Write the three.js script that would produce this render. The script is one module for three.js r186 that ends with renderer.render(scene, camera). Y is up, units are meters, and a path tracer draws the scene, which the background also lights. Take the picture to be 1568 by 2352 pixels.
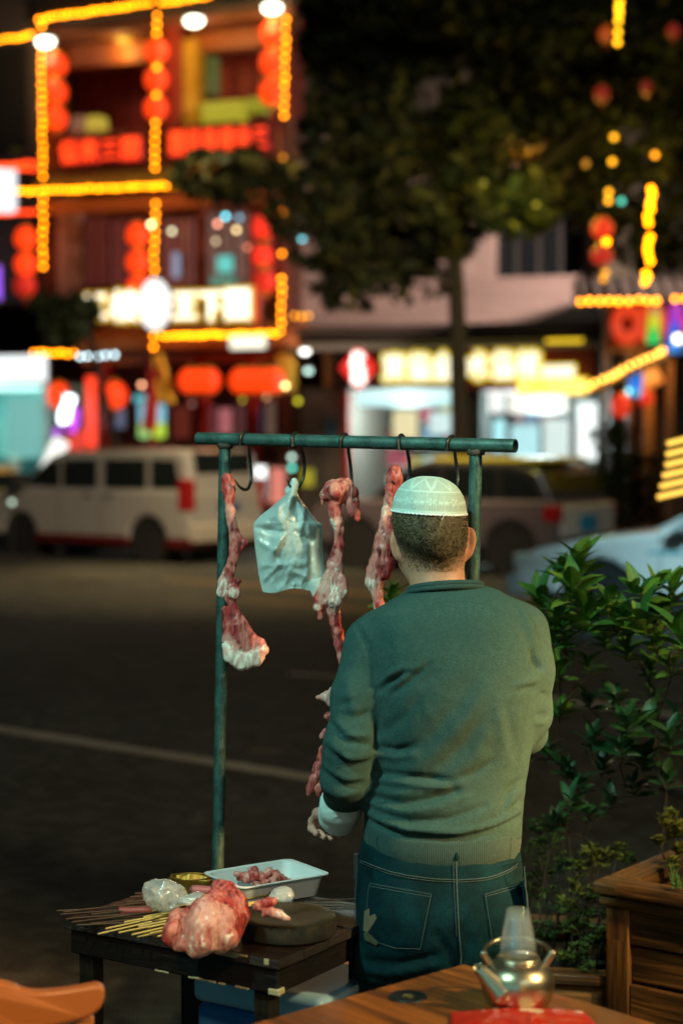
import * as THREE from 'three';
import { mergeGeometries } from 'three/addons/utils/BufferGeometryUtils.js';
import { RoundedBoxGeometry } from 'three/addons/geometries/RoundedBoxGeometry.js';

// ---------------------------------------------------------------- camera, sky, sun, lamps, exposure
const scene = new THREE.Scene();
const FPX = 4000, PITCH = Math.atan(156 / FPX), EYE = 1.8;           // focal length and pitch for a picture 1568 x 2352
const camera = new THREE.PerspectiveCamera(2 * Math.atan(1176 / FPX) * 180 / Math.PI, 682 / 1024, 0.1, 300);
camera.position.set(0, EYE, 0);
camera.rotation.set(-PITCH, 0, 0);
camera.focus = 4.04;
camera.userData.fStop = 1.85;
camera.updateMatrixWorld(true);
scene.add(camera);

{ // night sky: town glow at the horizon, blue black overhead
  const w = 64, h = 32, d = new Float32Array(w * h * 4);
  for (let y = 0; y < h; y++) for (let x = 0; x < w; x++) {
    const e = Math.max(0, (y + 0.5) / h - 0.5) * 2, k = Math.exp(-e * 4), o = (y * w + x) * 4;
    d[o] = 0.0030 + 0.012 * k; d[o + 1] = 0.0062 + 0.011 * k; d[o + 2] = 0.0075 + 0.009 * k; d[o + 3] = 1;
  }
  const t = new THREE.DataTexture(d, w, h, THREE.RGBAFormat, THREE.FloatType);
  t.mapping = THREE.EquirectangularReflectionMapping; t.magFilter = THREE.LinearFilter; t.needsUpdate = true;
  scene.background = t; scene.environment = t;
}
const sun = new THREE.DirectionalLight(new THREE.Color().setRGB(0.88, 1, 0.92), 0.25);   // the sodium glow of the street behind the camera
sun.position.set(9, 19, 14); sun.target.position.set(0, 0, -12); sun.castShadow = true; sun.shadow.radius = 40;
Object.assign(sun.shadow.camera, { left: -30, right: 30, top: 30, bottom: -30, near: 0.1, far: 90 });
scene.add(sun, sun.target);

const keyLamp = new THREE.SpotLight(new THREE.Color().setRGB(0.52, 1, 0.90), 51, 0, 0.36, 1, 2);   // cool tube lamp under the awning behind the camera
keyLamp.position.set(-1.75, 4.2, -1.75); keyLamp.target.position.set(0.10, 1.62, -3.9); keyLamp.castShadow = true; keyLamp.shadow.radius = 6;
scene.add(keyLamp, keyLamp.target);
const warmLamp = new THREE.SpotLight(new THREE.Color().setRGB(1, 0.80, 0.40), 32, 0, 0.95, 0.8, 2);   // warm bulb under the awning, to the right
warmLamp.position.set(2.5, 2.8, -2.5); warmLamp.target.position.set(0.75, 0.95, -4.0); warmLamp.castShadow = true; warmLamp.shadow.radius = 5;
scene.add(warmLamp, warmLamp.target);

// two street lamps above the road: a sodium one for the far lane and the shop fronts, a cool one over the near lane (their poles stand outside the picture)
const STREET_LAMPS = [[[2.6, 6.9, -13], [1, 0.72, 0.44], 500, 5.4, [-2.4, 1.0, -29.5], 0.40], [[6.4, 6.5, -9], [0.52, 0.92, 1], 560, 7.5, [4.6, 0.9, -16.6], 0.27], [[7.0, 5.5, -28.2], [1, 0.78, 0.66], 480, 8.4, [1.2, 5.5, -34.6], 0.70], [[-3.3, 8.8, -24.2], [1, 0.74, 0.36], 270, -7.2, [-1.4, 0, -23.0], 0.56]];
for (const [p, c, i, , t, w] of STREET_LAMPS) { const l = new THREE.SpotLight(new THREE.Color().setRGB(...c), i, 0, w, 0.85, 2); l.position.set(...p); l.target.position.set(...t); l.castShadow = true; l.shadow.radius = 12; scene.add(l, l.target); }

const sideLamp = new THREE.SpotLight(new THREE.Color().setRGB(1, 0.48, 0.18), 190, 0, 0.17, 1, 2);   // amber bulb on the same pole, level with the person's right shoulder
sideLamp.position.set(2.95, 2.1, -2.35); sideLamp.target.position.set(0.86, 1.2, -3.8); sideLamp.castShadow = true; sideLamp.shadow.radius = 5;
scene.add(sideLamp, sideLamp.target);
const tableLamp = new THREE.SpotLight(new THREE.Color().setRGB(1, 0.62, 0.28), 15, 0, 0.26, 0.9, 2);   // warm bulb over the nearest chair
tableLamp.position.set(-0.75, 2.7, -0.9); tableLamp.target.position.set(-0.56, 0.8, -3.0); tableLamp.castShadow = true; tableLamp.shadow.radius = 4;
scene.add(tableLamp, tableLamp.target);
const renderer = new THREE.WebGLRenderer({ antialias: true });
renderer.setSize(682, 1024);
renderer.toneMapping = THREE.LinearToneMapping;
renderer.toneMappingExposure = 1.0;
renderer.shadowMap.enabled = true;

// ---------------------------------------------------------------- helpers
let seed = 12345;
const rnd = () => { seed = (seed * 1664525 + 1013904223) >>> 0; return seed / 4294967296; };
const rr = (a, b) => a + (b - a) * rnd();
const V = (x, y, z) => new THREE.Vector3(x, y, z);
const clamp = (x, a = 0, b = 1) => Math.min(b, Math.max(a, x));
const lerp = (a, b, t) => a + (b - a) * t;
const sstep = (a, b, x) => { const t = clamp((x - a) / (b - a)); return t * t * (3 - 2 * t); };
const hash = (x, y, z) => { let h = Math.imul(x, 374761393) ^ Math.imul(y, 668265263) ^ Math.imul(z, 2147483647); h = Math.imul(h ^ (h >>> 13), 1274126177); h ^= h >>> 16; return (h >>> 0) / 4294967296; };
function noise(x, y, z) {
  const X = Math.floor(x), Y = Math.floor(y), Z = Math.floor(z), f = (t) => t * t * (3 - 2 * t), u = f(x - X), v = f(y - Y), w = f(z - Z);
  return lerp(lerp(lerp(hash(X, Y, Z), hash(X + 1, Y, Z), u), lerp(hash(X, Y + 1, Z), hash(X + 1, Y + 1, Z), u), v),
    lerp(lerp(hash(X, Y, Z + 1), hash(X + 1, Y, Z + 1), u), lerp(hash(X, Y + 1, Z + 1), hash(X + 1, Y + 1, Z + 1), u), v), w);
}
const fbm = (x, y, z, n = 4) => { let s = 0, a = 0.5, t = 0; for (let i = 0; i < n; i++) { s += a * noise(x, y, z); t += a; a *= 0.5; x = x * 2.03 + 11.3; y = y * 2.03 + 7.1; z = z * 2.03 + 3.7; } return s / t; };
const ridge = (x, y, z, n = 3) => { let s = 0, a = 0.5, t = 0; for (let i = 0; i < n; i++) { s += a * (1 - Math.abs(2 * noise(x, y, z) - 1)); t += a; a *= 0.5; x = x * 2.1 + 5.2; y = y * 2.1 + 1.7; z = z * 2.1 + 9.4; } return s / t; };

// a point of the photograph (1568 x 2352) turned into a ray, a point at a depth, a point on a level plane
const SP = Math.sin(PITCH), CP = Math.cos(PITCH);
const ray = (px, py) => { const a = (px - 784) / FPX, b = (1176 - py) / FPX; return V(a, -SP + b * CP, -CP - b * SP); };
const W = (px, py, d) => ray(px, py).multiplyScalar(d).add(V(0, EYE, 0));
const proj = (p) => { const x = p.x, y = p.y - EYE, z = p.z, d = -z * CP - y * SP, u = y * CP - z * SP; return [784 + x / d * FPX, 1176 - u / d * FPX, d]; };
const G = (px, py, h = 0) => { const r = ray(px, py); return r.multiplyScalar((h - EYE) / r.y).add(V(0, EYE, 0)); };

const M = (rgb, rough = 0.7, metal = 0, more = {}) => { const m = new THREE.MeshPhysicalMaterial({ roughness: rough, metalness: metal, ...more }); m.color.setRGB(...rgb); return m; };
const E = (rgb, base = [0.05, 0.05, 0.05], more = {}) => { const m = M(base, 0.6, 0, more); const top = Math.max(...rgb, 1e-6); m.emissive.setRGB(rgb[0] / top, rgb[1] / top, rgb[2] / top); m.emissiveIntensity = top; return m; };
const VC = (rough, more = {}) => new THREE.MeshPhysicalMaterial({ roughness: rough, vertexColors: true, ...more });

function tex(size, f, srgb = false, rep = 1) {     // f(u, v) -> [r, g, b] or a grey value; values as stored
  const d = new Uint8Array(size * size * 4);
  for (let y = 0; y < size; y++) for (let x = 0; x < size; x++) {
    const c = f(x / size, y / size), o = (y * size + x) * 4;
    for (let k = 0; k < 3; k++) d[o + k] = 255 * clamp(Array.isArray(c) ? c[k] : c);
    d[o + 3] = 255;
  }
  const t = new THREE.DataTexture(d, size, size); t.wrapS = t.wrapT = THREE.RepeatWrapping; t.magFilter = THREE.LinearFilter; t.minFilter = THREE.LinearFilter;
  if (srgb) t.colorSpace = THREE.SRGBColorSpace;
  t.repeat.set(rep, rep); t.needsUpdate = true;
  return t;
}
// tileable fbm by blending
const tnoise = (u, v, s, n = 4, z = 0) => { const f = (a, b) => fbm(a * s, b * s, z, n); return lerp(lerp(f(u, v), f(u - 1, v), u), lerp(f(u, v - 1), f(u - 1, v - 1), u), v); };

const used = {};
const numbered = (n) => { const k = used[n] = (used[n] ?? -1) + 1; return k ? `${n}_${String(k).padStart(3, '0')}` : n; };
const shade = (o) => { o.castShadow = o.receiveShadow = true; return o; };
function tag(o, label, category, group, kind) { o.userData = { ...(label && { label }), ...(category && { category }), ...(group && { group }), ...(kind && { kind }) }; return o; }
function T(name, label, category, group, pos = V(0, 0, 0), turn = 0) { const o = new THREE.Group(); o.name = numbered(name); o.position.copy(pos); o.rotation.y = turn; scene.add(o); return tag(o, label, category, group); }
function P(parent, name, geo, mat, label) { const m = shade(new THREE.Mesh(geo, mat)); m.name = name; if (label) m.userData = { label }; parent.add(m); return m; }
function stuffPart(parent, name, geo, mat) { const m = P(parent, name, geo, mat); m.userData = { kind: 'stuff' }; return m; }
function one(name, geo, mat, label, category, group, kind) { const m = shade(new THREE.Mesh(geo, mat)); m.name = numbered(name); scene.add(m); return tag(m, label, category, group, kind); }
// a thing whose geometry was computed in the world: the group goes to the middle of its foot and the geometry is shifted back
function rooted(geos, name, label, category, group) {
  const b = new THREE.Box3();
  for (const g of geos) { g.computeBoundingBox(); b.union(g.boundingBox); }
  const p = V((b.min.x + b.max.x) / 2, b.min.y, (b.min.z + b.max.z) / 2);
  for (const g of geos) g.translate(-p.x, -p.y, -p.z);
  return T(name, label, category, group, p);
}
function oneAt(name, geo, mat, label, category, group) {
  geo.computeBoundingBox(); const b = geo.boundingBox, p = V((b.min.x + b.max.x) / 2, b.min.y, (b.min.z + b.max.z) / 2);
  geo.translate(-p.x, -p.y, -p.z);
  const m = one(name, geo, mat, label, category, group); m.position.copy(p); return m;
}
const box = (x0, x1, y0, y1, z0, z1) => new THREE.BoxGeometry(x1 - x0, y1 - y0, z1 - z0).translate((x0 + x1) / 2, (y0 + y1) / 2, (z0 + z1) / 2);
const rbox = (x0, x1, y0, y1, z0, z1, r = 0.01) => new RoundedBoxGeometry(x1 - x0, y1 - y0, z1 - z0, 2, Math.min(r, (x1 - x0) / 2.1, (y1 - y0) / 2.1, (z1 - z0) / 2.1)).translate((x0 + x1) / 2, (y0 + y1) / 2, (z0 + z1) / 2);
const merge = (gs) => mergeGeometries(gs.map((g) => { const q = g.index ? g.toNonIndexed() : g; for (const k of Object.keys(q.attributes)) if (!['position', 'normal', 'uv', 'color'].includes(k)) q.deleteAttribute(k); return q; }));
const tube = (pts, r, seg = 40, rad = 8, closed = false) => new THREE.TubeGeometry(new THREE.CatmullRomCurve3(pts, closed), seg, r, rad, closed);
function rod(a, b, ra, rb = ra, n = 10) { const d = b.clone().sub(a), g = new THREE.CylinderGeometry(rb, ra, d.length(), n); g.applyQuaternion(new THREE.Quaternion().setFromUnitVectors(V(0, 1, 0), d.clone().normalize())); return g.translate(...a.clone().add(b).multiplyScalar(0.5).toArray()); }

// ---------------------------------------------------------------- implicit surfaces meshed as surface nets
function grad(f, p, e = 0.0015) { return V(f(p.x + e, p.y, p.z) - f(p.x - e, p.y, p.z), f(p.x, p.y + e, p.z) - f(p.x, p.y - e, p.z), f(p.x, p.y, p.z + e) - f(p.x, p.y, p.z - e)).multiplyScalar(0.5 / e); }
function nets(f, lo, hi, c, { disp, color, steps = 2 } = {}) {
  const nx = Math.ceil((hi.x - lo.x) / c) + 1, ny = Math.ceil((hi.y - lo.y) / c) + 1, nz = Math.ceil((hi.z - lo.z) / c) + 1;
  const v = new Float32Array(nx * ny * nz), I = (i, j, k) => i + nx * (j + ny * k);
  // coarse pass: cells far from the surface keep the coarse value
  const s = 4;
  for (let k0 = 0; k0 < nz; k0 += s) for (let j0 = 0; j0 < ny; j0 += s) for (let i0 = 0; i0 < nx; i0 += s) {
    const m = f(lo.x + (i0 + s / 2) * c, lo.y + (j0 + s / 2) * c, lo.z + (k0 + s / 2) * c), far = Math.abs(m) > c * s * 1.6;
    for (let k = k0; k < Math.min(nz, k0 + s); k++) for (let j = j0; j < Math.min(ny, j0 + s); j++) for (let i = i0; i < Math.min(nx, i0 + s); i++)
      v[I(i, j, k)] = far ? m : f(lo.x + i * c, lo.y + j * c, lo.z + k * c);
  }
  const id = new Int32Array(nx * ny * nz).fill(-1), pos = [], idx = [];
  const off = [[0, 0, 0], [1, 0, 0], [0, 1, 0], [1, 1, 0], [0, 0, 1], [1, 0, 1], [0, 1, 1], [1, 1, 1]], ed = [[0, 1], [2, 3], [4, 5], [6, 7], [0, 2], [1, 3], [4, 6], [5, 7], [0, 4], [1, 5], [2, 6], [3, 7]];
  for (let k = 0; k < nz - 1; k++) for (let j = 0; j < ny - 1; j++) for (let i = 0; i < nx - 1; i++) {
    const q = off.map((o) => v[I(i + o[0], j + o[1], k + o[2])]);
    let n = 0, x = 0, y = 0, z = 0;
    for (const [a, b] of ed) if ((q[a] < 0) !== (q[b] < 0)) { const t = q[a] / (q[a] - q[b]), A = off[a], B = off[b]; x += lerp(A[0], B[0], t); y += lerp(A[1], B[1], t); z += lerp(A[2], B[2], t); n++; }
    if (n) { id[I(i, j, k)] = pos.length / 3; pos.push(lo.x + (i + x / n) * c, lo.y + (j + y / n) * c, lo.z + (k + z / n) * c); }
  }
  const quad = (a, b, cc, d, flip) => { if (a < 0 || b < 0 || cc < 0 || d < 0) return; flip ? idx.push(a, cc, b, a, d, cc) : idx.push(a, b, cc, a, cc, d); };
  for (let k = 1; k < nz - 1; k++) for (let j = 1; j < ny - 1; j++) for (let i = 1; i < nx - 1; i++) {
    const a = v[I(i, j, k)] < 0;
    if (a !== v[I(i + 1, j, k)] < 0) quad(id[I(i, j - 1, k - 1)], id[I(i, j, k - 1)], id[I(i, j, k)], id[I(i, j - 1, k)], !a);
    if (a !== v[I(i, j + 1, k)] < 0) quad(id[I(i - 1, j, k - 1)], id[I(i - 1, j, k)], id[I(i, j, k)], id[I(i, j, k - 1)], !a);
    if (a !== v[I(i, j, k + 1)] < 0) quad(id[I(i - 1, j - 1, k)], id[I(i, j - 1, k)], id[I(i, j, k)], id[I(i - 1, j, k)], !a);
  }
  const p = V(), uv = [], col = [];
  for (let i = 0; i < pos.length; i += 3) {
    p.set(pos[i], pos[i + 1], pos[i + 2]);
    for (let t = 0; t < steps; t++) { const g = grad(f, p), l = Math.max(0.05, g.lengthSq()); p.addScaledVector(g, -clamp(f(p.x, p.y, p.z) / l, -c, c)); }
    const n = grad(f, p).normalize();
    if (color) col.push(...color(p, n));
    if (disp) p.addScaledVector(n, disp(p, n));
    p.toArray(pos, i);
    const ax = Math.abs(n.x), ay = Math.abs(n.y), az = Math.abs(n.z);
    uv.push(...(az >= ax && az >= ay ? [p.x, p.y] : ax > ay ? [p.z, p.y] : [p.x, p.z]));
  }
  const g = new THREE.BufferGeometry();
  g.setAttribute('position', new THREE.Float32BufferAttribute(pos, 3));
  g.setAttribute('uv', new THREE.Float32BufferAttribute(uv, 2));
  if (color) g.setAttribute('color', new THREE.Float32BufferAttribute(col, 3));
  g.setIndex(idx); g.computeVertexNormals();
  return g;
}
const smin = (a, b, k) => { const h = Math.max(k - Math.abs(a - b), 0) / k; return Math.min(a, b) - h * h * k * 0.25; };
const smax = (a, b, k) => -smin(-a, -b, k);
function cap(x, y, z, a, b, ra, rb, flat = 1) {      // tapered capsule; flat below 1 thins it front to back
  const bx = b.x - a.x, by = b.y - a.y, bz = b.z - a.z, l = bx * bx + by * by + bz * bz || 1e-9;
  const h = clamp(((x - a.x) * bx + (y - a.y) * by + (z - a.z) * bz) / l), dx = x - a.x - bx * h, dy = y - a.y - by * h, dz = (z - a.z - bz * h) / flat;
  return Math.sqrt(dx * dx + dy * dy + dz * dz) - lerp(ra, rb, h);
}
const ell = (x, y, z, c, rx, ry, rz) => { const X = (x - c.x) / rx, Y = (y - c.y) / ry, Z = (z - c.z) / rz, k = Math.sqrt(X * X + Y * Y + Z * Z); return (k - 1) * Math.min(rx, ry, rz); };
const bounds = (pts, pad) => { const b = new THREE.Box3().setFromPoints(pts).expandByScalar(pad); return [b.min, b.max]; };
// first hit of the ray through a picture point with an implicit surface
function trace(f, px, py, d0 = 3.2, d1 = 4.6) { const r = ray(px, py), o = V(0, EYE, 0), p = V(); let t = d0; for (let i = 0; i < 160 && t < d1; i++) { p.copy(o).addScaledVector(r, t); const d = f(p.x, p.y, p.z); if (d < 0.0006) break; t += Math.max(0.0006, d * 0.6); } return t < d1 ? p : null; }

// a facade, a street line or a vehicle: origin on the ground, x along it (to the right and nearer), z out of it towards the camera's side
class Frame {
  constructor(o, deg) { this.o = o.clone().setY(0); this.a = deg * Math.PI / 180; this.u = V(Math.cos(this.a), 0, Math.sin(this.a)); this.n = V(-Math.sin(this.a), 0, Math.cos(this.a)); }
  hit(px, py, z = 0) { const r = ray(px, py), o = V(0, EYE, 0), t = (z - o.clone().sub(this.o).dot(this.n)) / r.dot(this.n); return o.addScaledVector(r, t); }
  loc(px, py, z = 0) { const p = this.hit(px, py, z); return [p.clone().sub(this.o).dot(this.u), p.y]; }
  at(x, y, z = 0) { return this.o.clone().addScaledVector(this.u, x).addScaledVector(this.n, z).setY(y); }
  thing(name, label, category, group, x = 0, y = 0, z = 0) { return T(name, label, category, group, this.at(x, y, z), -this.a); }
  rect(px0, py0, px1, py1, z = 0) { const m = (px0 + px1) / 2, c = (py0 + py1) / 2; return { x0: this.loc(px0, c, z)[0], x1: this.loc(px1, c, z)[0], y0: this.loc(m, py1, z)[1], y1: this.loc(m, py0, z)[1] }; }
  box(px0, py0, px1, py1, z0, z1) { const r = this.rect(px0, py0, px1, py1, z1); return box(r.x0, r.x1, Math.max(0, r.y0), r.y1, z0, z1); }
}
// ---------------------------------------------------------------- surface textures
const grainTex = tex(256, (u, v) => { const n = tnoise(u, v, 60, 2), m = tnoise(u, v, 6, 4, 3); return clamp(0.55 + 0.6 * (n - 0.5) + 0.5 * (m - 0.5)); });
const asphaltTex = tex(512, (u, v) => { const m = tnoise(u, v, 5, 5), s = tnoise(u, v, 120, 2, 7), q = tnoise(u, v, 2.2, 3, 31), k = clamp(0.29 + 0.30 * (m - 0.5) + 0.35 * (s - 0.5) + 0.32 * (q - 0.5)); return [k, k * 0.98, k * 0.92]; }, true, 0.12);
const asphaltBump = tex(256, (u, v) => tnoise(u, v, 90, 3, 4), false, 1.5);
const plasterTex = tex(256, (u, v) => { const k = 0.75 + 0.4 * (tnoise(u, v, 5, 5) - 0.5) + 0.12 * (tnoise(u, v, 60, 2, 5) - 0.5); return [k, k * 0.98, k * 0.95]; }, true, 0.35);
const woodTex = tex(512, (u, v) => { const w = tnoise(u, v, 3, 4) * 0.5, g = tnoise((u + w * 0.05) % 1, (v * 1) % 1, 4, 3, 9), l = fbm(u * 6 + w, (v + w * 0.12) * 70, 2, 4), k = 0.42 + 0.55 * (l - 0.5) + 0.5 * (g - 0.5); return [clamp(k * 1.15), clamp(k * 0.92), clamp(k * 0.7)]; }, true, 1);

// ---------------------------------------------------------------- ground
const asphalt = M([0.70, 0.72, 0.70], 0.85, 0, { specularIntensity: 0.35, map: asphaltTex, bumpMap: asphaltBump, bumpScale: 0.006 });
{
  const g = new THREE.PlaneGeometry(260, 200, 1, 1).rotateX(-Math.PI / 2).translate(0, 0, -60);
  const uv = g.attributes.uv; for (let i = 0; i < uv.count; i++) uv.setXY(i, uv.getX(i) * 260, uv.getY(i) * 200);
  one('road', g, asphalt, 'dark asphalt road with fine grain', null, null, 'structure');
}
const ROAD = new Frame(G(360, 1727), 36);
function marking(a, b, w, rgb) {            // painted line from picture point a to b on the ground
  const p = G(...a), q = G(...b), d = q.clone().sub(p), n = V(-d.z, 0, d.x).normalize().multiplyScalar(w / 2), g = new THREE.BufferGeometry();
  const N = 24, pos = [], uv = [], idx = [];
  for (let i = 0; i <= N; i++) { const c = p.clone().addScaledVector(d, i / N), j = 1 + 0.25 * (noise(i * 1.7, p.x * 3, 2) - 0.5); for (const s of [-1, 1]) { const v = c.clone().addScaledVector(n, s * j); pos.push(v.x, 0.004, v.z); uv.push(v.x, v.z); } }
  for (let i = 0; i < N; i++) idx.push(2 * i, 2 * i + 1, 2 * i + 2, 2 * i + 1, 2 * i + 3, 2 * i + 2);
  g.setAttribute('position', new THREE.Float32BufferAttribute(pos, 3)); g.setAttribute('uv', new THREE.Float32BufferAttribute(uv, 2)); g.setIndex(idx); g.computeVertexNormals();
  if (g.attributes.normal.getY(0) < 0) { g.index.array.reverse(); g.computeVertexNormals(); }
  one('road_marking', g, M(rgb, 0.8, 0, { map: plasterTex }), null, null, null, 'structure');
}
marking([-300, 1628], [1000, 1832], 0.17, [0.85, 0.78, 0.64]);
marking([664, 1548], [800, 1556], 0.13, [0.6, 0.5, 0.34]);
marking([575, 1722], [645, 1728], 0.10, [0.3, 0.25, 0.15]);
marking([1240, 1604], [1800, 1676], 0.2, [0.85, 0.76, 0.62]);
marking([380, 1330], [1100, 1385], 0.3, [0.22, 0.13, 0.02]);
marking([560, 1378], [1100, 1425], 0.3, [0.2, 0.11, 0.02]);
{ // pavement in front of the shops, with a kerb
  const f = new Frame(G(200, 1238), 34), g = box(-60, 60, 0, 0.13, -40, 0);
  const m = shade(new THREE.Mesh(g, M([0.16, 0.15, 0.13], 0.8, 0, { map: plasterTex }))); m.name = 'pavement'; m.position.copy(f.o); m.rotation.y = -f.a; scene.add(m); tag(m, 'raised pavement in front of the lit shops', null, null, 'structure');
}

// ---------------------------------------------------------------- lit things far off: bulbs, lanterns, characters
const YELLOW = E([13.5, 3.5, 0.02]), YELLOWDIM = E([2.6, 0.9, 0.02]), WHITEBULB = E([9, 8.6, 7]), CYANBULB = E([2.2, 6, 7]), REDLED = E([4.2, 0.22, 0.02]), PALE = E([5, 3.6, 1.1]);
const wire = M([0.02, 0.02, 0.02], 0.6);
const bulbGeo = new THREE.SphereGeometry(0.037, 10, 8), bulbBig = new THREE.SphereGeometry(0.075, 10, 8);
function lightString(pts, step, label, group, mat = YELLOW, geo = bulbGeo, size = 1, name = 'light_string') {   // pts in the world
  const o = T(name, label, 'string lights', group, pts[0]);
  const at = pts.map((p) => p.clone().sub(pts[0]));
  if (at.length > 1) P(o, 'cable', tube(at.length === 2 ? [at[0], at[0].clone().lerp(at[1], 0.5).add(V(0, -0.03, -0.02)), at[1]] : at, 0.008, Math.max(8, at.length * 6), 5), wire);
  for (let i = 0; i < at.length - 1 || (i === 0 && at.length === 1); i++) {
    const a = at[i], b = at[i + 1] ?? at[i], n = Math.max(1, Math.round(a.distanceTo(b) / step));
    for (let k = 0; k < n + (i === at.length - 2 ? 1 : 0); k++) { const m = P(o, 'bulb', geo, mat); m.position.copy(a).lerp(b, k / n).add(V(rr(-1, 1) * 0.015, rr(-1, 1) * 0.015, 0.02)); m.scale.setScalar(size * rr(0.9, 1.1)); }
  }
  return o;
}
function singleBulbs(list, label, group, mat, geo = bulbGeo) {      // loose bulbs on one hanging wire, world points from top to bottom
  const o = T('light_string', label, 'string lights', group, list[0]);
  if (list.length > 1) P(o, 'cable', tube(list.map((p) => p.clone().sub(list[0])), 0.008, list.length * 5, 5), wire);
  for (const p of list) P(o, 'bulb', geo, mat).position.copy(p).sub(list[0]);
  return o;
}
const lanternRed = E([1.2, 0.062, 0.003], [0.5, 0.02, 0.01]), lanternDeep = E([0.34, 0.012, 0.004], [0.5, 0.02, 0.01]), lanternGold = M([0.6, 0.35, 0.05], 0.4, 0.6);
const lanternBody = (() => { const g = new THREE.SphereGeometry(1, 24, 14); const p = g.attributes.position; for (let i = 0; i < p.count; i++) { const a = Math.atan2(p.getZ(i), p.getX(i)), k = 1 + 0.02 * Math.cos(a * 12); p.setXYZ(i, p.getX(i) * k, p.getY(i) * 0.98, p.getZ(i) * k); } g.computeVertexNormals(); return g; })();
const lanternCap = new THREE.CylinderGeometry(0.42, 0.5, 0.22, 16), lanternTassel = new THREE.CylinderGeometry(0.10, 0.22, 0.5, 8);
function lantern(p, r, label, group, mat = lanternRed, sy = 1.08, d = 0) {
  const o = T('red_lantern', label, 'lantern', group, p.clone().add(V(0, -r * sy, 0)));
  const b = P(o, 'lantern_shade', lanternBody, mat); b.scale.set(r, r * sy, r); b.position.y = r * sy;
  const c = P(o, 'cap', lanternCap, lanternGold); c.scale.setScalar(r); c.position.y = 2 * r * sy;
  const e = P(o, 'cap', lanternCap, lanternGold); e.scale.set(r, -r, r); e.position.y = 0.02 * r;
  const t = P(o, 'tassel', lanternTassel, M([0.4, 0.03, 0.01], 0.9)); t.scale.setScalar(r); t.position.y = -0.36 * r;
  return o;
}
// characters as strokes in a unit square: [x0, y0, x1, y1]
const GLYPH = {
  three: [[0.16, 0.86, 0.84, 0.86], [0.22, 0.55, 0.78, 0.55], [0.04, 0.14, 0.96, 0.14]],
  king: [[0.08, 0.88, 0.92, 0.88], [0.16, 0.52, 0.84, 0.52], [0.04, 0.1, 0.96, 0.1], [0.5, 0.88, 0.5, 0.1]],
  under: [[0.02, 0.88, 0.98, 0.88], [0.48, 0.88, 0.48, 0.0], [0.5, 0.62, 0.8, 0.4]],
  tower: [[0.04, 0.7, 0.4, 0.7], [0.22, 0.98, 0.22, 0.02], [0.22, 0.62, 0.03, 0.3], [0.22, 0.62, 0.4, 0.42], [0.48, 0.86, 0.98, 0.86], [0.73, 0.98, 0.73, 0.55], [0.52, 0.6, 0.7, 0.82], [0.95, 0.6, 0.76, 0.82], [0.46, 0.38, 0.98, 0.38], [0.66, 0.52, 0.5, 0.04], [0.86, 0.38, 0.52, 0.02], [0.56, 0.22, 0.96, 0.02]],
  gate: [[0.06, 0.95, 0.06, 0.02], [0.06, 0.95, 0.42, 0.95], [0.42, 0.95, 0.42, 0.68], [0.06, 0.68, 0.42, 0.68], [0.58, 0.95, 0.94, 0.95], [0.58, 0.95, 0.58, 0.68], [0.58, 0.68, 0.94, 0.68], [0.94, 0.95, 0.94, 0.02], [0.06, 0.82, 0.42, 0.82], [0.58, 0.82, 0.94, 0.82], [0.28, 0.56, 0.72, 0.56], [0.3, 0.5, 0.7, 0.32], [0.7, 0.5, 0.3, 0.32], [0.32, 0.24, 0.68, 0.24], [0.32, 0.24, 0.32, 0.05], [0.68, 0.24, 0.68, 0.05], [0.32, 0.05, 0.68, 0.05]],
  dense: [[0.05, 0.9, 0.95, 0.9], [0.5, 0.98, 0.5, 0.02], [0.15, 0.72, 0.85, 0.72], [0.15, 0.72, 0.15, 0.4], [0.85, 0.72, 0.85, 0.4], [0.15, 0.56, 0.85, 0.56], [0.15, 0.4, 0.85, 0.4], [0.45, 0.38, 0.05, 0.04], [0.55, 0.38, 0.95, 0.04]],
  water: [[0.5, 0.98, 0.5, 0.02], [0.08, 0.7, 0.38, 0.7], [0.38, 0.7, 0.08, 0.2], [0.88, 0.82, 0.6, 0.58], [0.58, 0.6, 0.95, 0.12], [0.1, 0.5, 0.4, 0.5]],
  roof: [[0.5, 0.98, 0.05, 0.62], [0.5, 0.98, 0.95, 0.62], [0.3, 0.62, 0.7, 0.62], [0.1, 0.42, 0.9, 0.42], [0.5, 0.62, 0.5, 0.04], [0.2, 0.3, 0.32, 0.1], [0.8, 0.3, 0.68, 0.1], [0.06, 0.04, 0.94, 0.04]],
  left: [[0.3, 0.98, 0.05, 0.6], [0.2, 0.72, 0.2, 0.02], [0.42, 0.85, 0.96, 0.85], [0.68, 0.98, 0.68, 0.5], [0.42, 0.5, 0.96, 0.5], [0.44, 0.36, 0.94, 0.36], [0.44, 0.36, 0.44, 0.04], [0.94, 0.36, 0.94, 0.04], [0.44, 0.04, 0.94, 0.04], [0.44, 0.2, 0.94, 0.2]],
};
function strokes(list, w, h, t, depth, z) {
  return merge(list.map(([x0, y0, x1, y1]) => { const a = V((x0 - 0.5) * w, (y0 - 0.5) * h, 0), b = V((x1 - 0.5) * w, (y1 - 0.5) * h, 0), l = a.distanceTo(b) + t * 0.9, g = new THREE.BoxGeometry(l, t, depth); g.rotateZ(Math.atan2(b.y - a.y, b.x - a.x)); return g.translate((a.x + b.x) / 2, (a.y + b.y) / 2, z); }));
}
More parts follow.
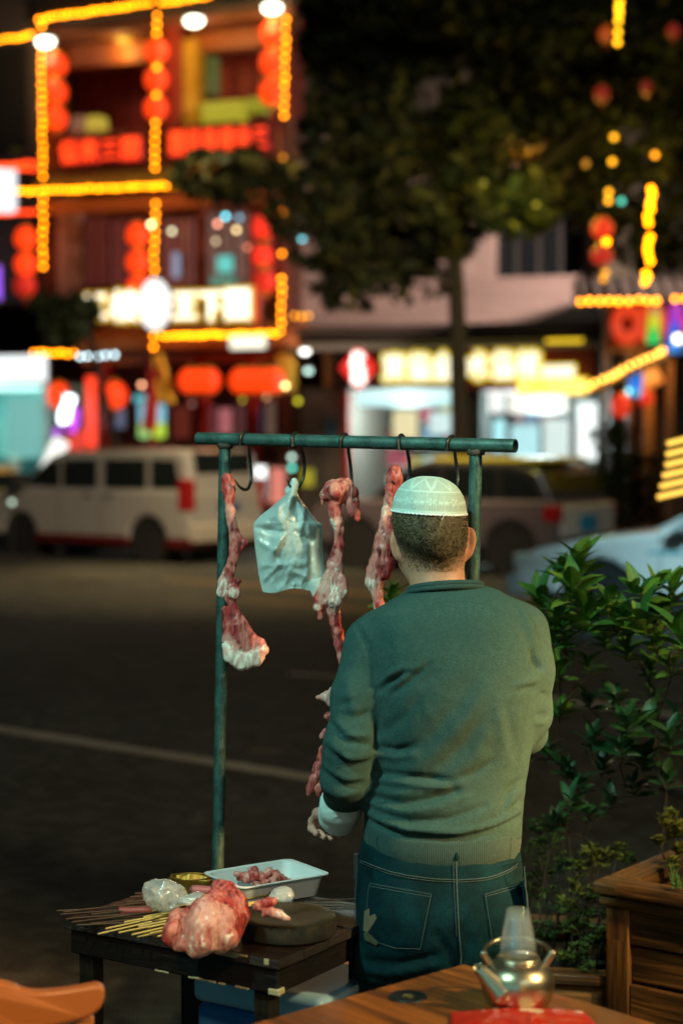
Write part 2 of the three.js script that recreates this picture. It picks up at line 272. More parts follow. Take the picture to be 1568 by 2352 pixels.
// a sign: backing board, a row of lit characters with coloured sides; local coordinates of its frame
function charSign(fr, px0, py0, px1, py1, z, glyphs, name, label, face, rim, t, backMat, more = {}) {
  const r = fr.rect(px0, py0, px1, py1, z), w = r.x1 - r.x0, h = r.y1 - r.y0, o = fr.thing(name, label, 'sign', more.group, (r.x0 + r.x1) / 2, r.y0, z);
  if (backMat) P(o, 'sign_board', rbox(-w / 2 - 0.08, w / 2 + 0.08, -0.06, h + 0.06, -0.14, -0.06, 0.02), backMat);
  const n = glyphs.length, cw = w / n;
  glyphs.forEach((k, i) => { if (!k) return; const c = P(o, 'sign_character', strokes(GLYPH[k], cw * 0.84, h * 0.9, t, 0.05, 0.05), face); c.position.set(-w / 2 + cw * (i + 0.5), h / 2, 0); if (rim) P(c, 'lit_rim', strokes(GLYPH[k], cw * 0.84, h * 0.9, t * 2.5, 0.05, -0.012), rim); });
  return o;
}
function panel(fr, px0, py0, px1, py1, z, mat, name, label, cat = 'light panel', group) {   // a slim light box
  const r = fr.rect(px0, py0, px1, py1, z), o = fr.thing(name, label, cat, group, (r.x0 + r.x1) / 2, r.y0, z), w = (r.x1 - r.x0) / 2, h = r.y1 - r.y0;
  P(o, 'case', rbox(-w, w, 0, h, -0.12, -0.02, 0.02), M([0.05, 0.05, 0.05], 0.5)); P(o, 'lit_face', rbox(-w + 0.02, w - 0.02, 0.02, h - 0.02, -0.02, 0.01, 0.01), mat);
  return o;
}

for (const [p, c, , px] of STREET_LAMPS) { // the lamps themselves
  const o = T('street_lamp', p[0] < 0 ? 'street lamp whose long arm reaches over the minivan' : p[2] < -20 ? 'street lamp beside the gate house that lights the shop wall' : p[2] < -12 ? 'tall street lamp with a long arm over the far lane' : 'tall street lamp over the near lane with a cool light', 'street lamp', null, V(px, 0, p[2])), m = M([0.12, 0.12, 0.12], 0.5, 0.6), x = p[0] - px, y = p[1];
  P(o, 'pole', rod(V(0, 0, 0), V(0, y + 0.4, 0), 0.09, 0.06, 12), m); P(o, 'arm', rod(V(0, y + 0.35, 0), V(x, y + 0.3, 0), 0.04, 0.04, 8), m); P(o, 'lamp_head', rbox(x - 0.3, x + 0.3, y + 0.26, y + 0.36, -0.15, 0.15, 0.03), m); P(o, 'lamp_glass', rbox(x - 0.22, x + 0.22, y + 0.24, y + 0.265, -0.12, 0.12, 0.01), E(c.map((k) => k * 4)));
}
// ---------------------------------------------------------------- the restaurant on the left, three storeys with lit edges
const L = new Frame(W(360, 1020, 36), 20);
{
  const B = L.thing('restaurant_building', 'three storey restaurant with red woodwork, balconies and yellow string lights along its edges', 'building', null);
  const darkRed = M([0.13, 0.022, 0.012], 0.6), brown = M([0.10, 0.035, 0.018], 0.7), wood = M([0.34, 0.10, 0.025], 0.5), black = M([0.012, 0.012, 0.012], 0.8), pink = M([0.42, 0.22, 0.17], 0.8, 0, { map: plasterTex }), plaster = M([0.2, 0.16, 0.14], 0.85, 0, { map: plasterTex }), olive = M([0.17, 0.15, 0.02], 0.5), gold = M([0.62, 0.38, 0.04], 0.5);
  const b = (n, m, ...a) => P(B, n, L.box(...a), m);
  b('wall', brown, 88, -160, 668, 1230, -6, -3.2);                       // body behind the balconies
  b('wall', plaster, -330, -160, 86, 700, -6, -0.6); b('wall', black, -330, 700, 86, 1230, -6, -3);
  // top eave
  b('eave', black, 60, -40, 690, 22, -3.2, 0.5); b('fascia', brown, 88, 22, 668, 44, -0.3, 0.05);
  // third floor
  b('back_wall', darkRed, 100, 70, 668, 420, -3.2, -2.4);
  for (const [x0, x1] of [[160, 200], [205, 245], [250, 290], [295, 335], [450, 490], [495, 535], [540, 580], [585, 625]]) { const d = P(B, 'door', L.box(x0, 130, x1, 300, -2.4, -2.33), M([0.2, 0.018, 0.01], 0.5)); const r = L.rect(x0 + 6, 145, x1 - 6, 220, -2.33); P(d, 'lattice', merge([0.25, 0.5, 0.75].flatMap((k) => [box(lerp(r.x0, r.x1, k) - 0.015, lerp(r.x0, r.x1, k) + 0.015, r.y0, r.y1, -2.33, -2.3), box(r.x0, r.x1, lerp(r.y0, r.y1, k) - 0.015, lerp(r.y0, r.y1, k) + 0.015, -2.327, -2.303)])), M([0.3, 0.05, 0.02], 0.5)); }
  b('beam', wood, 120, 100, 345, 150, -1.3, -0.9); b('beam', wood, 440, 55, 640, 110, -1.3, -0.9);
  b('ceiling', M([0.16, 0.05, 0.02], 0.8), 100, 48, 668, 60, -3.2, -0.1);
  b('column', M([0.2, 0.02, 0.01], 0.5), 376, 60, 402, 300, -0.5, -0.1); b('column', gold, 408, 90, 447, 300, -1.1, -0.6); b('column', darkRed, 100, 60, 118, 300, -0.4, -0.02); b('column', darkRed, 632, 40, 652, 300, -0.4, -0.02);
  b('parapet', brown, 100, 292, 668, 392, -0.35, -0.05); b('floor_slab', black, 95, 392, 668, 404, -3.2, -0.02);
  for (let i = 0; i < 22; i++) { const x = 110 + i * 25; P(B, 'baluster', L.box(x, 298, x + 8, 386, -0.05, -0.01), wood); }
  // tiled skirt roof between the second and third floors
  { const r = L.rect(92, 388, 668, 412, 0.5), g = new THREE.Shape([new THREE.Vector2(-0.05, r.y1 + 0.1), new THREE.Vector2(0.75, r.y0), new THREE.Vector2(0.75, r.y0 - 0.08), new THREE.Vector2(-0.05, r.y0 - 0.02)]);
    const roof = P(B, 'skirt_roof', new THREE.ExtrudeGeometry(g, { depth: r.x1 - r.x0, bevelEnabled: false }).rotateY(-Math.PI / 2).translate(r.x1, 0, 0), olive);
    const tile = rod(V(0, r.y1 + 0.11, -0.04), V(0, r.y0 + 0.01, 0.77), 0.045, 0.045, 8);
    for (let x = r.x0 + 0.1; x < r.x1; x += 0.21) P(roof, 'tile', tile, olive).position.x = x; }
  // second floor
  b('wall', M([0.15, 0.04, 0.022], 0.7, 0, { map: plasterTex }), 100, 452, 668, 745, -1.0, -0.35);
  b('column', pink, 132, 452, 182, 745, -0.35, -0.1); b('column', darkRed, 336, 452, 352, 745, -0.35, -0.05); b('column', darkRed, 636, 452, 652, 745, -0.35, -0.05); b('column', darkRed, 452, 470, 470, 745, -0.35, -0.12);
  b('beam', wood, 100, 446, 668, 478, -0.35, -0.02);
  const win = (x0, y0, x1, y1, rgb, k = 4) => { const w = P(B, 'window', L.box(x0, y0, x1, y1, -0.35, -0.29), darkRed); const r = L.rect(x0 + 3, y0 + 3, x1 - 3, y1 - 3, -0.27); P(w, 'window_pane', box(r.x0, r.x1, r.y0, r.y1, -0.30, -0.275), E(rgb, [0.02, 0.02, 0.02], { roughness: 0.15 })); P(w, 'glazing_bar', merge(Array.from({ length: k - 1 }, (_, i) => box(lerp(r.x0, r.x1, (i + 1) / k) - 0.025, lerp(r.x0, r.x1, (i + 1) / k) + 0.025, r.y0, r.y1, -0.275, -0.25))), darkRed); };
  win(196, 500, 250, 660, [0.10, 0.02, 0.015]); win(256, 500, 330, 660, [0.12, 0.025, 0.02]); win(372, 500, 450, 660, [0.16, 0.05, 0.04], 5); win(474, 486, 570, 660, [0.16, 0.08, 0.06], 3); win(574, 486, 634, 660, [0.3, 0.03, 0.02], 3);
  b('sill', pink, 186, 660, 640, 672, -0.35, -0.18);
  // skirt roof above the ground floor
  { const r = L.rect(188, 742, 668, 800, 0.7), g = new THREE.Shape([new THREE.Vector2(-0.3, r.y1 + 0.05), new THREE.Vector2(0.95, r.y0 + 0.1), new THREE.Vector2(0.95, r.y0), new THREE.Vector2(-0.3, r.y0)]);
    const roof = P(B, 'skirt_roof', new THREE.ExtrudeGeometry(g, { depth: r.x1 - r.x0, bevelEnabled: false }).rotateY(-Math.PI / 2).translate(r.x1, 0, 0), wood);
    const tile = rod(V(0, r.y1 + 0.07, -0.3), V(0, r.y0 + 0.12, 0.96), 0.05, 0.05, 8);
    for (let x = r.x0 + 0.1; x < r.x1; x += 0.24) P(roof, 'tile', tile, M([0.26, 0.08, 0.02], 0.6)).position.x = x; }
  // ground floor
  b('back_wall', darkRed, 120, 800, 668, 1230, -3.2, -2.6); b('ceiling', brown, 120, 800, 668, 812, -3.2, 0.3); b('side_wall', brown, 640, 812, 668, 1230, -2.6, -0.3);
  for (const [x0, x1] of [[232, 246], [338, 350], [455, 466], [572, 582]]) b('column', M([0.3, 0.012, 0.006], 0.45), x0, 812, x1, 1230, -0.3, 0.05);
  b('column', gold, 636, 806, 664, 900, -0.3, 0.1); b('lintel', wood, 190, 812, 668, 834, -0.25, 0.02);
  const inside = [[395, 930, 440, 1010, [0.10, 0.015, 0.008]], [470, 930, 500, 1010, [0.12, 0.03, 0.035]], [500, 935, 535, 1000, [0.4, 0.12, 0.13]], [540, 925, 565, 1010, [0.09, 0.03, 0.03]], [580, 930, 604, 1000, [0.04, 0.045, 0.09]], [608, 920, 634, 1005, [0.12, 0.07, 0.05]]];
  for (const [x0, y0, x1, y1, c] of inside) { const w = P(B, 'window', L.box(x0, y0, x1, y1, -2.6, -2.52), darkRed); const r = L.rect(x0 + 3, y0 + 3, x1 - 3, y1 - 3, -2.5); P(w, 'window_pane', box(r.x0, r.x1, r.y0, r.y1, -2.53, -2.5), E(c, [0.04, 0.02, 0.02])); }
  b('sill', pink, 440, 1018, 668, 1032, -2.6, -2.3);
  // narrow dark house joined on the left
  b('pipe', M([0.25, 0.3, 0.03], 0.5), 26, 120, 42, 370, -0.6, -0.52); b('balcony', black, -330, 360, 88, 500, -0.6, 0.1); b('wall', M([0.03, 0.04, 0.05], 0.8), -330, 500, 86, 700, -0.6, -0.3);
  b('wall', black, -330, 120, 60, 350, -0.6, -0.5); b('wall', M([0.03, 0.05, 0.06], 0.7), 100, 690, 190, 790, -1, -0.3);
}
// lamps on the balcony ceiling and potted plants that stand in their light
function floodLamp(fr, px, py, z, label, rgb, I, tone) {
  const [x, y] = fr.loc(px, py, z), o = fr.thing('flood_lamp', label, 'lamp', 'flood lamps under the top eave', x, y, z);
  P(o, 'housing', rbox(-0.2, 0.2, 0.05, 0.2, -0.12, 0.1, 0.03), M([0.05, 0.05, 0.05], 0.5)); P(o, 'lamp_glass', new THREE.SphereGeometry(0.17, 14, 10).scale(1.15, 0.62, 0.8), E(rgb));
  const l = new THREE.PointLight(new THREE.Color().setRGB(...tone), I); l.position.copy(fr.at(x, y - 0.25, z + 0.15)); l.castShadow = true; l.shadow.radius = 8; scene.add(l);
}
floodLamp(L, 105, 96, 0.35, 'white flood lamp at the left corner of the third floor balcony', [7, 7.2, 5.8], 3, [1, 0.8, 0.4]);
floodLamp(L, 446, 48, 0.35, 'white flood lamp above the yellow balcony column', [7, 7.2, 5.4], 5, [1, 0.6, 0.16]);
floodLamp(L, 625, 18, 0.35, 'white flood lamp at the right end of the top eave', [7, 7.2, 5.4], 5, [1, 0.6, 0.16]);
floodLamp(L, 284, 88, -0.8, 'dim yellow lamp under the balcony ceiling between two columns', [0.8, 0.55, 0.03], 1.6, [1, 0.55, 0.12]);
{
  const jar = (px0, px1, py0, py1, z, rgb, label) => { const r = L.rect(px0, py0, px1, py1, z), w = (r.x1 - r.x0) / 2, h = r.y1 - r.y0, o = L.thing('lamp_box', label, 'lamp box', 'glowing lamp boxes on the third floor balcony', (r.x0 + r.x1) / 2, r.y0, z); P(o, 'lit_shade', rbox(-w, w, 0.05, h, -0.2, 0.2, 0.08), E(rgb)); P(o, 'base', rbox(-w * 0.8, w * 0.8, 0, 0.06, -0.16, 0.16, 0.02), M([0.1, 0.06, 0.02], 0.6)); };
  jar(205, 242, 268, 312, -1.0, [0.5, 0.36, 0.04], 'small yellow lamp box on the left half of the balcony');
  jar(170, 203, 268, 314, -1.2, [0.22, 0.09, 0.05], 'dull pinkish lamp box on the left half of the balcony');
  jar(470, 565, 234, 290, -0.8, [0.38, 0.34, 0.02], 'wide lime yellow lamp box behind the right balcony rail');
  jar(568, 620, 226, 270, -0.8, [0.26, 0.25, 0.015], 'smaller lime yellow lamp box at the right balcony end');
  jar(455, 500, 130, 225, -2.2, [0.05, 0.07, 0.005], 'tall dark green lamp box against the balcony doors');
}
// strings of bulbs along the edges
const LS = 'string lights along the restaurant edges', ls = (pts, px, label, z = 0.35, mat = YELLOW) => lightString(pts.map(([x, y]) => L.hit(x, y, z)), px / 111, label, LS, mat);
ls([[0, 92], [95, 78]], 13, 'short yellow string of lights left of the restaurant corner, near the top', 0.3);
ls([[92, 44], [345, 8]], 12.5, 'yellow string of lights along the top eave, left half', 0.6);
ls([[372, 7], [480, -9]], 12.5, 'yellow string of lights along the top eave, right half', 0.6);
ls([[97, 62], [96, 110], [100, 404]], 17, 'long upright yellow string at the left corner of the upper balcony');
ls([[99, 455], [100, 612]], 19, 'upright yellow string at the left corner of the second floor');
ls([[361, 14], [360, 78]], 20, 'short upright yellow string above the middle lanterns');
singleBulbs([[360, 155], [359, 219], [357, 282], [357, 304], [356, 325], [356, 346], [356, 366], [356, 385]].map(([x, y]) => L.hit(x, y, 0.75)), 'upright yellow string hanging in front of the middle lanterns', LS, YELLOW);
ls([[45, 440], [360, 428], [425, 423]], 12.5, 'long level yellow string below the tiled skirt roof', 0.8);
ls([[357, 470], [355, 640]], 20, 'upright yellow string in the middle of the second floor', 0.4);
singleBulbs([[353, 772], [353, 797]].map(([x, y]) => L.hit(x, y, 1)), 'two yellow bulbs under the round white emblem', LS, YELLOW);
ls([[657, 46], [651, 264]], 21.5, 'upright yellow string at the right corner of the upper balcony');
singleBulbs([[650, 362], [648, 384], [649, 407]].map(([x, y]) => L.hit(x, y, 0.35)), 'three dim yellow bulbs half hidden by leaves at the right corner', LS, YELLOWDIM);
singleBulbs([[649, 466], [648, 487], [648, 509], [648, 583]].map(([x, y]) => L.hit(x, y, 0.35)), 'four yellow bulbs at the right corner of the second floor', LS, YELLOW);
ls([[647, 640], [645, 785]], 20, 'upright yellow string at the right corner beside the white characters', 0.4);
ls([[372, 772], [632, 766]], 11, 'level yellow string along the skirt roof under the white characters', 1.05);
ls([[80, 809], [170, 812]], 15, 'level orange string above the cyan kiosk', 0.9);
singleBulbs([[184, 819], [202, 818], [226, 819], [243, 816], [264, 815]].map(([x, y]) => L.hit(x, y, 1.0)), 'level string of cool white bulbs beside the orange string', LS, E([5, 7, 7.5]));
singleBulbs([[96, 734], [96, 753]].map(([x, y]) => L.hit(x, y, 0.8)), 'pair of orange bulbs left of the small tree', LS, YELLOW);
singleBulbs([[130, 681], [178, 686]].map(([x, y]) => L.hit(x, y, 0.8)), 'pair of pale yellow bulbs above the small tree', LS, E([1.6, 1.2, 0.25]));
singleBulbs([[602, 405], [583, 408], [548, 412], [505, 416]].map(([x, y]) => L.hit(x, y, 0.8)), 'four amber bulbs half hidden by leaves right of the level string', LS, E([4, 1.5, 0.04]));
singleBulbs([[676, 725], [692, 727], [708, 725]].map(([x, y]) => L.hit(x, y, 0.5)), 'three orange bulbs by the corner of the right building', LS, E([5, 1.7, 0.03]));
// lanterns
const LG = 'round red lanterns of the restaurant', ln = (px, py, rpx, label, z = 0.3, mat = lanternRed, sy) => lantern(L.hit(px, py, z), rpx / 111, label, LG, mat, sy);
[[128, 150], [128, 213], [128, 273]].forEach(([x, y], i) => ln(x, y, 27, `${['top', 'middle', 'lowest'][i]} red lantern in the column beside the left balcony corner`, 0.1));
[[359, 118], [359, 183], [358, 248]].forEach(([x, y], i) => ln(x, y, 26, `${['top', 'middle', 'lowest'][i]} red lantern in the column in the middle of the balcony`, 0.35));
[[628, 78], [627, 144], [626, 212]].forEach(([x, y], i) => ln(x, y, 29, `${['top', 'middle', 'lowest'][i]} red lantern in the column beside the right balcony corner`, 0.1));
[[60, 548], [60, 607], [58, 656]].forEach(([x, y], i) => ln(x, y, 26, `${['top', 'middle', 'dark lowest'][i]} red lantern of the column on the narrow dark house`, 0.2, i === 2 ? lanternDeep : lanternRed));
[[317, 540], [317, 602], [318, 660]].forEach(([x, y], i) => ln(x, y, 26, `${['top', 'middle', 'lowest'][i]} red lantern left of the middle string on the second floor`, 0.1));
[[607, 522], [603, 588], [608, 648]].forEach(([x, y], i) => ln(x, y, [26, 22, 26][i], `${['top', 'middle', 'lowest'][i]} red lantern at the right end of the second floor`, 0.1, i === 2 ? lanternDeep : E([0.95, 0.03, 0.01], [0.5, 0.02, 0.01])));
ln(265, 908, 27, 'large red lantern right of the leaning tree trunk on the ground floor', 0.6, lanternRed, 1.2);
ln(136, 908, 26, 'red lantern beside the cyan kiosk, behind the neon tube', 0.2, lanternRed, 1.2);
[[434, 875], [458, 875], [482, 875]].forEach(([x, y], i) => ln(x, y, 24, `${['left', 'middle', 'right'][i]} red lantern of the left trio under the skirt roof`, 0.7, lanternRed, 1.18));
[[551, 875], [577, 875], [603, 875], [627, 874]].forEach(([x, y], i) => ln(x, y, 24, `${['first', 'second', 'third', 'last'][i]} red lantern, from the left, of the row of four under the skirt roof`, 0.7, lanternRed, 1.18));
// signs
const RF = E([2.2, 0.12, 0.012]), RR = E([0.6, 0.006, 0.006]), WF = E([2.3, 2.15, 1.7]), WR = E([0.95, 0.56, 0.01]);
charSign(L, 136, 318, 326, 372, 0.08, ['left', 'dense', 'three', 'gate'], 'red_sign', 'red lit characters on the left half of the balcony parapet', RF, RR, 0.036, M([0.12, 0.01, 0.01], 0.6));
charSign(L, 390, 293, 618, 352, 0.08, ['gate', 'left', 'dense', 'tower', 'roof', 'three'], 'red_sign', 'red lit characters on the right half of the balcony parapet', RF, RR, 0.036, M([0.12, 0.01, 0.01], 0.6));
charSign(L, 190, 668, 322, 738, 1.0, ['three', 'tower'], 'white_sign', 'two large white characters left of the round emblem', WF, WR, 0.075, null);
charSign(L, 396, 664, 578, 736, 1.0, ['king', 'under', 'gate'], 'white_sign', 'three large white characters right of the round emblem', WF, WR, 0.075, null);
{
  const [x, y] = L.loc(360, 700, 1.1), o = L.thing('emblem_sign', 'bright round white emblem between the white characters', 'sign', null, x, y, 1.1);
  P(o, 'case', new THREE.CylinderGeometry(0.36, 0.36, 0.14, 32).rotateX(Math.PI / 2).scale(1, 1.5, 1), M([0.1, 0.1, 0.1], 0.5)); P(o, 'lit_face', new THREE.CylinderGeometry(0.335, 0.335, 0.03, 32).rotateX(Math.PI / 2).scale(1, 1.5, 1).translate(0, 0, 0.085), E([1.5, 1.5, 1.42]));
  P(o, 'emblem_mark', strokes(GLYPH.water, 0.3, 0.5, 0.05, 0.03, 0.11), E([1.3, 1.3, 1.25]));
}
panel(L, 526, 770, 612, 803, 1.15, E([1.5, 1.4, 1.1]), 'lit_sign', 'small white light box hung under the skirt roof string', 'sign');
panel(L, 577, 655, 598, 745, 0.3, E([0.7, 0.02, 0.01]), 'red_sign', 'narrow red light panel at the end of the white characters', 'sign');
panel(L, 196, 862, 224, 1050, 0.6, E([1.5, 0.06, 0.01]), 'red_light_pillar', 'tall red light pillar left of the leaning tree trunk');
panel(L, 150, 985, 222, 1062, 0.3, E([0.75, 0.035, 0.01]), 'red_light_panel', 'wide red light panel low beside the kiosk');
[[318, 344, [0.2, 0.55, 0.7], [0.35, 0.7, 0.2]], [352, 379, [0.25, 0.6, 0.75], [0.5, 0.75, 0.05]]].forEach(([a, b, c, d], i) => {
  const r = L.rect(a, 928, b, 1006, 0.4), o = L.thing('lit_banner', `${['left', 'right'][i]} one of two slim upright banners lit cyan above and green below`, 'banner light', 'lit banners by the restaurant door', (r.x0 + r.x1) / 2, r.y0, 0.4), w = (r.x1 - r.x0) / 2, h = r.y1 - r.y0;
  P(o, 'light_panel', rbox(-w, w, h * 0.45, h, -0.06, 0.03, 0.05), E(c)); P(o, 'light_panel', rbox(-w, w, 0, h * 0.44, -0.06, 0.03, 0.05), E(d)); P(o, 'base', rbox(-w, w, -r.y0 + 0.13, -r.y0 + 0.2, -0.15, 0.15, 0.02), M([0.05, 0.05, 0.05], 0.6)); P(o, 'pole', rod(V(0, -r.y0 + 0.2, -0.05), V(0, 0, -0.05), 0.02), M([0.1, 0.1, 0.1], 0.4, 0.8));
});
panel(L, 264, 936, 288, 985, 0.2, E([0.09, 0.12, 0.2]), 'dim_light_panel', 'dim bluish light panel under the large lantern');
panel(L, 306, 905, 342, 926, 0.3, E([0.1, 0.5, 0.55]), 'cyan_light_panel', 'small cyan light panel above the slim banners');
// red and yellow cloth draped from the skirt roof
{
  const drape = (x0, y0, x1, y1, w, rgb, label) => { const a = L.loc(x0, y0, 0.85), b = L.loc(x1, y1, 0.75), g = new THREE.PlaneGeometry(w, 1, 6, 16), p = g.attributes.position; const h = a[1] - b[1]; for (let i = 0; i < p.count; i++) { const t = 0.5 - p.getY(i), s = p.getX(i) / w; p.setXYZ(i, lerp(a[0], b[0], t) + s * w * (0.7 + 0.5 * t), a[1] - h * t, 0.85 - 0.1 * t + 0.05 * Math.sin(s * 9)); } g.computeVertexNormals(); const back = g.clone().translate(0, 0, -0.012); const m = one('cloth_drape', merge([g, back]), M(rgb, 0.8), label, 'cloth drape', 'cloth drapes under the skirt roof'); m.position.copy(L.o); m.rotation.y = -L.a; };
  drape(362, 812, 384, 925, 0.26, [0.8, 0.42, 0.02], 'yellow cloth drape hanging under the round emblem'); drape(356, 845, 342, 990, 0.24, [0.5, 0.02, 0.01], 'red cloth drape beside the yellow one');
}
// small coloured lamps behind the windows and in the ground floor
[[518, 497, [1, 5, 6], 'cyan lamp at the top of the right second floor windows'], [550, 500, [0.4, 1.3, 1.8], 'dim blue lamp beside the cyan one'], [500, 514, [6, 2.2, 1.4], 'peach lamp left of the cyan lamp'], [543, 528, [5.5, 4, 1.8], 'cream lamp below the cyan lamp'], [395, 531, [4, 4, 2.4], 'cream lamp right of the middle string'], [496, 554, [2.2, 1.7, 1], 'dim cream lamp left of the cyan square'], [636, 505, [4, 3.2, 3], 'pinkish lamp in front of the top right lantern'], [347, 516, [9, 8, 4], 'bright pale lamp on the middle string'], [568, 568, [2.4, 0.6, 0.3], 'dull orange lamp beside the right lanterns'], [694, 548, [0.8, 3.6, 4.2], 'cyan lamp among the leaves right of the restaurant'], [326, 884, [6, 2.6, 1.4], 'peach lamp above the slim banners'], [655, 886, [9, 7, 2.6], 'bright cream lamp at the end of the four lanterns'], [556, 918, [1.6, 1.2, 0.1], 'olive lamp under the four lanterns'], [612, 912, [1.5, 0.7, 0.3], 'dim amber lamp under the four lanterns'], [684, 921, [2.4, 2.1, 0.06], 'lime lamp left of the mint shop'], [441, 928, [0.6, 0.25, 0.2], 'faint pink lamp under the left trio of lanterns']]
  .forEach(([x, y, c, l]) => { const o = T('small_lamp', l, 'lamp', 'small coloured lamps of the restaurant', L.hit(x, y, 0.5)); P(o, 'bulb', bulbGeo, E(c)).scale.setScalar(1.15); P(o, 'socket', new THREE.CylinderGeometry(0.02, 0.03, 0.07, 8).translate(0, 0.08, 0), wire); });
panel(L, 497, 585, 537, 628, 0.05, E([0.12, 0.62, 0.55]), 'cyan_window_sign', 'small cyan square light in the right second floor window', 'sign'); panel(L, 482, 632, 545, 658, 0.05, E([0.08, 0.24, 0.18]), 'green_window_sign', 'dim green light strip below the cyan square', 'sign');
panel(L, 394, 578, 414, 640, 0.05, E([0.25, 0.3, 0.45]), 'pale_window_sign', 'narrow pale violet light in the middle second floor window', 'sign');
// kiosk with cyan light, neon tubes, and the signs of the narrow house
{
  const K = L.thing('market_kiosk', 'kiosk glowing cyan inside, at the left edge under a white light box', 'kiosk', null), r = L.rect(-160, 884, 120, 1235, 0.2);
  const cyanWall = M([0.35, 0.75, 0.72], 0.6);
  P(K, 'back_wall', box(r.x0, r.x1, 0.13, r.y1, -2.2, -2.1), cyanWall); P(K, 'side_wall', box(r.x1 - 0.06, r.x1, 0.13, r.y1, -2.1, 0.5), cyanWall); P(K, 'floor', box(r.x0, r.x1, 0.135, 0.2, -2.1, 0.5), cyanWall); P(K, 'roof', box(r.x0, r.x1, r.y1, r.y1 + 0.08, -2.2, 0.6), M([0.1, 0.1, 0.1], 0.6));
  P(K, 'ceiling_lamp', box(r.x0 + 0.2, r.x1 - 0.2, r.y1 - 0.07, r.y1 - 0.02, -1.6, 0.1), E([1.0, 1.7, 1.6])); P(K, 'light_panel', box(r.x0 + 0.6, r.x1 - 0.1, 1.0, r.y1 - 0.2, -2.095, -2.05), E([0.16, 0.42, 0.38]));
  P(K, 'light_panel', box(r.x1 - 0.95, r.x1 - 0.2, 1.8, r.y1 - 0.25, -2.04, -2.0), E([0.4, 0.55, 0.5]));
  P(K, 'counter', rbox(r.x0, r.x1 - 0.3, 0.2, 1.0, -0.4, 0.1, 0.03), M([0.15, 0.35, 0.36], 0.5));
  for (let i = 0; i < 7; i++) P(K, 'goods_box', rbox(0, 0.3, 0, rr(0.3, 0.6), 0, 0.3, 0.03).translate(r.x1 - 2.6 + i * 0.34, 1.0, -0.35), M([[0.1, 0.3, 0.3], [0.5, 0.6, 0.55], [0.05, 0.2, 0.22]][i % 3], 0.6));
  const l = new THREE.PointLight(new THREE.Color().setRGB(0.5, 1, 0.93), 7); l.position.copy(L.at(r.x1 - 1.5, r.y1 - 0.3, 0.3)); l.castShadow = true; l.shadow.radius = 15; scene.add(l);
}
panel(L, -120, 815, 110, 880, 0.75, E([1.25, 1.3, 1.3]), 'white_kiosk_sign', 'long white light box over the cyan kiosk', 'sign');
panel(L, -60, 384, 40, 495, 0.6, E([1.15, 1.2, 1.25]), 'white_wall_sign', 'bright white light box between two red light rows at the left edge', 'sign');
{ const rows = (y0, y1, label) => lightString([L.hit(-40, y0, 0.7), L.hit(84, y1, 0.7)], 0.1, label, 'red light rows at the left edge', REDLED, bulbGeo, 1); rows(385, 374, 'row of red lights above the white light box'); rows(380, 390, 'second row of red lights above the white light box'); rows(494, 486, 'row of red lights below the white light box'); }
{
  const neon = (pts, rgb, r, label) => { const w = pts.map(([x, y]) => L.hit(x, y, 0.9)), o = T('neon_tube', label, 'neon light', 'neon tubes beside the kiosk', w[w.length - 1]); P(o, 'neon_tube_light', tube(w.map((p) => p.clone().sub(o.position)), r, 24, 8), E(rgb)); for (const k of [0, w.length - 1]) P(o, 'holder', new THREE.SphereGeometry(r * 1.05, 8, 6), M([0.05, 0.05, 0.05], 0.5)).position.copy(w[k]).sub(o.position); };
  neon([[163, 905], [158, 930], [148, 955], [152, 975]], [4.5, 4.8, 5], 0.11, 'white neon tube standing beside the kiosk'); neon([[174, 935], [172, 970], [162, 992]], [0.9, 0.08, 1.3], 0.08, 'purple neon tube beside the white one'); neon([[128, 985], [138, 1004]], [0.55, 0.08, 0.9], 0.1, 'short purple neon tube above the leaning light panel');
  neon([[-6, 610], [-4, 690]], [0.4, 0.1, 1.2], 0.08, 'violet neon tube at the left edge below the white light box');
  const a = L.hit(143, 1010, 1.2), b = L.hit(104, 1092, 1.2), o = T('leaning_light_panel', 'bright white light panel leaning beside the kiosk, above the van bonnet', 'light panel', null, b), d = a.clone().sub(b), g = rbox(-0.17, 0.17, 0, d.length(), -0.04, 0.04, 0.03);
  const m = P(o, 'lit_face', g, E([1.3, 1.3, 1.2])); m.quaternion.setFromUnitVectors(V(0, 1, 0), d.normalize()); P(m, 'frame', rbox(-0.2, 0.2, -0.03, 0.03, -0.05, 0.05, 0.02), M([0.1, 0.1, 0.1], 0.5));
}
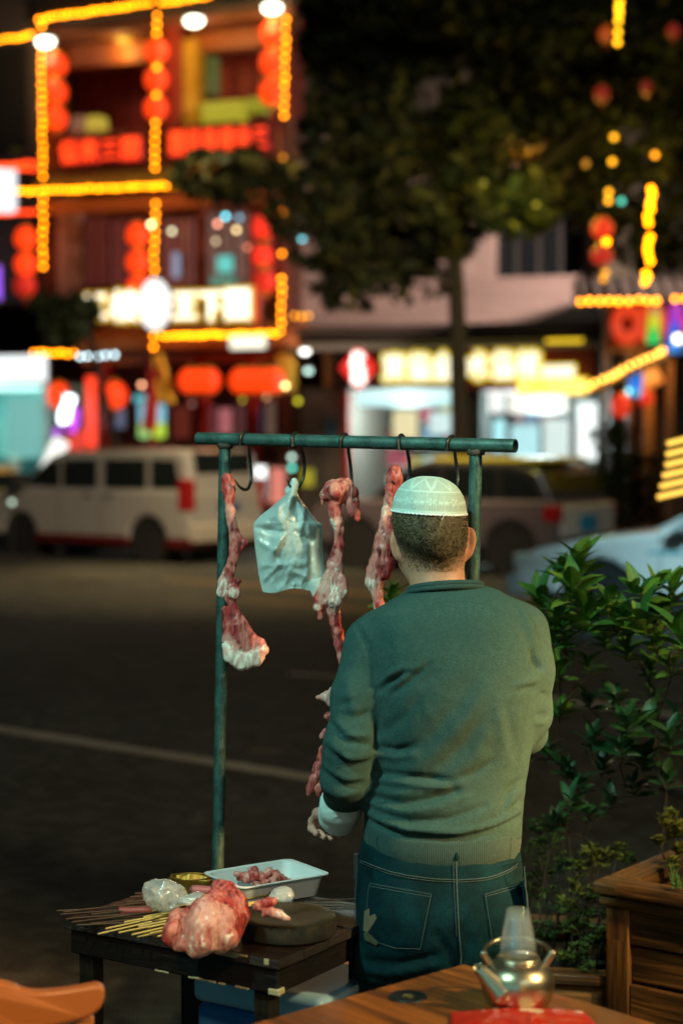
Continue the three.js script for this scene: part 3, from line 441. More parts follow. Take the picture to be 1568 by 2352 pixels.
// ---------------------------------------------------------------- the plain building on the right with two bright shops
const R = new Frame(W(1050, 1020, 35), 17);
{
  const B = R.thing('shop_building', 'plain plastered building with two brightly lit shops under a dark canopy', 'building', null);
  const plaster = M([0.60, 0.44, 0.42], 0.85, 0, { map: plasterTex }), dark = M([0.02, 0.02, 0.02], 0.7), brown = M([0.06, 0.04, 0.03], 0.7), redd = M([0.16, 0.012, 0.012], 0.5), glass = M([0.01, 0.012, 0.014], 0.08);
  const b = (n, m, ...a) => P(B, n, R.box(...a), m);
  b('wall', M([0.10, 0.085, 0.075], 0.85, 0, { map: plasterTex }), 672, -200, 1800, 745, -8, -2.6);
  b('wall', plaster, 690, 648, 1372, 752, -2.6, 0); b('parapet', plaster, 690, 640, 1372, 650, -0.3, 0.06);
  b('column', plaster, 1008, 430, 1130, 648, -2.6, -0.02); b('column', plaster, 1345, 300, 1378, 648, -2.6, -0.02); b('column', plaster, 690, 300, 720, 648, -2.6, -0.02);
  b('lintel', plaster, 690, 402, 1372, 432, -2.6, -0.04);
  // upper floor: lit soffit of the recessed balcony
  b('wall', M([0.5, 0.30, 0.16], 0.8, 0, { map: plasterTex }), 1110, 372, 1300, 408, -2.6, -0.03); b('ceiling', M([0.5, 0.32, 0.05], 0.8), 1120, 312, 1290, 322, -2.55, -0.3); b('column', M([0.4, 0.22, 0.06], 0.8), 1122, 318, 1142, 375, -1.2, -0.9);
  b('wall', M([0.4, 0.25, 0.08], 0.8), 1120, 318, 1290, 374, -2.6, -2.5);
  // windows of the second floor: panes, frames, one sash a little open
  for (const [x0, x1] of [[725, 1006], [1132, 1343]]) {
    const w = P(B, 'window', R.box(x0, 432, x1, 648, -2.55, -2.45), dark), r = R.rect(x0 + 4, 436, x1 - 4, 644, -0.5), n = 4;
    for (let i = 0; i < n; i++) P(w, 'window_pane', box(lerp(r.x0, r.x1, i / n) + 0.04, lerp(r.x0, r.x1, (i + 1) / n) - 0.04, r.y0 + 0.05, r.y1 - 0.05, -0.53, -0.51), glass);
    P(w, 'window_frame', merge([...Array.from({ length: n + 1 }, (_, i) => box(lerp(r.x0, r.x1, i / n) - 0.03, lerp(r.x0, r.x1, i / n) + 0.03, r.y0, r.y1, -0.56, -0.47)), box(r.x0, r.x1, r.y0 - 0.03, r.y0 + 0.03, -0.565, -0.465), box(r.x0, r.x1, r.y1 - 0.03, r.y1 + 0.03, -0.565, -0.465)]), M([0.05, 0.045, 0.04], 0.5));
  }
  b('sill', brown, 720, 644, 1372, 650, -0.55, -0.31);
  // canopy over the shops
  b('canopy', dark, 668, 752, 1374, 772, -2.6, 1.3); b('gutter', brown, 668, 760, 1374, 770, 1.3, 1.42);
  { const r = R.rect(668, 748, 1374, 756, 1.3); for (let x = r.x0; x < r.x1; x += 0.22) P(B, 'tile', box(x, x + 0.17, r.y0 - 0.01, r.y0 + 0.1, 1.0, 1.38), brown); }
  b('sign_wall', M([0.02, 0.013, 0.012], 0.5), 745, 800, 1060, 892, -0.1, 0.55); b('sign_wall', redd, 1060, 792, 1365, 892, -0.1, 0.55); b('soffit', M([0.3, 0.28, 0.24], 0.7), 690, 786, 1370, 798, -0.1, 1.2);
  // ground floor: shop bays
  b('back_wall', M([0.55, 0.62, 0.62], 0.7), 700, 892, 1374, 1230, -4.2, -4); b('floor', M([0.4, 0.4, 0.38], 0.4), 700, 1226, 1374, 1238, -4, 0.4); b('ceiling', M([0.6, 0.62, 0.62], 0.8), 745, 880, 1374, 888, -4, 0.5);
  for (const [x0, x1, m] of [[690, 800, M([0.16, 0.13, 0.11], 0.7)], [1050, 1104, dark], [1366, 1392, dark]]) b('pier', m, x0, 892, x1, 1236, -4, 0.4);
  b('pier', M([0.5, 0.02, 0.02], 0.5), 788, 900, 800, 1236, 0.4, 0.5);
  b('poster', M([0.25, 0.12, 0.02], 0.6), 742, 806, 762, 890, 0.5, 0.6); b('shop_door', M([0.1, 0.09, 0.08], 0.4), 702, 930, 742, 1236, 0.4, 0.45); b('notice', M([0.03, 0.12, 0.2], 0.5), 748, 960, 772, 1010, 0.4, 0.45);
  // shelves and goods
  const hues = [[0.75, 0.8, 0.75], [0.55, 0.42, 0.12], [0.5, 0.08, 0.12], [0.12, 0.45, 0.5], [0.85, 0.8, 0.6], [0.2, 0.3, 0.5], [0.7, 0.35, 0.4]];
  for (const [x0, x1, z] of [[808, 1046, -2.6], [1110, 1300, -3.0]]) {
    const r = R.rect(x0, 940, x1, 1226, z), sh = P(B, 'shelf', merge(Array.from({ length: 5 }, (_, k) => box(r.x0, r.x1, 0.3 + k * 0.48, 0.34 + k * 0.48, z - 0.4, z))), M([0.7, 0.72, 0.7], 0.5));
    for (let k = 0; k < 5; k++) for (let x = r.x0 + 0.05; x < r.x1 - 0.2;) { const w = rr(0.12, 0.34), h = rr(0.16, 0.4); P(sh, 'goods_box', rbox(x, x + w, 0.35 + k * 0.48, 0.35 + k * 0.48 + h, z - 0.3, z - 0.03, 0.02), M(hues[Math.floor(rnd() * hues.length)], 0.5)); x += w + rr(0.01, 0.12); }
  }
  b('ceiling_lamp', E([1.2, 1.5, 1.45]), 806, 897, 1046, 899, -2.2, 0.1); b('ceiling_lamp', E([1.4, 1.45, 1.4]), 1108, 897, 1362, 899, -2.6, 0.1);
  for (const [x0, x1, I] of [[806, 1046, 24], [1108, 1362, 28]]) { const [x, y] = R.loc((x0 + x1) / 2, 915, 0); const l = new THREE.PointLight(new THREE.Color().setRGB(0.72, 1, 0.97), I); l.position.copy(R.at(x, y - 0.3, -0.2)); l.castShadow = true; l.shadow.radius = 20; scene.add(l); }
}
panel(R, 802, 898, 1048, 934, -0.3, E([0.6, 0.95, 0.95]), 'header_light_panel', 'cyan white light strip across the top of the left shop');
panel(R, 812, 945, 860, 1010, -2.3, E([0.5, 0.75, 0.75]), 'shop_light_panel', 'pale light panel at the left inside the left shop'); panel(R, 900, 940, 960, 1010, -2.3, E([0.75, 0.62, 0.3]), 'shop_light_panel', 'cream light panel in the middle of the left shop'); panel(R, 985, 945, 1040, 1000, -2.3, E([0.55, 0.7, 0.68]), 'shop_light_panel', 'pale light panel at the right inside the left shop');
panel(R, 1106, 895, 1158, 950, -0.3, E([0.95, 0.95, 0.9]), 'shop_light_panel', 'bright white light panel at the top left of the right shop'); panel(R, 1165, 905, 1305, 950, -0.5, E([0.88, 0.74, 0.6]), 'shop_light_panel', 'warm white light panel across the top of the right shop');
panel(R, 1112, 962, 1160, 1040, -0.8, E([0.35, 0.8, 0.85]), 'shop_light_panel', 'mint light panel at the left of the right shop'); panel(R, 1170, 975, 1240, 1060, -2.4, E([0.42, 0.75, 0.78]), 'shop_light_panel', 'mint light panel in the middle of the right shop'); panel(R, 1245, 960, 1310, 1100, -2.4, E([0.62, 0.72, 0.68]), 'shop_light_panel', 'whitish light panel at the right inside the right shop');
panel(R, 1322, 922, 1372, 1060, 0.9, E([1.3, 1.4, 1.35]), 'upright_light_sign', 'tall upright white light box at the right end of the right shop', 'sign');
{ // counter in front of the right shop
  const r = R.rect(1215, 1080, 1345, 1214, 1.2), o = R.thing('shop_counter', 'pale shop counter with a red stripe in front of the right shop', 'counter', null, (r.x0 + r.x1) / 2, 0.13, 1.0), w = (r.x1 - r.x0) / 2, h = 1.25;
  P(o, 'body', rbox(-w, w, 0, h, -0.3, 0.3, 0.04), M([0.35, 0.5, 0.47], 0.4)); P(o, 'red_stripe', rbox(-w - 0.01, w + 0.01, 0.12, 0.3, -0.31, 0.31, 0.02), M([0.6, 0.02, 0.02], 0.4)); P(o, 'top', rbox(-w - 0.05, w + 0.05, h, h + 0.05, -0.35, 0.35, 0.02), M([0.7, 0.7, 0.65], 0.3));
  const q = R.rect(1330, 1120, 1400, 1214, 1.0), c = R.thing('goods_stand', 'brown stand of goods beside the pale shop counter', 'stand', null, (q.x0 + q.x1) / 2, 0.13, 0.9);
  P(c, 'frame', rbox(-0.3, 0.3, 0, 1.2, -0.25, 0.2, 0.02), M([0.3, 0.2, 0.04], 0.6)); for (let k = 0; k < 4; k++) P(c, 'shelf', rbox(-0.32, 0.32, 0.2 + k * 0.3, 0.23 + k * 0.3, -0.2, 0.28, 0.01), M([0.42, 0.28, 0.05], 0.6));
}
{ const YF = E([1.5, 1.45, 1.1]), YR = E([1.1, 0.78, 0.01]);
  charSign(R, 878, 812, 1046, 874, 0.72, ['dense', 'left', 'roof'], 'yellow_edged_sign', 'three white characters with yellow edges left of the tree trunk', YF, YR, 0.075, null, { group: null });
  charSign(R, 1070, 806, 1240, 872, 0.72, ['water', 'left', 'tower'], 'yellow_edged_sign', 'three white characters with yellow edges right of the tree trunk', YF, YR, 0.07, null);
  charSign(R, 1244, 840, 1318, 870, 0.9, ['left', 'dense', 'gate'], 'yellow_edged_sign', 'three small white characters at the right end of the shop sign', YF, YR, 0.05, null);
  charSign(R, 1190, 872, 1346, 902, 1.0, ['dense', 'three', 'left', 'roof', 'gate'], 'yellow_small_sign', 'low row of small yellow characters over the right shop', E([2.2, 1.6, 0.3]), E([1.3, 0.75, 0.01]), 0.05, null);
  const [x, y] = R.loc(823, 845, 0.9), o = R.thing('diamond_sign', 'red diamond sign with a white character left of the shop sign', 'sign', null, x, y, 0.9);
  P(o, 'lit_face', new THREE.BoxGeometry(0.54, 0.54, 0.1).rotateZ(Math.PI / 4).scale(1, 1.12, 1), E([0.95, 0.03, 0.02], [0.5, 0.02, 0.02])); P(o, 'sign_character', strokes(GLYPH.left, 0.26, 0.6, 0.055, 0.03, 0.075), E([3.2, 3, 2.7])); P(o, 'bracket', rod(V(0, 0.1, -0.05), V(0, 0.1, -0.35), 0.03), wire);
}
{ // thin tube lamp under the canopy, bright at its right end, and a few lamps by the shop doors
  panel(R, 1250, 776, 1340, 790, 1.25, E([1.3, 0.85, 0.03]), 'tube_lamp', 'yellow tube lamp at the right end of the canopy', 'lamp'); panel(R, 700, 784, 1245, 790, 1.2, E([0.22, 0.16, 0.03]), 'dim_tube_lamp', 'long dim yellow tube lamp under the canopy edge', 'lamp');
  [[700, 806, [6, 6, 5.4], 1.9, 'white lamp under the canopy beside the restaurant corner'], [708, 852, [2.2, 3.2, 2.8], 1.4, 'pale green lamp below the white canopy lamp']].forEach(([x, y, c, s, l]) => { const o = T('canopy_lamp', l, 'lamp', null, R.hit(x, y, 1.1)); P(o, 'bulb', bulbGeo, E(c)).scale.set(s * 1.3, s * 0.9, s); P(o, 'socket', new THREE.CylinderGeometry(0.04, 0.05, 0.1, 8).translate(0, 0.12, 0), wire); });
  const l = new THREE.PointLight(new THREE.Color().setRGB(1, 0.62, 0.12), 2.2); l.position.copy(R.hit(1205, 350, -1.6)); l.castShadow = true; l.shadow.radius = 10; scene.add(l);
  const o = T('balcony_lamp', 'hidden warm lamp on the recessed balcony behind the tree crown', 'lamp', null, R.hit(1205, 336, -1.5)); P(o, 'bulb', new THREE.SphereGeometry(0.1, 10, 8), E([0.5, 0.32, 0.04])); P(o, 'socket', new THREE.CylinderGeometry(0.04, 0.05, 0.1, 8).translate(0, 0.12, 0), wire);
}

// ---------------------------------------------------------------- the wooden gate house at the right edge
const Q = new Frame(W(1440, 1020, 30), 6), Q2 = new Frame(Q.hit(1350, 887, 2.4), -38);
{
  const B = Q.thing('gate_house', 'dark wooden gate house with lit eaves at the right edge', 'building', null), dark = M([0.03, 0.02, 0.016], 0.7), wood = M([0.15, 0.07, 0.025], 0.6), amber = M([0.35, 0.16, 0.03], 0.6);
  const b = (n, m, ...a) => P(B, n, Q.box(...a), m);
  b('wall', dark, 1400, 640, 1900, 1240, -3, -1.4); b('wall', M([0.05, 0.035, 0.02], 0.8), 1380, -200, 1900, 640, -5, -3.5);
  b('beam', wood, 1330, 676, 1900, 688, -0.3, 0); { const r = Q.rect(1322, 650, 1800, 680, 0.4), g = new THREE.Shape([new THREE.Vector2(-1.4, r.y1 + 0.25), new THREE.Vector2(0.5, r.y0), new THREE.Vector2(0.5, r.y0 - 0.08), new THREE.Vector2(-1.4, r.y0 - 0.05)]); const roof = P(B, 'roof', new THREE.ExtrudeGeometry(g, { depth: r.x1 - r.x0, bevelEnabled: false }).rotateY(-Math.PI / 2).translate(r.x1, 0, 0), dark); const tile = rod(V(0, r.y1 + 0.26, -1.4), V(0, r.y0 + 0.02, 0.52), 0.05, 0.05, 6); for (let x = r.x0 + 0.1; x < r.x1; x += 0.24) P(roof, 'tile', tile, dark).position.x = x; }
  for (const [x0, x1, m] of [[1385, 1396, wood], [1440, 1452, wood], [1478, 1500, amber], [1530, 1545, wood], [1580, 1600, dark]]) b('column', m, x0, 690, x1, 1240, -0.6, -0.3);
  b('lintel', wood, 1385, 790, 1800, 808, -0.3, -0.25); b('railing', wood, 1396, 1130, 1800, 1140, -0.4, -0.32);
  for (let i = 0; i < 10; i++) b('baluster', wood, 1402 + i * 18, 1140, 1408 + i * 18, 1236, -0.38, -0.34);
  b('door', M([0.16, 0.05, 0.03], 0.6), 1454, 900, 1478, 1236, -1.39, -1.35); b('door', M([0.1, 0.05, 0.03], 0.6), 1502, 900, 1530, 1236, -1.39, -1.35);
  const s = new THREE.PointLight(new THREE.Color().setRGB(1, 0.5, 0.12), 3.5); s.position.copy(Q.hit(1490, 850, 0.2)); s.castShadow = true; s.shadow.radius = 10; scene.add(s);
}
{
  const G2 = 'string lights of the gate house', q = (pts, px, label, z = 0.5, m = YELLOW, s = 1.15) => lightString(pts.map(([x, y]) => Q.hit(x, y, z)), px / 133, label, G2, m, bulbGeo, s);
  q([[1333, 692], [1507, 689]], 21.5, 'level yellow string along the eave of the gate house'); q([[1550, 686], [1640, 684]], 21.5, 'level yellow string running out of the picture right of the purple tube');
  lightString([Q2.o.clone().setY(Q.hit(1350, 887, 2.4).y), Q.hit(1536, 799, 0.4)], 0.22, 'slanting yellow string along the awning of the gate house', G2, E([8.5, 3.6, 0.5]), bulbGeo, 1.15);
  const dots = [[1494, 434], [1497, 447], [1493, 462], [1491, 474], [1493, 480], [1486, 497], [1488, 512], [1492, 545], [1488, 556], [1486, 570], [1488, 584], [1492, 600], [1482, 628], [1486, 636], [1480, 648]];
  singleBulbs(dots.map(([x, y]) => W(x, y, 22.5)), 'upright string of yellow bulbs hanging through the leaves above the gate house', G2, YELLOW);
  singleBulbs([[1409, 315], [1405, 371], [1397, 441], [1396, 461]].map(([x, y]) => W(x, y, 22.5)), 'sparse upright string of amber bulbs left of the yellow one', G2, E([4.2, 1.7, 0.05]));
  singleBulbs([[1392, 555]].map(([x, y]) => W(x, y, 22)), 'single yellow bulb between the two hanging lanterns', G2, YELLOW);
  singleBulbs([[1390, 626], [1384, 641]].map(([x, y]) => W(x, y, 22.5)), 'pair of dim amber bulbs under the hanging lanterns', G2, E([2.6, 1.0, 0.04]));
  singleBulbs([[1345, 374], [1344, 378]].map(([x, y]) => W(x, y, 22.5)), 'faint amber bulb left of the sparse string', G2, E([0.9, 0.35, 0.03])); singleBulbs([[1503, 356]].map(([x, y]) => W(x, y, 22.5)), 'single orange bulb high above the gate house', G2, E([4.5, 1.5, 0.05]));
  singleBulbs([[1422, 4], [1420, 18], [1421, 31], [1419, 48], [1418, 74], [1417, 97]].map(([x, y]) => W(x, y, 22.5)), 'upright string of amber bulbs at the very top of the tree', G2, E([6, 2.6, 0.05]));
  const o = T('small_lamp', 'teal lamp beside the sparse string of amber bulbs', 'lamp', null, W(1426, 462, 22.5)); P(o, 'bulb', bulbGeo, E([0.2, 1.7, 1.2])); P(o, 'socket', new THREE.CylinderGeometry(0.02, 0.03, 0.07, 8).translate(0, 0.08, 0), wire);
  const lr = (x, y, r, l, m = lanternRed, sy = 1.08) => lantern(y < 620 ? W(x, y, 22.8) : Q.hit(x, y, 0.3), r / (y < 620 ? 175 : 133), l, 'red lanterns around the gate house', m, sy);
  const soft = E([0.7, 0.035, 0.012], [0.5, 0.02, 0.01]);
  lr(1382, 525, 25, 'upper of two hanging red lanterns left of the upright yellow string', E([0.85, 0.035, 0.006]), 1.02); lr(1381, 586, 25, 'lower of two hanging red lanterns left of the upright yellow string', E([0.5, 0.015, 0.008]), 0.95);
  lr(1391, 79, 18, 'red lantern beside the topmost amber bulbs', E([0.36, 0.045, 0.006])); lr(1545, 72, 16, 'dim red lantern in the leaves at the top right corner', E([0.18, 0.008, 0.004])); lr(1381, 216, 18, 'dim red lantern high in the leaves left of the others', E([0.22, 0.01, 0.004])); lr(1483, 201, 14, 'small dim red lantern high in the leaves right of the others', E([0.16, 0.008, 0.004]));
  lr(1424, 932, 21, 'red lantern hanging under the awning below the blue tube', soft, 1.35); lr(1482, 915, 17, 'small red lantern right of the cyan lamp', soft); lr(1558, 745, 22, 'red lantern behind the purple and blue tube', soft);
  // what the strings in the crown throw on the leaves round them
  for (const [x, y, z, i, c] of [[1560, 470, 23.4, 3, [1, 0.62, 0.12]], [1300, 340, 23.4, 2.6, [1, 0.6, 0.12]], [1480, 320, 23.6, 2.4, [1, 0.6, 0.12]], [1230, 470, 23.2, 4, [0.9, 0.85, 0.12]], [1110, 420, 23.2, 1.6, [0.9, 0.8, 0.15]]]) { const l = new THREE.PointLight(new THREE.Color().setRGB(...c), i); l.position.copy(W(x, y, z)); l.castShadow = true; l.shadow.radius = 10; scene.add(l); }
  singleBulbs([W(1230, 470, 23.2)], 'faint yellow bulb half hidden in the leaves right of the tree trunk', G2, E([0.5, 0.4, 0.02])); singleBulbs([W(1110, 420, 23.2)], 'faint yellow bulb half hidden in the leaves straight above the trunk fork', G2, E([0.3, 0.25, 0.02]));
  // red ring shaped characters under the eave
  [[1440, 744], [1495, 742]].forEach(([x, y], i) => { const t = T('red_ring_sign', `${['left', 'right'][i]} red ring shaped sign under the eave of the gate house`, 'sign', 'red ring signs', Q.hit(x, y, 0.05)); P(t, 'lit_ring', new THREE.TorusGeometry(0.19, 0.09, 10, 24).scale(1, 1.3, 1), E([0.75, 0.045, 0.012])); P(t, 'backing', rbox(-0.3, 0.3, -0.36, 0.36, -0.12, -0.09, 0.02), M([0.2, 0.01, 0.01], 0.6)); });
  // meteor tubes: rods of coloured light
  const rodLamp = (x0, y0, x1, y1, z, cols, label) => { const a = Q.hit(x0, y0, z), c = Q.hit(x1, y1, z), t = T('tube_lamp', label, 'tube lamp', 'hanging coloured tube lamps', c); const n = cols.length; cols.forEach((k, i) => { const p = a.clone().lerp(c, i / n).sub(c), q2 = a.clone().lerp(c, (i + 1) / n).sub(c); P(t, 'lit_tube', rod(p, q2, 0.11, 0.11, 12), E(k)); }); P(t, 'end_cap', new THREE.CylinderGeometry(0.115, 0.1, 0.05, 12), wire); return t; };
  rodLamp(1503, 708, 1498, 792, 0.5, [[0.5, 0.28, 0.06], [0.75, 0.6, 0.02], [0.45, 0.7, 0.03], [0.02, 0.6, 0.08], [0.0, 0.75, 0.15]], 'hanging tube lamp glowing amber above and green below');
  rodLamp(1552, 700, 1546, 812, 0.5, [[0.5, 0.03, 0.5], [0.35, 0.04, 0.6], [0.04, 0.12, 0.8], [0.01, 0.2, 0.9], [0.01, 0.3, 0.95]], 'hanging tube lamp glowing purple above and blue below');
  rodLamp(1462, 838, 1456, 912, 0.9, [[0.02, 0.12, 0.5], [0.01, 0.2, 0.7], [0.02, 0.2, 0.85], [0.1, 0.5, 0.9]], 'hanging blue tube lamp with a cyan tip under the slanting string');
  const cy = T('small_lamp', 'bright cyan lamp at the foot of the blue tube', 'lamp', null, Q.hit(1450, 899, 0.9)); P(cy, 'bulb', bulbBig, E([1.2, 5, 5])); P(cy, 'socket', new THREE.CylinderGeometry(0.03, 0.04, 0.07, 8).translate(0, 0.1, 0), wire);
  const wl = T('small_lamp', 'white lamp on the purple and blue tube at the right edge', 'lamp', null, Q.hit(1556, 778, 0.7)); P(wl, 'bulb', bulbBig, E([5, 4.6, 3.6])); P(wl, 'socket', new THREE.CylinderGeometry(0.03, 0.04, 0.07, 8).translate(0, 0.1, 0), wire);
  // awning that carries the slanting string
  const A = Q2.o.clone().setY(Q.hit(1350, 893, 2.4).y), C = Q.hit(1540, 806, 0.4), aw = T('awning', 'dark awning edge under the slanting yellow string', 'awning', null, A), d = C.clone().sub(A), back = V(0.9, 0.55, -1.9);
  const g = new THREE.BufferGeometry(); const pts = [V(), d, d.clone().add(back), back]; const th = V(0, -0.1, 0), all = [...pts, ...pts.map((p) => p.clone().add(th))]; g.setAttribute('position', new THREE.Float32BufferAttribute(all.flatMap((p) => p.toArray()), 3)); g.setIndex([0, 1, 2, 0, 2, 3, 4, 6, 5, 4, 7, 6, 0, 4, 5, 0, 5, 1, 1, 5, 6, 1, 6, 2, 2, 6, 7, 2, 7, 3, 3, 7, 4, 3, 4, 0]); P(aw, 'awning_cloth', g.toNonIndexed(), M([0.25, 0.17, 0.06], 0.8)).geometry.computeVertexNormals(); P(aw, 'front_bar', rod(V(0, -0.08, 0.02), d.clone().add(V(0, -0.08, 0.02)), 0.05), M([0.4, 0.28, 0.06], 0.5));
  const orange = Q.rect(1460, 850, 1525, 890, -0.2), os = Q.thing('orange_sign', 'orange lit board under the awning, right of the blue tube', 'sign', null, (orange.x0 + orange.x1) / 2, orange.y0, -0.2); P(os, 'lit_face', rbox(-0.25, 0.25, 0, 0.3, -0.05, 0.03, 0.03).rotateZ(0.35), E([0.8, 0.16, 0.01])); P(os, 'bracket', rod(V(0, 0.1, -0.05), V(0, 0.1, -0.2), 0.03), wire);
  // stack of bent yellow light tubes on a stand, nearer than the pale car
  const st = T('light_tube_stack', 'stack of six short bent yellow light tubes at the right edge above the pale car', 'light', null, W(1556, 1150, 9).setY(0)); for (let i = 0; i < 6; i++) { const p = W(1556 - (i > 2 ? (i - 2) * 4 : 0) - i * 2, 1014 + i * 24.5, 9).sub(st.position); P(st, 'lit_tube', tube([p.clone().add(V(-0.06, -0.012, 0.02)), p.clone().add(V(0, 0.004, 0.04)), p.clone().add(V(0.09, 0.022, 0.02))], 0.0125, 12, 8), E([1.9, 1.1, 0.16])); } P(st, 'stand', rod(V(0.05, 1.9, 0), V(0.05, 0, 0), 0.012), wire); P(st, 'foot', rod(V(0.05, 0, 0), V(0.05, 0.03, 0), 0.14, 0.12, 16), wire);
}
// potted shrubs in front of the gate house
function farShrub(p, w, h, n, label, rgb) {
  const o = T('potted_shrub', label, 'shrub', 'shrubs before the gate house', p), pos = [], nor = [];
  const leaf = (c, s) => { const a = V(rr(-1, 1), rr(-1, 1), rr(-1, 1)).normalize(), b = V(rr(-1, 1), rr(-0.3, 1), rr(-1, 1)).normalize(), n2 = a.clone().cross(b).normalize(), q = [c.clone().addScaledVector(a, -s * 0.35), c.clone().addScaledVector(b, s), c.clone().addScaledVector(a, s * 0.35)]; q.forEach((v) => { pos.push(...v.toArray()); nor.push(...n2.toArray()); }); };
  for (let i = 0; i < n; i++) leaf(V(rr(-1, 1) * w * (0.6 + 0.4 * rnd()), 0.3 + h * rnd(), rr(-1, 1) * w * 0.7), 0.13);
  const g = new THREE.BufferGeometry(); g.setAttribute('position', new THREE.Float32BufferAttribute(pos, 3)); g.setAttribute('normal', new THREE.Float32BufferAttribute(nor, 3));
  P(o, 'foliage', g, M(rgb, 0.6)); P(o, 'stem', merge([-0.4, 0, 0.4].map((k) => rod(V(k * w * 0.4, 0.2, 0), V(k * w, h, 0), 0.03, 0.012, 6))), M([0.05, 0.03, 0.02], 0.9)); P(o, 'pot', new THREE.CylinderGeometry(w * 0.6, w * 0.45, 0.35, 16).translate(0, 0.17, 0), M([0.12, 0.06, 0.03], 0.8));
}
farShrub(Q.hit(1410, 1060, 1.2).setY(0.13), 0.45, 1.7, 700, 'tall dark green shrub right of the upright light box', [0.05, 0.09, 0.02]);
farShrub(Q.hit(1470, 1060, 1.4).setY(0.13), 0.4, 1.2, 500, 'lower dark green shrub before the gate house columns', [0.04, 0.07, 0.02]);
// ---------------------------------------------------------------- vehicles
const tyreM = M([0.012, 0.012, 0.013], 0.85), rimM = M([0.32, 0.32, 0.34], 0.35, 0.7), tint = M([0.012, 0.016, 0.018], 0.06), trimM = M([0.02, 0.02, 0.02], 0.5);
function vehicle(fr, x, z, name, label, cat, v) {       // local x runs from the front (small) to the rear; z = 0 is the side that faces the camera, the body goes to -width
  const o = fr.thing(name, label, cat, v.group, x, 0, z), w = v.width, S = (pts, bev, depth, z0, mat, nm) => { const sh = new THREE.Shape(pts.map((p) => new THREE.Vector2(p[0], p[1]))); const g = new THREE.ExtrudeGeometry(sh, { depth: depth - 2 * bev, bevelEnabled: bev > 0, bevelThickness: bev, bevelSize: bev, bevelOffset: -bev, bevelSegments: 3, curveSegments: 8 }); g.translate(0, 0, z0 + bev); return P(o, nm, g, mat); };
  const arch = (cx, r) => Array.from({ length: 9 }, (_, i) => { const a = Math.PI * (1 - i / 8); return [cx + r * Math.cos(a), v.sill + (v.archLift ?? 0.02) + r * Math.sin(a) * 0.92]; });
  const [wa, wb] = v.wheels, r = v.wheelR, low = [...v.lower[0], ...arch(wa, r * 1.16).map((p) => p), ...arch(wb, r * 1.16), ...v.lower[1]];
  const paint = M(v.paint, 0.28, 0.1, { clearcoat: 0.8, clearcoatRoughness: 0.1 });
  S(low, 0.07, w, -w, paint, 'body');
  S(v.cabin, 0.1, w - 0.16, -w + 0.08, v.cabinPaint ? M(v.cabinPaint, 0.3, 0.1, { clearcoat: 0.6 }) : paint, 'cabin');
  for (const q of v.windows) for (const side of [0, 1]) { const g = new THREE.ExtrudeGeometry(new THREE.Shape(q.map((p) => new THREE.Vector2(p[0], p[1]))), { depth: 0.012, bevelEnabled: false }); P(o, 'window', g.translate(0, 0, side ? -w + 0.066 : -0.078), tint); }
  if (v.sillPaint) P(o, 'sill_stripe', merge([box(wa + r * 1.2, wb - r * 1.2, v.sill - 0.06, v.sill + 0.06, -w - 0.01, 0.012), box(wb + r * 1.2, v.rear - 0.02, v.sill - 0.06, v.sill + 0.06, -w - 0.01, 0.012)]), M(v.sillPaint, 0.4));
  for (const cx of [wa, wb]) for (const s of [0, 1]) { const t = P(o, 'wheel', new THREE.TorusGeometry(r * 0.78, r * 0.26, 12, 28).scale(1, 1, 0.75), tyreM); t.position.set(cx, r * 1.02, s ? -w + 0.12 : -0.12); const h = P(t, 'rim', new THREE.CylinderGeometry(r * 0.62, r * 0.62, 0.12, 20).rotateX(Math.PI / 2), rimM); P(o, 'wheel_arch', new THREE.CylinderGeometry(r * 1.13, r * 1.13, 0.5, 20).rotateX(Math.PI / 2).translate(cx, v.sill + 0.02, s ? -w + 0.3 : -0.3), trimM); }
  P(o, 'underbody', box(v.front + 0.25, v.rear - 0.2, 0.16, v.sill + 0.02, -w + 0.1, -0.1), trimM);
  for (const [n, x0, x1, y0, y1, z0, z1, mat] of v.parts ?? []) P(o, n, rbox(x0, x1, y0, y1, z0, z1, 0.03), mat);
  return o;
}
const VAN = new Frame(G(55, 1276), 38);
const redLens = M([0.32, 0.012, 0.01], 0.15), clearLens = M([0.55, 0.55, 0.5], 0.1);
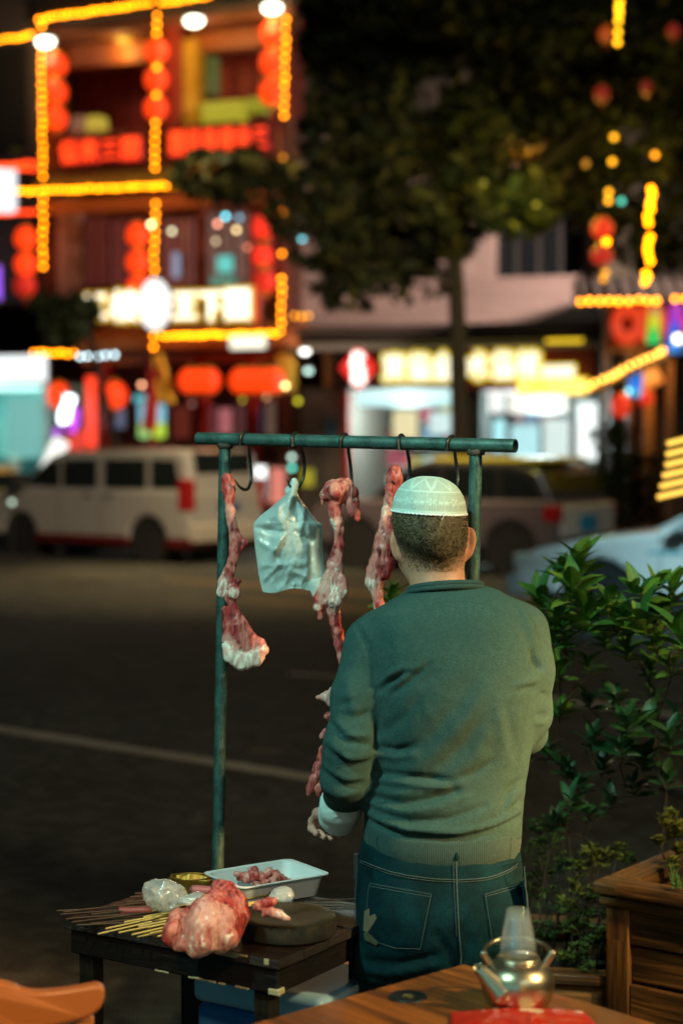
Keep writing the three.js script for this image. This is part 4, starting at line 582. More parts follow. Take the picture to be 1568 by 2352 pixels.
vehicle(VAN, 0, 0.1, 'white_van', 'white minivan with a red sill stripe parked by the far kerb', 'van', {
  width: 1.72, wheels: [0, 2.85], wheelR: 0.34, sill: 0.33, front: -0.95, rear: 3.75, paint: [0.38, 0.37, 0.35], sillPaint: [0.11, 0.008, 0.008],
  lower: [[[3.72, 1.05], [3.66, 1.12], [-0.2, 1.1], [-0.7, 0.96], [-0.93, 0.78], [-0.93, 0.36]], [[3.75, 0.36]]],
  cabin: [[-0.25, 1.04], [0.62, 1.60], [0.95, 1.70], [3.45, 1.73], [3.62, 1.66], [3.7, 1.04]],
  windows: [[[0.02, 1.14], [0.66, 1.52], [0.88, 1.54], [0.88, 1.12]], [[0.97, 1.12], [0.97, 1.55], [1.72, 1.57], [1.72, 1.12]], [[1.9, 1.12], [1.9, 1.57], [2.78, 1.57], [2.78, 1.12]], [[2.9, 1.13], [2.9, 1.57], [3.38, 1.56], [3.5, 1.13]]],
  parts: [['tail_lamp', 3.5, 3.76, 0.8, 1.28, -0.12, 0.008, redLens], ['tail_lamp', 3.5, 3.76, 0.8, 1.28, -1.73, -1.6, redLens], ['head_lamp', -0.9, -0.55, 0.7, 0.92, -0.3, 0.005, clearLens], ['rear_window', 3.585, 3.66, 1.16, 1.68, -1.5, -0.22, tint], ['rear_bumper', 3.6, 3.86, 0.34, 0.6, -1.7, -0.02, M([0.42, 0.38, 0.32], 0.4)], ['number_plate', 3.75, 3.775, 0.78, 0.92, -1.1, -0.62, M([0.05, 0.1, 0.25], 0.4)], ['door_handle', 1.5, 1.68, 0.98, 1.02, -0.03, 0.03, trimM], ['door_handle', 1.95, 2.13, 0.98, 1.02, -0.03, 0.03, trimM], ['door_seam', 0.935, 0.945, 0.4, 1.1, -0.05, 0.004, trimM], ['door_seam', 1.86, 1.87, 0.4, 1.1, -0.05, 0.004, trimM], ['wing_mirror', 0.05, 0.2, 1.08, 1.26, 0.02, 0.2, trimM], ['roof_rail', 1.2, 3.2, 1.73, 1.77, -0.3, -0.26, M([0.3, 0.12, 0.05], 0.4, 0.6)], ['bumper', -0.98, -0.75, 0.33, 0.6, -1.7, -0.02, M([0.42, 0.38, 0.32], 0.4)]],
});
const SUV = new Frame(G(800, 1308), 34);
vehicle(SUV, 0, 0, 'dark_car', 'dark grey car with a yellow roof edge seen from behind, beyond the person', 'car', {
  width: 1.8, wheels: [0.1, 2.6], wheelR: 0.35, sill: 0.36, front: -0.75, rear: 3.35, paint: [0.13, 0.105, 0.12],
  lower: [[[3.3, 0.95], [3.22, 1.05], [-0.2, 1.02], [-0.6, 0.9], [-0.74, 0.7], [-0.74, 0.38]], [[3.34, 0.38]]],
  cabin: [[0.2, 0.98], [0.95, 1.5], [1.3, 1.58], [2.6, 1.56], [3.0, 1.44], [3.26, 0.98]], cabinPaint: [0.03, 0.028, 0.03],
  windows: [[[0.5, 1.06], [1.02, 1.44], [1.45, 1.48], [1.45, 1.06]], [[1.55, 1.06], [1.55, 1.48], [2.35, 1.47], [2.35, 1.06]], [[2.45, 1.07], [2.45, 1.46], [2.85, 1.38], [3.0, 1.08]]],
  parts: [['roof_edge', 1.3, 3.0, 1.55, 1.62, -1.6, -0.16, M([0.7, 0.6, 0.02], 0.3)], ['tail_lamp', 3.1, 3.36, 0.75, 0.98, -0.2, 0.006, redLens], ['tail_lamp', 3.1, 3.36, 0.75, 0.98, -1.8, -1.6, redLens], ['tailgate', 3.24, 3.365, 0.55, 0.98, -1.7, -0.1, M([0.6, 0.55, 0.5], 0.35)], ['number_plate', 3.36, 3.385, 0.62, 0.84, -1.12, -0.6, M([0.03, 0.3, 0.5], 0.4)], ['rear_window', 3.02, 3.16, 1.06, 1.42, -1.6, -0.2, M([0.10, 0.08, 0.01], 0.08)], ['rear_bumper', 3.2, 3.5, 0.3, 0.55, -1.78, -0.02, trimM], ['door_seam', 1.495, 1.505, 0.45, 1.0, -0.05, 0.004, trimM]],
});
const SEDAN = new Frame(G(1375, 1442), 24);
vehicle(SEDAN, 0, 0.1, 'pale_car', 'pale bluish white car with its bonnet behind the leafy bush', 'car', {
  width: 1.78, wheels: [0, 2.65], wheelR: 0.33, sill: 0.3, front: -0.88, rear: 3.6, paint: [0.66, 0.68, 0.68],
  lower: [[[3.55, 0.95], [3.3, 1.0], [0.6, 0.96], [-0.1, 0.88], [-0.65, 0.76], [-0.86, 0.6], [-0.86, 0.32]], [[3.58, 0.32]]],
  cabin: [[0.45, 0.92], [1.25, 1.36], [1.7, 1.44], [2.5, 1.42], [3.25, 0.94]],
  windows: [[[0.78, 1.0], [1.3, 1.3], [1.72, 1.36], [1.72, 1.0]], [[1.82, 1.0], [1.82, 1.37], [2.45, 1.34], [2.85, 1.0]]],
  parts: [['head_lamp', -0.86, -0.45, 0.58, 0.72, -0.32, 0.006, clearLens], ['bumper', -0.93, -0.7, 0.3, 0.5, -1.76, -0.02, M([0.36, 0.42, 0.46], 0.4)], ['door_seam', 0.62, 0.63, 0.35, 0.95, -0.05, 0.004, trimM], ['door_handle', 1.5, 1.68, 0.84, 0.87, -0.03, 0.03, trimM], ['wing_mirror', 0.85, 1.0, 0.96, 1.1, 0.02, 0.2, M([0.36, 0.42, 0.46], 0.3)], ['side_moulding', 0.5, 3.4, 0.74, 0.78, -0.02, 0.008, M([0.2, 0.42, 0.5], 0.15)]],
});
const HATCH = new Frame(G(-150, 1262), 36);
vehicle(HATCH, -2.2, 0, 'yellow_car', 'yellowish car cut off by the left edge, in front of the minivan', 'car', {
  width: 1.7, wheels: [0, 2.5], wheelR: 0.31, sill: 0.3, front: -0.8, rear: 3.2, paint: [0.4, 0.36, 0.1],
  lower: [[[3.15, 0.95], [2.9, 1.0], [0.3, 0.96], [-0.3, 0.88], [-0.78, 0.68], [-0.78, 0.32]], [[3.18, 0.32]]],
  cabin: [[0.3, 0.92], [1.0, 1.36], [1.4, 1.46], [2.5, 1.42], [3.05, 0.94]],
  windows: [[[0.6, 1.0], [1.05, 1.3], [1.45, 1.38], [1.45, 1.0]], [[1.55, 1.0], [1.55, 1.38], [2.3, 1.36], [2.6, 1.0]]],
  parts: [['tail_lamp', 2.95, 3.2, 0.7, 0.92, -0.2, 0.006, redLens], ['rear_bumper', 3.0, 3.28, 0.3, 0.55, -1.68, -0.02, M([0.35, 0.3, 0.1], 0.4)], ['rear_window', 2.86, 2.98, 1.02, 1.3, -1.5, -0.2, tint]],
});
// pink and white lamp board glimpsed between the minivan and the dark car
panel(VAN, 560, 1068, 612, 1150, -2.6, E([1.9, 2.0, 1.95]), 'white_light_board', 'white light board low behind the minivan, left of the plastic bag', 'light panel');
panel(VAN, 614, 1072, 655, 1160, -2.8, E([0.75, 0.22, 0.16]), 'pink_light_board', 'pinkish red light board right of the white one', 'light panel');
[[670, 1075, [0.4, 2.6, 2.0], 'mint lamp low behind the second hook'], [670, 1050, [1.8, 2.6, 2.2], 'pale lamp above the mint lamp'], [1170, 1132, [5, 5.5, 3.5], 'pale lamp above the boot of the dark car'], [1085, 1195, [3, 1.8, 1.1], 'peach lamp by the tail of the dark car'], [28, 1154, [1.2, 1.6, 1.3], 'pale green lamp on the yellow car']].forEach(([x, y, c, l]) => { const o = T('small_lamp', l, 'lamp', 'small lamps low on the street', W(x, y, 25.5)); P(o, 'bulb', bulbGeo, E(c)); P(o, 'socket', new THREE.CylinderGeometry(0.02, 0.03, 0.07, 8).translate(0, -0.06, 0), wire); P(o, 'stem', rod(V(0, -0.08, 0), V(0, -o.position.y, 0), 0.012), wire); });
panel(VAN, 690, 1075, 722, 1120, -2.9, E([0.34, 0.3, 0.01]), 'lime_light_board', 'lime light board behind the third hook', 'light panel');

// ---------------------------------------------------------------- street trees
function leafCloud(list, d, n, size, rgbs) {       // list: [px, py, rx, ry, depth offset, share]; leaf clumps through the volume of the ellipsoids
  const pos = [], nor = [], col = [], tot = list.reduce((s, e) => s + e[5], 0);
  for (const [px, py, rx, ry, dz, share] of list) {
    const c = W(px, py, d + dz), k = (d + dz) / FPX, X = rx * k, Y = ry * k, Z = Math.max(X, Y) * 0.75, m = Math.round(n * share / tot);
    for (let i = 0; i < m; i++) {
      let q; do { q = V(rr(-1, 1), rr(-1, 1), rr(-1, 1)); } while (q.lengthSq() > 1 || noise(q.x * 2.3 + px, q.y * 2.3, q.z * 2.3) < 0.46);
      const p = c.clone().add(V(q.x * X, q.y * Y, q.z * Z)), a = V(rr(-1, 1), rr(-1, 1), rr(-1, 1)).normalize(), b = V(rr(-1, 1), rr(-1, 0.4), rr(-1, 1)).normalize(), s = size * rr(0.6, 1.3), n2 = a.clone().cross(b).normalize(), t = rgbs[Math.floor(rnd() * rgbs.length)];
      const u = p.clone().addScaledVector(b, -s * 0.5), v = p.clone().addScaledVector(a, s * 0.28), w = p.clone().addScaledVector(b, s * 0.5), x = p.clone().addScaledVector(a, -s * 0.28);
      for (const e of [u, v, w, u, w, x]) { pos.push(e.x, e.y, e.z); nor.push(n2.x, n2.y, n2.z); col.push(...t); }
    }
  }
  const g = new THREE.BufferGeometry(); g.setAttribute('position', new THREE.Float32BufferAttribute(pos, 3)); g.setAttribute('normal', new THREE.Float32BufferAttribute(nor, 3)); g.setAttribute('color', new THREE.Float32BufferAttribute(col, 3));
  return g;
}
const barkM = M([0.024, 0.018, 0.012], 0.95, 0, { map: grainTex }), leafM = VC(0.7, { specularIntensity: 0.4, side: THREE.DoubleSide });
function limb(pts, r0, r1) { const c = new THREE.CatmullRomCurve3(pts), n = 24, g = new THREE.TubeGeometry(c, n, 1, 9), p = g.attributes.position, v = V(); for (let i = 0; i <= n; i++) { const o = c.getPointAt(i / n), r = lerp(r0, r1, i / n) * (1 + 0.08 * (noise(i * 0.7, r0 * 9, 1) - 0.5)); for (let j = 0; j < 10; j++) { const k = i * 10 + j; v.fromBufferAttribute(p, k).sub(o).multiplyScalar(r).add(o); p.setXYZ(k, v.x, v.y, v.z); } } g.computeVertexNormals(); return g; }
{
  const d = 25, w = (x, y, z = 0) => W(x, y, d + z), base = G(1052, 1305);
  const crown = leafCloud([[900, 60, 210, 150, 0, 9], [1130, 90, 230, 170, 1, 9], [1420, 90, 250, 190, 0.5, 10], [810, 300, 135, 150, 0, 5], [980, 330, 180, 190, -0.5, 8], [1210, 230, 150, 100, 1, 3], [1460, 330, 200, 190, 0.5, 7], [520, 400, 130, 70, 0, 2.6], [760, 510, 130, 120, 0, 4], [880, 560, 110, 120, 0.5, 3], [1180, 460, 110, 90, -0.8, 2.0], [1310, 440, 120, 100, 0.3, 0.9], [1500, 540, 110, 90, 0.8, 1.8], [800, 660, 90, 60, 0.4, 0.9], [700, 480, 90, 140, 0.6, 1.2], [1250, 360, 170, 140, 0.2, 2.2], [930, 640, 110, 60, 0.5, 0.5], [1040, 480, 90, 120, 0, 3], [730, 60, 50, 160, 0.5, 2]], d, 19000, 0.26, [[0.012, 0.02, 0.007], [0.022, 0.028, 0.007], [0.008, 0.014, 0.006], [0.05, 0.05, 0.008], [0.014, 0.013, 0.006]]);
  crown.translate(-base.x, -base.y, -base.z);
  const o = T('street_tree', 'tall dark leafy street tree in front of the two lit shops', 'tree', null, base), s = (p) => p.sub(base);
  const trunk = P(o, 'trunk', limb([V(0, -0.05, 0), s(w(1056, 1100)), s(w(1052, 850)), s(w(1047, 660)), s(w(1040, 580))], 0.15, 0.115), barkM);
  P(o, 'limb', limb([s(w(1042, 600)), s(w(1000, 520)), s(w(930, 420, 0.5)), s(w(850, 250, 0.8))], 0.11, 0.03), barkM); P(o, 'limb', limb([s(w(1042, 600)), s(w(1052, 480, 0.3)), s(w(1045, 300, 0.2)), s(w(1060, 60))], 0.11, 0.03), barkM); P(o, 'limb', limb([s(w(1046, 590)), s(w(1110, 510, -0.3)), s(w(1200, 420, -0.6)), s(w(1400, 250))], 0.10, 0.03), barkM); P(o, 'limb', limb([s(w(960, 470, 0.3)), s(w(860, 500)), s(w(760, 540)), s(w(600, 430))], 0.06, 0.02), barkM);
  P(o, 'crown', crown, leafM);
}
{
  const d = 32, w = (x, y) => W(x, y, d), base = w(278, 1080).setY(0.13), s = (p) => p.sub(base);
  const o = T('leaning_tree', 'thin leaning tree with a small dark crown left of the large lantern', 'tree', null, base);
  P(o, 'trunk', limb([V(0.1, -0.05, 0), s(w(262, 1010)), s(w(235, 890)), s(w(205, 770)), s(w(190, 720))], 0.11, 0.05), barkM);
  const crown = leafCloud([[150, 740, 60, 50, 0, 3], [190, 710, 40, 40, 0, 2], [110, 700, 40, 25, 0, 1]], d, 900, 0.28, [[0.02, 0.03, 0.012], [0.03, 0.04, 0.015]]); crown.translate(-base.x, -base.y, -base.z); P(o, 'crown', crown, leafM);
}
// ---------------------------------------------------------------- the person, seen from behind
const DM = 3.9, pw = (px, py, d = DM) => W(px, py, d), PXM = DM / FPX;      // metres of a picture pixel at the person's depth
const PBASE = pw(1008, 1500).setY(0);
function rowsOf(list) { return list.map(([py, l, r, b, dz = 0]) => { const c = pw((l + r) / 2, py, DM + dz); return { y: c.y, cx: c.x, cz: c.z, a: (r - l) / 2 * PXM, b }; }).sort((p, q) => p.y - q.y); }
function loft(rows, e = 2.3) {
  const n = rows.length, y0 = rows[0].y, y1 = rows[n - 1].y;
  return (x, y, z) => {
    const Y = clamp(y, y0, y1); let i = 0; while (i < n - 2 && rows[i + 1].y < Y) i++;
    const p = rows[i], q = rows[i + 1], t0 = clamp((Y - p.y) / (q.y - p.y)), o = rows[Math.max(0, i - 1)], s = rows[Math.min(n - 1, i + 2)];
    const h = (k) => { const m0 = (q[k] - o[k]) / Math.max(1e-5, q.y - o.y) * (q.y - p.y), m1 = (s[k] - p[k]) / Math.max(1e-5, s.y - p.y) * (q.y - p.y), t = t0, t2 = t * t, t3 = t2 * t; return (2 * t3 - 3 * t2 + 1) * p[k] + (t3 - 2 * t2 + t) * m0 + (-2 * t3 + 3 * t2) * q[k] + (t3 - t2) * m1; };
    const a = h('a'), b = h('b'), X = Math.abs(x - h('cx')) / a, Z = Math.abs(z - h('cz')) / b;
    const d = (Math.pow(Math.pow(X, e) + Math.pow(Z, e), 1 / e) - 1) * Math.min(a, b);
    return Math.max(d, y - y1, y0 - y);
  };
}
const torsoRows = rowsOf([[1344, 968, 1108, 0.066, 0.02], [1354, 948, 1140, 0.076, 0.016], [1366, 922, 1164, 0.086, 0.012], [1384, 890, 1194, 0.098, 0.008], [1412, 850, 1220, 0.110], [1470, 842, 1236, 0.120, -0.005], [1540, 852, 1240, 0.126, -0.01], [1620, 862, 1232, 0.127, -0.01], [1710, 862, 1218, 0.123, 0], [1790, 856, 1207, 0.121, 0.005], [1850, 842, 1200, 0.124, 0], [1905, 836, 1196, 0.124], [1962, 838, 1192, 0.119]]);
const torso = loft(torsoRows);
const armL = [[842, 1478, 3.9, 51], [815, 1600, 3.87, 50], [800, 1715, 3.85, 52], [790, 1788, 3.87, 49], [784, 1838, 3.98, 42]].map(([x, y, d, r]) => ({ p: pw(x, y, d), r: r * PXM }));
const armR = [[1205, 1447, 3.92, 49], [1220, 1540, 3.9, 43], [1219, 1640, 3.92, 41], [1212, 1685, 4.0, 39], [1150, 1700, 4.16, 34]].map(([x, y, d, r]) => ({ p: pw(x, y, d), r: r * PXM }));
const chainD = (c, x, y, z, grow = 0, k = 0.03) => { let m = 1; for (let i = 0; i < c.length - 1; i++) m = smin(m, cap(x, y, z, c[i].p, c[i + 1].p, c[i].r + grow, c[i + 1].r + grow), k); return m; };
const shirtRaw = (x, y, z) => { let d = smin(torso(x, y, z), chainD(armL, x, y, z), 0.045); d = smin(d, chainD(armR, x, y, z), 0.045); return d; };
const endL = armL[4].p, dirL = armL[4].p.clone().sub(armL[3].p).normalize(), endR = armR[4].p, dirR = armR[4].p.clone().sub(armR[3].p).normalize();
const dot3 = (x, y, z, o, n) => (x - o.x) * n.x + (y - o.y) * n.y + (z - o.z) * n.z;
const near = (x, y, z, o, r) => Math.hypot(x - o.x, y - o.y, z - o.z) < r;
const shirt = (x, y, z) => { let d = shirtRaw(x, y, z); if (near(x, y, z, endL, 0.1)) d = Math.max(d, dot3(x, y, z, endL, dirL)); if (near(x, y, z, endR, 0.1)) d = Math.max(d, dot3(x, y, z, endR, dirR)); return d; };

// cloth folds: curves in the picture of the back, [points], depth in mm (below 0 a crease, above 0 a ridge), width in picture pixels
const FOLDS = [
  [[[872, 1588], [900, 1562], [925, 1545], [942, 1541]], -11, 8], [[[878, 1575], [902, 1549], [932, 1533]], 7, 9], [[[905, 1592], [940, 1560], [982, 1524]], -8, 9], [[[900, 1578], [935, 1545], [965, 1525]], 5, 9], [[[960, 1570], [1003, 1536]], -4, 10],
  [[[905, 1752], [985, 1692], [1045, 1616], [1093, 1543]], -5, 22], [[[930, 1775], [1010, 1715], [1070, 1640], [1115, 1570]], 5, 22], [[[995, 1772], [1065, 1710], [1102, 1646]], -5, 20], [[[1020, 1790], [1090, 1730], [1130, 1650]], 4, 20],
  [[[864, 1722], [905, 1727], [942, 1714]], -9, 8], [[[866, 1735], [910, 1742], [955, 1730]], 6, 9], [[[862, 1690], [890, 1680], [930, 1640], [960, 1600]], -4, 12],
  [[[858, 1786], [922, 1783], [1003, 1787], [1036, 1794]], -10, 8], [[[860, 1800], [930, 1797], [1010, 1803], [1060, 1795]], 7, 10], [[[1040, 1792], [1090, 1770], [1130, 1745]], -5, 10],
  [[[852, 1840], [922, 1847], [987, 1832], [1044, 1812]], -10, 9], [[[855, 1855], [930, 1862], [1000, 1850], [1070, 1825]], 6, 10], [[[850, 1822], [900, 1828], [960, 1815]], 5, 9],
  [[[848, 1868], [942, 1885], [1024, 1877], [1110, 1850]], -8, 9], [[[836, 1891], [930, 1917], [1050, 1921], [1130, 1905], [1194, 1886]], -12, 8], [[[838, 1880], [930, 1903], [1050, 1908], [1130, 1893], [1194, 1872]], 8, 10], [[[1080, 1900], [1140, 1880], [1196, 1850]], -5, 9],
  [[[1224, 1502], [1236, 1530], [1243, 1540]], -13, 8], [[[1203, 1371], [1211, 1420], [1230, 1480], [1240, 1515]], 6, 10], [[[1185, 1400], [1200, 1450], [1222, 1500]], -4, 12], [[[1180, 1572], [1210, 1568], [1234, 1567]], 5, 8], [[[1195, 1583], [1234, 1580]], -6, 8], [[[1158, 1624], [1175, 1690], [1187, 1747]], -4, 14], [[[1135, 1600], [1150, 1680], [1165, 1750]], 4, 14], [[[1146, 1861], [1175, 1812], [1199, 1800]], -6, 9], [[[1160, 1870], [1185, 1830], [1202, 1818]], 5, 9],
  [[[816, 1437], [848, 1494], [858, 1526], [864, 1600]], -7, 5], [[[1205, 1390], [1234, 1450], [1241, 1510]], -4, 5],
  [[[775, 1620], [795, 1619], [812, 1612]], -5, 8], [[[759, 1665], [795, 1702], [848, 1710]], -9, 9], [[[765, 1655], [800, 1688], [850, 1695]], 6, 9], [[[750, 1722], [799, 1759], [848, 1755]], -9, 9], [[[755, 1708], [800, 1742], [850, 1738]], 6, 9], [[[742, 1779], [791, 1808], [832, 1806]], -8, 9], [[[745, 1765], [790, 1792], [838, 1790]], 5, 9], [[[790, 1640], [820, 1650], [850, 1640]], -6, 9], [[[800, 1560], [812, 1640], [845, 1680]], 4, 12], [[[742, 1815], [780, 1835], [826, 1822]], 4, 8],
  [[[1245, 1600], [1262, 1606]], -5, 7], [[[1238, 1650], [1262, 1655]], -6, 7], [[[1236, 1668], [1260, 1672]], 5, 7],
  [[[862, 1610], [870, 1660], [864, 1720], [858, 1770]], -6, 8], [[[838, 1860], [836, 1895]], 4, 8],
].map(([pts, mm, w]) => ({ pts: pts.map(([x, y]) => { const p = pw(x, y, 3.8); return [p.x, p.y]; }), h: mm / 1000 * 1.2, w: w * PXM * 0.95 }));
function foldAt(x, y) {
  let s = 0;
  for (const f of FOLDS) {
    let m = 1, T0 = 0, n = f.pts.length - 1;
    for (let i = 0; i < n; i++) { const [ax, ay] = f.pts[i], [bx, by] = f.pts[i + 1], dx = bx - ax, dy = by - ay, t = clamp(((x - ax) * dx + (y - ay) * dy) / (dx * dx + dy * dy)), d = Math.hypot(x - ax - dx * t, y - ay - dy * t); if (d < m) { m = d; T0 = (i + t) / n; } }
    const k = m / f.w; if (k < 3) s += f.h * Math.exp(-k * k) * (0.35 + 0.65 * Math.sin(Math.PI * clamp(T0 * 0.9 + 0.05)));
  }
  return s;
}
const person = T('person', 'person seen from behind in a grey green sweatshirt, jeans and white knitted skullcap', 'person', null, PBASE);
const own = (g) => g.translate(-PBASE.x, -PBASE.y, -PBASE.z);
// cloth: heathered jersey, ribbing, denim
const jerseyTex = tex(256, (u, v) => { const n = tnoise(u, v, 70, 2), m = tnoise(u, v, 14, 3, 5), k = 0.62 + 0.26 * (n - 0.5) + 0.08 * (m - 0.5); return [k * 0.97, k, k * 0.98]; }, true, 9);
const jerseyBump = tex(256, (u, v) => 0.5 + 0.5 * (tnoise(u, v, 60, 2, 3) - 0.5), false, 9);
const ribBump = tex(256, (u, v) => 0.5 + 0.5 * Math.sin(u * Math.PI * 2 * 24), false, 9);
const jersey = M([0.088, 0.196, 0.182], 0.95, 0, { map: jerseyTex, bumpMap: jerseyBump, bumpScale: 0.0012, specularIntensity: 0.3 });
const ribbed = M([0.062, 0.155, 0.142], 0.95, 0, { map: jerseyTex, bumpMap: ribBump, bumpScale: 0.0007 });
{
  const pts = [...torsoRows.flatMap((r) => [V(r.cx - r.a, r.y, r.cz - r.b), V(r.cx + r.a, r.y, r.cz + r.b)]), ...armL.map((a) => a.p), ...armR.map((a) => a.p)], [lo, hi] = bounds(pts, 0.07);
  lo.y = pw(0, 1925).y;
  const hemY = pw(1000, 1906).y;
  const f = (x, y, z) => Math.max(shirt(x, y, z), (hemY - 0.012) - y);
  const g = nets(f, lo, hi, 0.0065, { disp: (p, n) => { const s = clamp(n.z * 1.6 + 0.25); return (foldAt(p.x, p.y) * s) + 0.004 * (fbm(p.x * 14, p.y * 9, p.z * 14, 3) - 0.5) + 0.0022 * (ridge(p.x * 26 + p.y * 12, p.y * 22, p.z * 20, 2) - 0.5); } });
  P(person, 'sweatshirt', own(g), jersey);
  // hem and collar in ribbed knit
  const hemF = loft(rowsOf([[1899, 836, 1196, 0.124], [1912, 835, 1196, 0.1255], [1930, 834, 1196, 0.1255], [1948, 836, 1194, 0.122], [1966, 840, 1190, 0.116]]));
  const [a, b] = bounds([pw(820, 1885, 3.76), pw(1215, 1985, 4.06), pw(820, 1985, 3.76)], 0.03);
  P(person, 'hem_band', own(nets((x, y, z) => { const dip = 0.012 * Math.cos((x - PBASE.x) * 8); return hemF(x, y + dip - 0.006, z); }, a, b, 0.006, { disp: (p) => 0.002 * (fbm(p.x * 16, p.y * 16, p.z * 16) - 0.5) })), ribbed);
  const cc = pw(1023, 1352, 3.915), ring = Array.from({ length: 28 }, (_, i) => { const t = i / 28 * Math.PI * 2, x = Math.cos(t) * 0.085, z = Math.sin(t) * 0.073; return V(cc.x + x, cc.y + x * 0.055 + z * 0.20 - 0.005, cc.z + z); });
  const col = new THREE.TubeGeometry(new THREE.CatmullRomCurve3(ring, true), 96, 0.0066, 8, true); { const p = col.attributes.position; for (let i = 0; i < p.count; i++) p.setY(i, cc.y + (p.getY(i) - cc.y) * 1.0); const uv = col.attributes.uv; for (let i = 0; i < uv.count; i++) uv.setXY(i, uv.getX(i) * 0.5, uv.getY(i) * 0.03); }
  const col2 = col.clone().translate(-cc.x, 0.0085 - cc.y, -cc.z).scale(0.955, 1, 0.955).translate(cc.x, cc.y, cc.z);
  P(person, 'collar', own(merge([col, col2])), ribbed);
}
// body: one skin with head, neck, arms and legs; hidden below the clothes except head, neck and hand
const HD = 3.95, hp = (x, y, d = HD) => pw(x, y, d), HX = HD / FPX, faceDir = V(-0.30, -0.05, -1).normalize();
const sk = { c: hp(985, 1192), b: hp(996, 1246, 3.965), jaw: hp(972, 1288, 4.0) };
const headF = (x, y, z) => {
  let d = ell(x, y, z, sk.c, 0.0815, 0.091, 0.098);
  d = smin(d, ell(x, y, z, sk.b, 0.066, 0.072, 0.084), 0.04);
  d = smin(d, ell(x, y, z, sk.jaw, 0.056, 0.05, 0.06), 0.04);
  d = smin(d, cap(x, y, z, hp(997, 1262, 3.965), hp(1012, 1395, 3.935), 0.0555, 0.066), 0.035);
  // face: nose, brow, lips, chin on the far side
  const f = (u, v, o) => sk.c.clone().addScaledVector(faceDir, o).add(V(0, v, 0)).add(V(-faceDir.z * u, 0, faceDir.x * u).multiplyScalar(-1));
  d = smin(d, cap(x, y, z, f(0, -0.03, 0.098), f(0, -0.062, 0.116), 0.009, 0.014), 0.012);
  d = smin(d, cap(x, y, z, f(-0.035, -0.015, 0.088), f(0.035, -0.015, 0.088), 0.012, 0.012), 0.015);
  d = smin(d, ell(x, y, z, f(0, -0.088, 0.092), 0.024, 0.008, 0.012), 0.008); d = smin(d, ell(x, y, z, f(0, -0.118, 0.08), 0.026, 0.02, 0.022), 0.02);
  for (const s of [-1, 1]) d = smax(d, -ell(x, y, z, f(s * 0.032, -0.035, 0.105), 0.016, 0.009, 0.014), 0.01);
  return d;
};
const ear = (cx, cy, s, tilt) => { const c = hp(cx, cy, 3.955), q = new THREE.Quaternion().setFromEuler(new THREE.Euler(0, s * 0.75, tilt)).invert(), v = V(); return (x, y, z) => { v.set(x - c.x, y - c.y, z - c.z).applyQuaternion(q); let e = ell(v.x, v.y, v.z, V(s * 0.006, 0, 0), 0.0085, 0.033, 0.021); e = smin(e, ell(v.x, v.y, v.z, V(0, -0.026, -0.004), 0.008, 0.012, 0.011), 0.012); return smax(e, -ell(v.x, v.y, v.z, V(s * 0.019, 0.004, -0.004), 0.010, 0.022, 0.013), 0.006); }; };
const earL = ear(915, 1248, -1, 0.12), earR = ear(1072, 1244, 1, -0.16);
const hairLine = (x, y) => { // 1 where hair is thick, 0 on bare skin
  const px = (x - 0) / HX + 784, py = 1020 + (EYE - y) * FPX / HD; // good enough to shape the fade
  const u = (px - 990) / 85, edge = 1286 + 26 * Math.exp(-Math.pow((u - 0.25) * 2.1, 2)) - 22 * Math.pow(Math.abs(u), 3);
  return 1 - sstep(edge - 52, edge + 34, py + 0.0);
};
const skinCol = (p) => { const n = fbm(p.x * 40, p.y * 40, p.z * 40), m = fbm(p.x * 130, p.y * 130, p.z * 130, 2); return [0.52 + 0.10 * (n - 0.5), 0.255 + 0.07 * (n - 0.5) + 0.03 * (m - 0.5), 0.155 + 0.05 * (n - 0.5)]; };
const stubble = (p) => { const n = fbm(p.x * 150, p.y * 150, p.z * 150, 3), m = fbm(p.x * 500, p.y * 260, p.z * 500, 2), k = clamp(0.85 + 0.7 * (n - 0.5), 0.35, 1.5); return [0.17 * k, 0.125 * k, 0.065 * k]; };
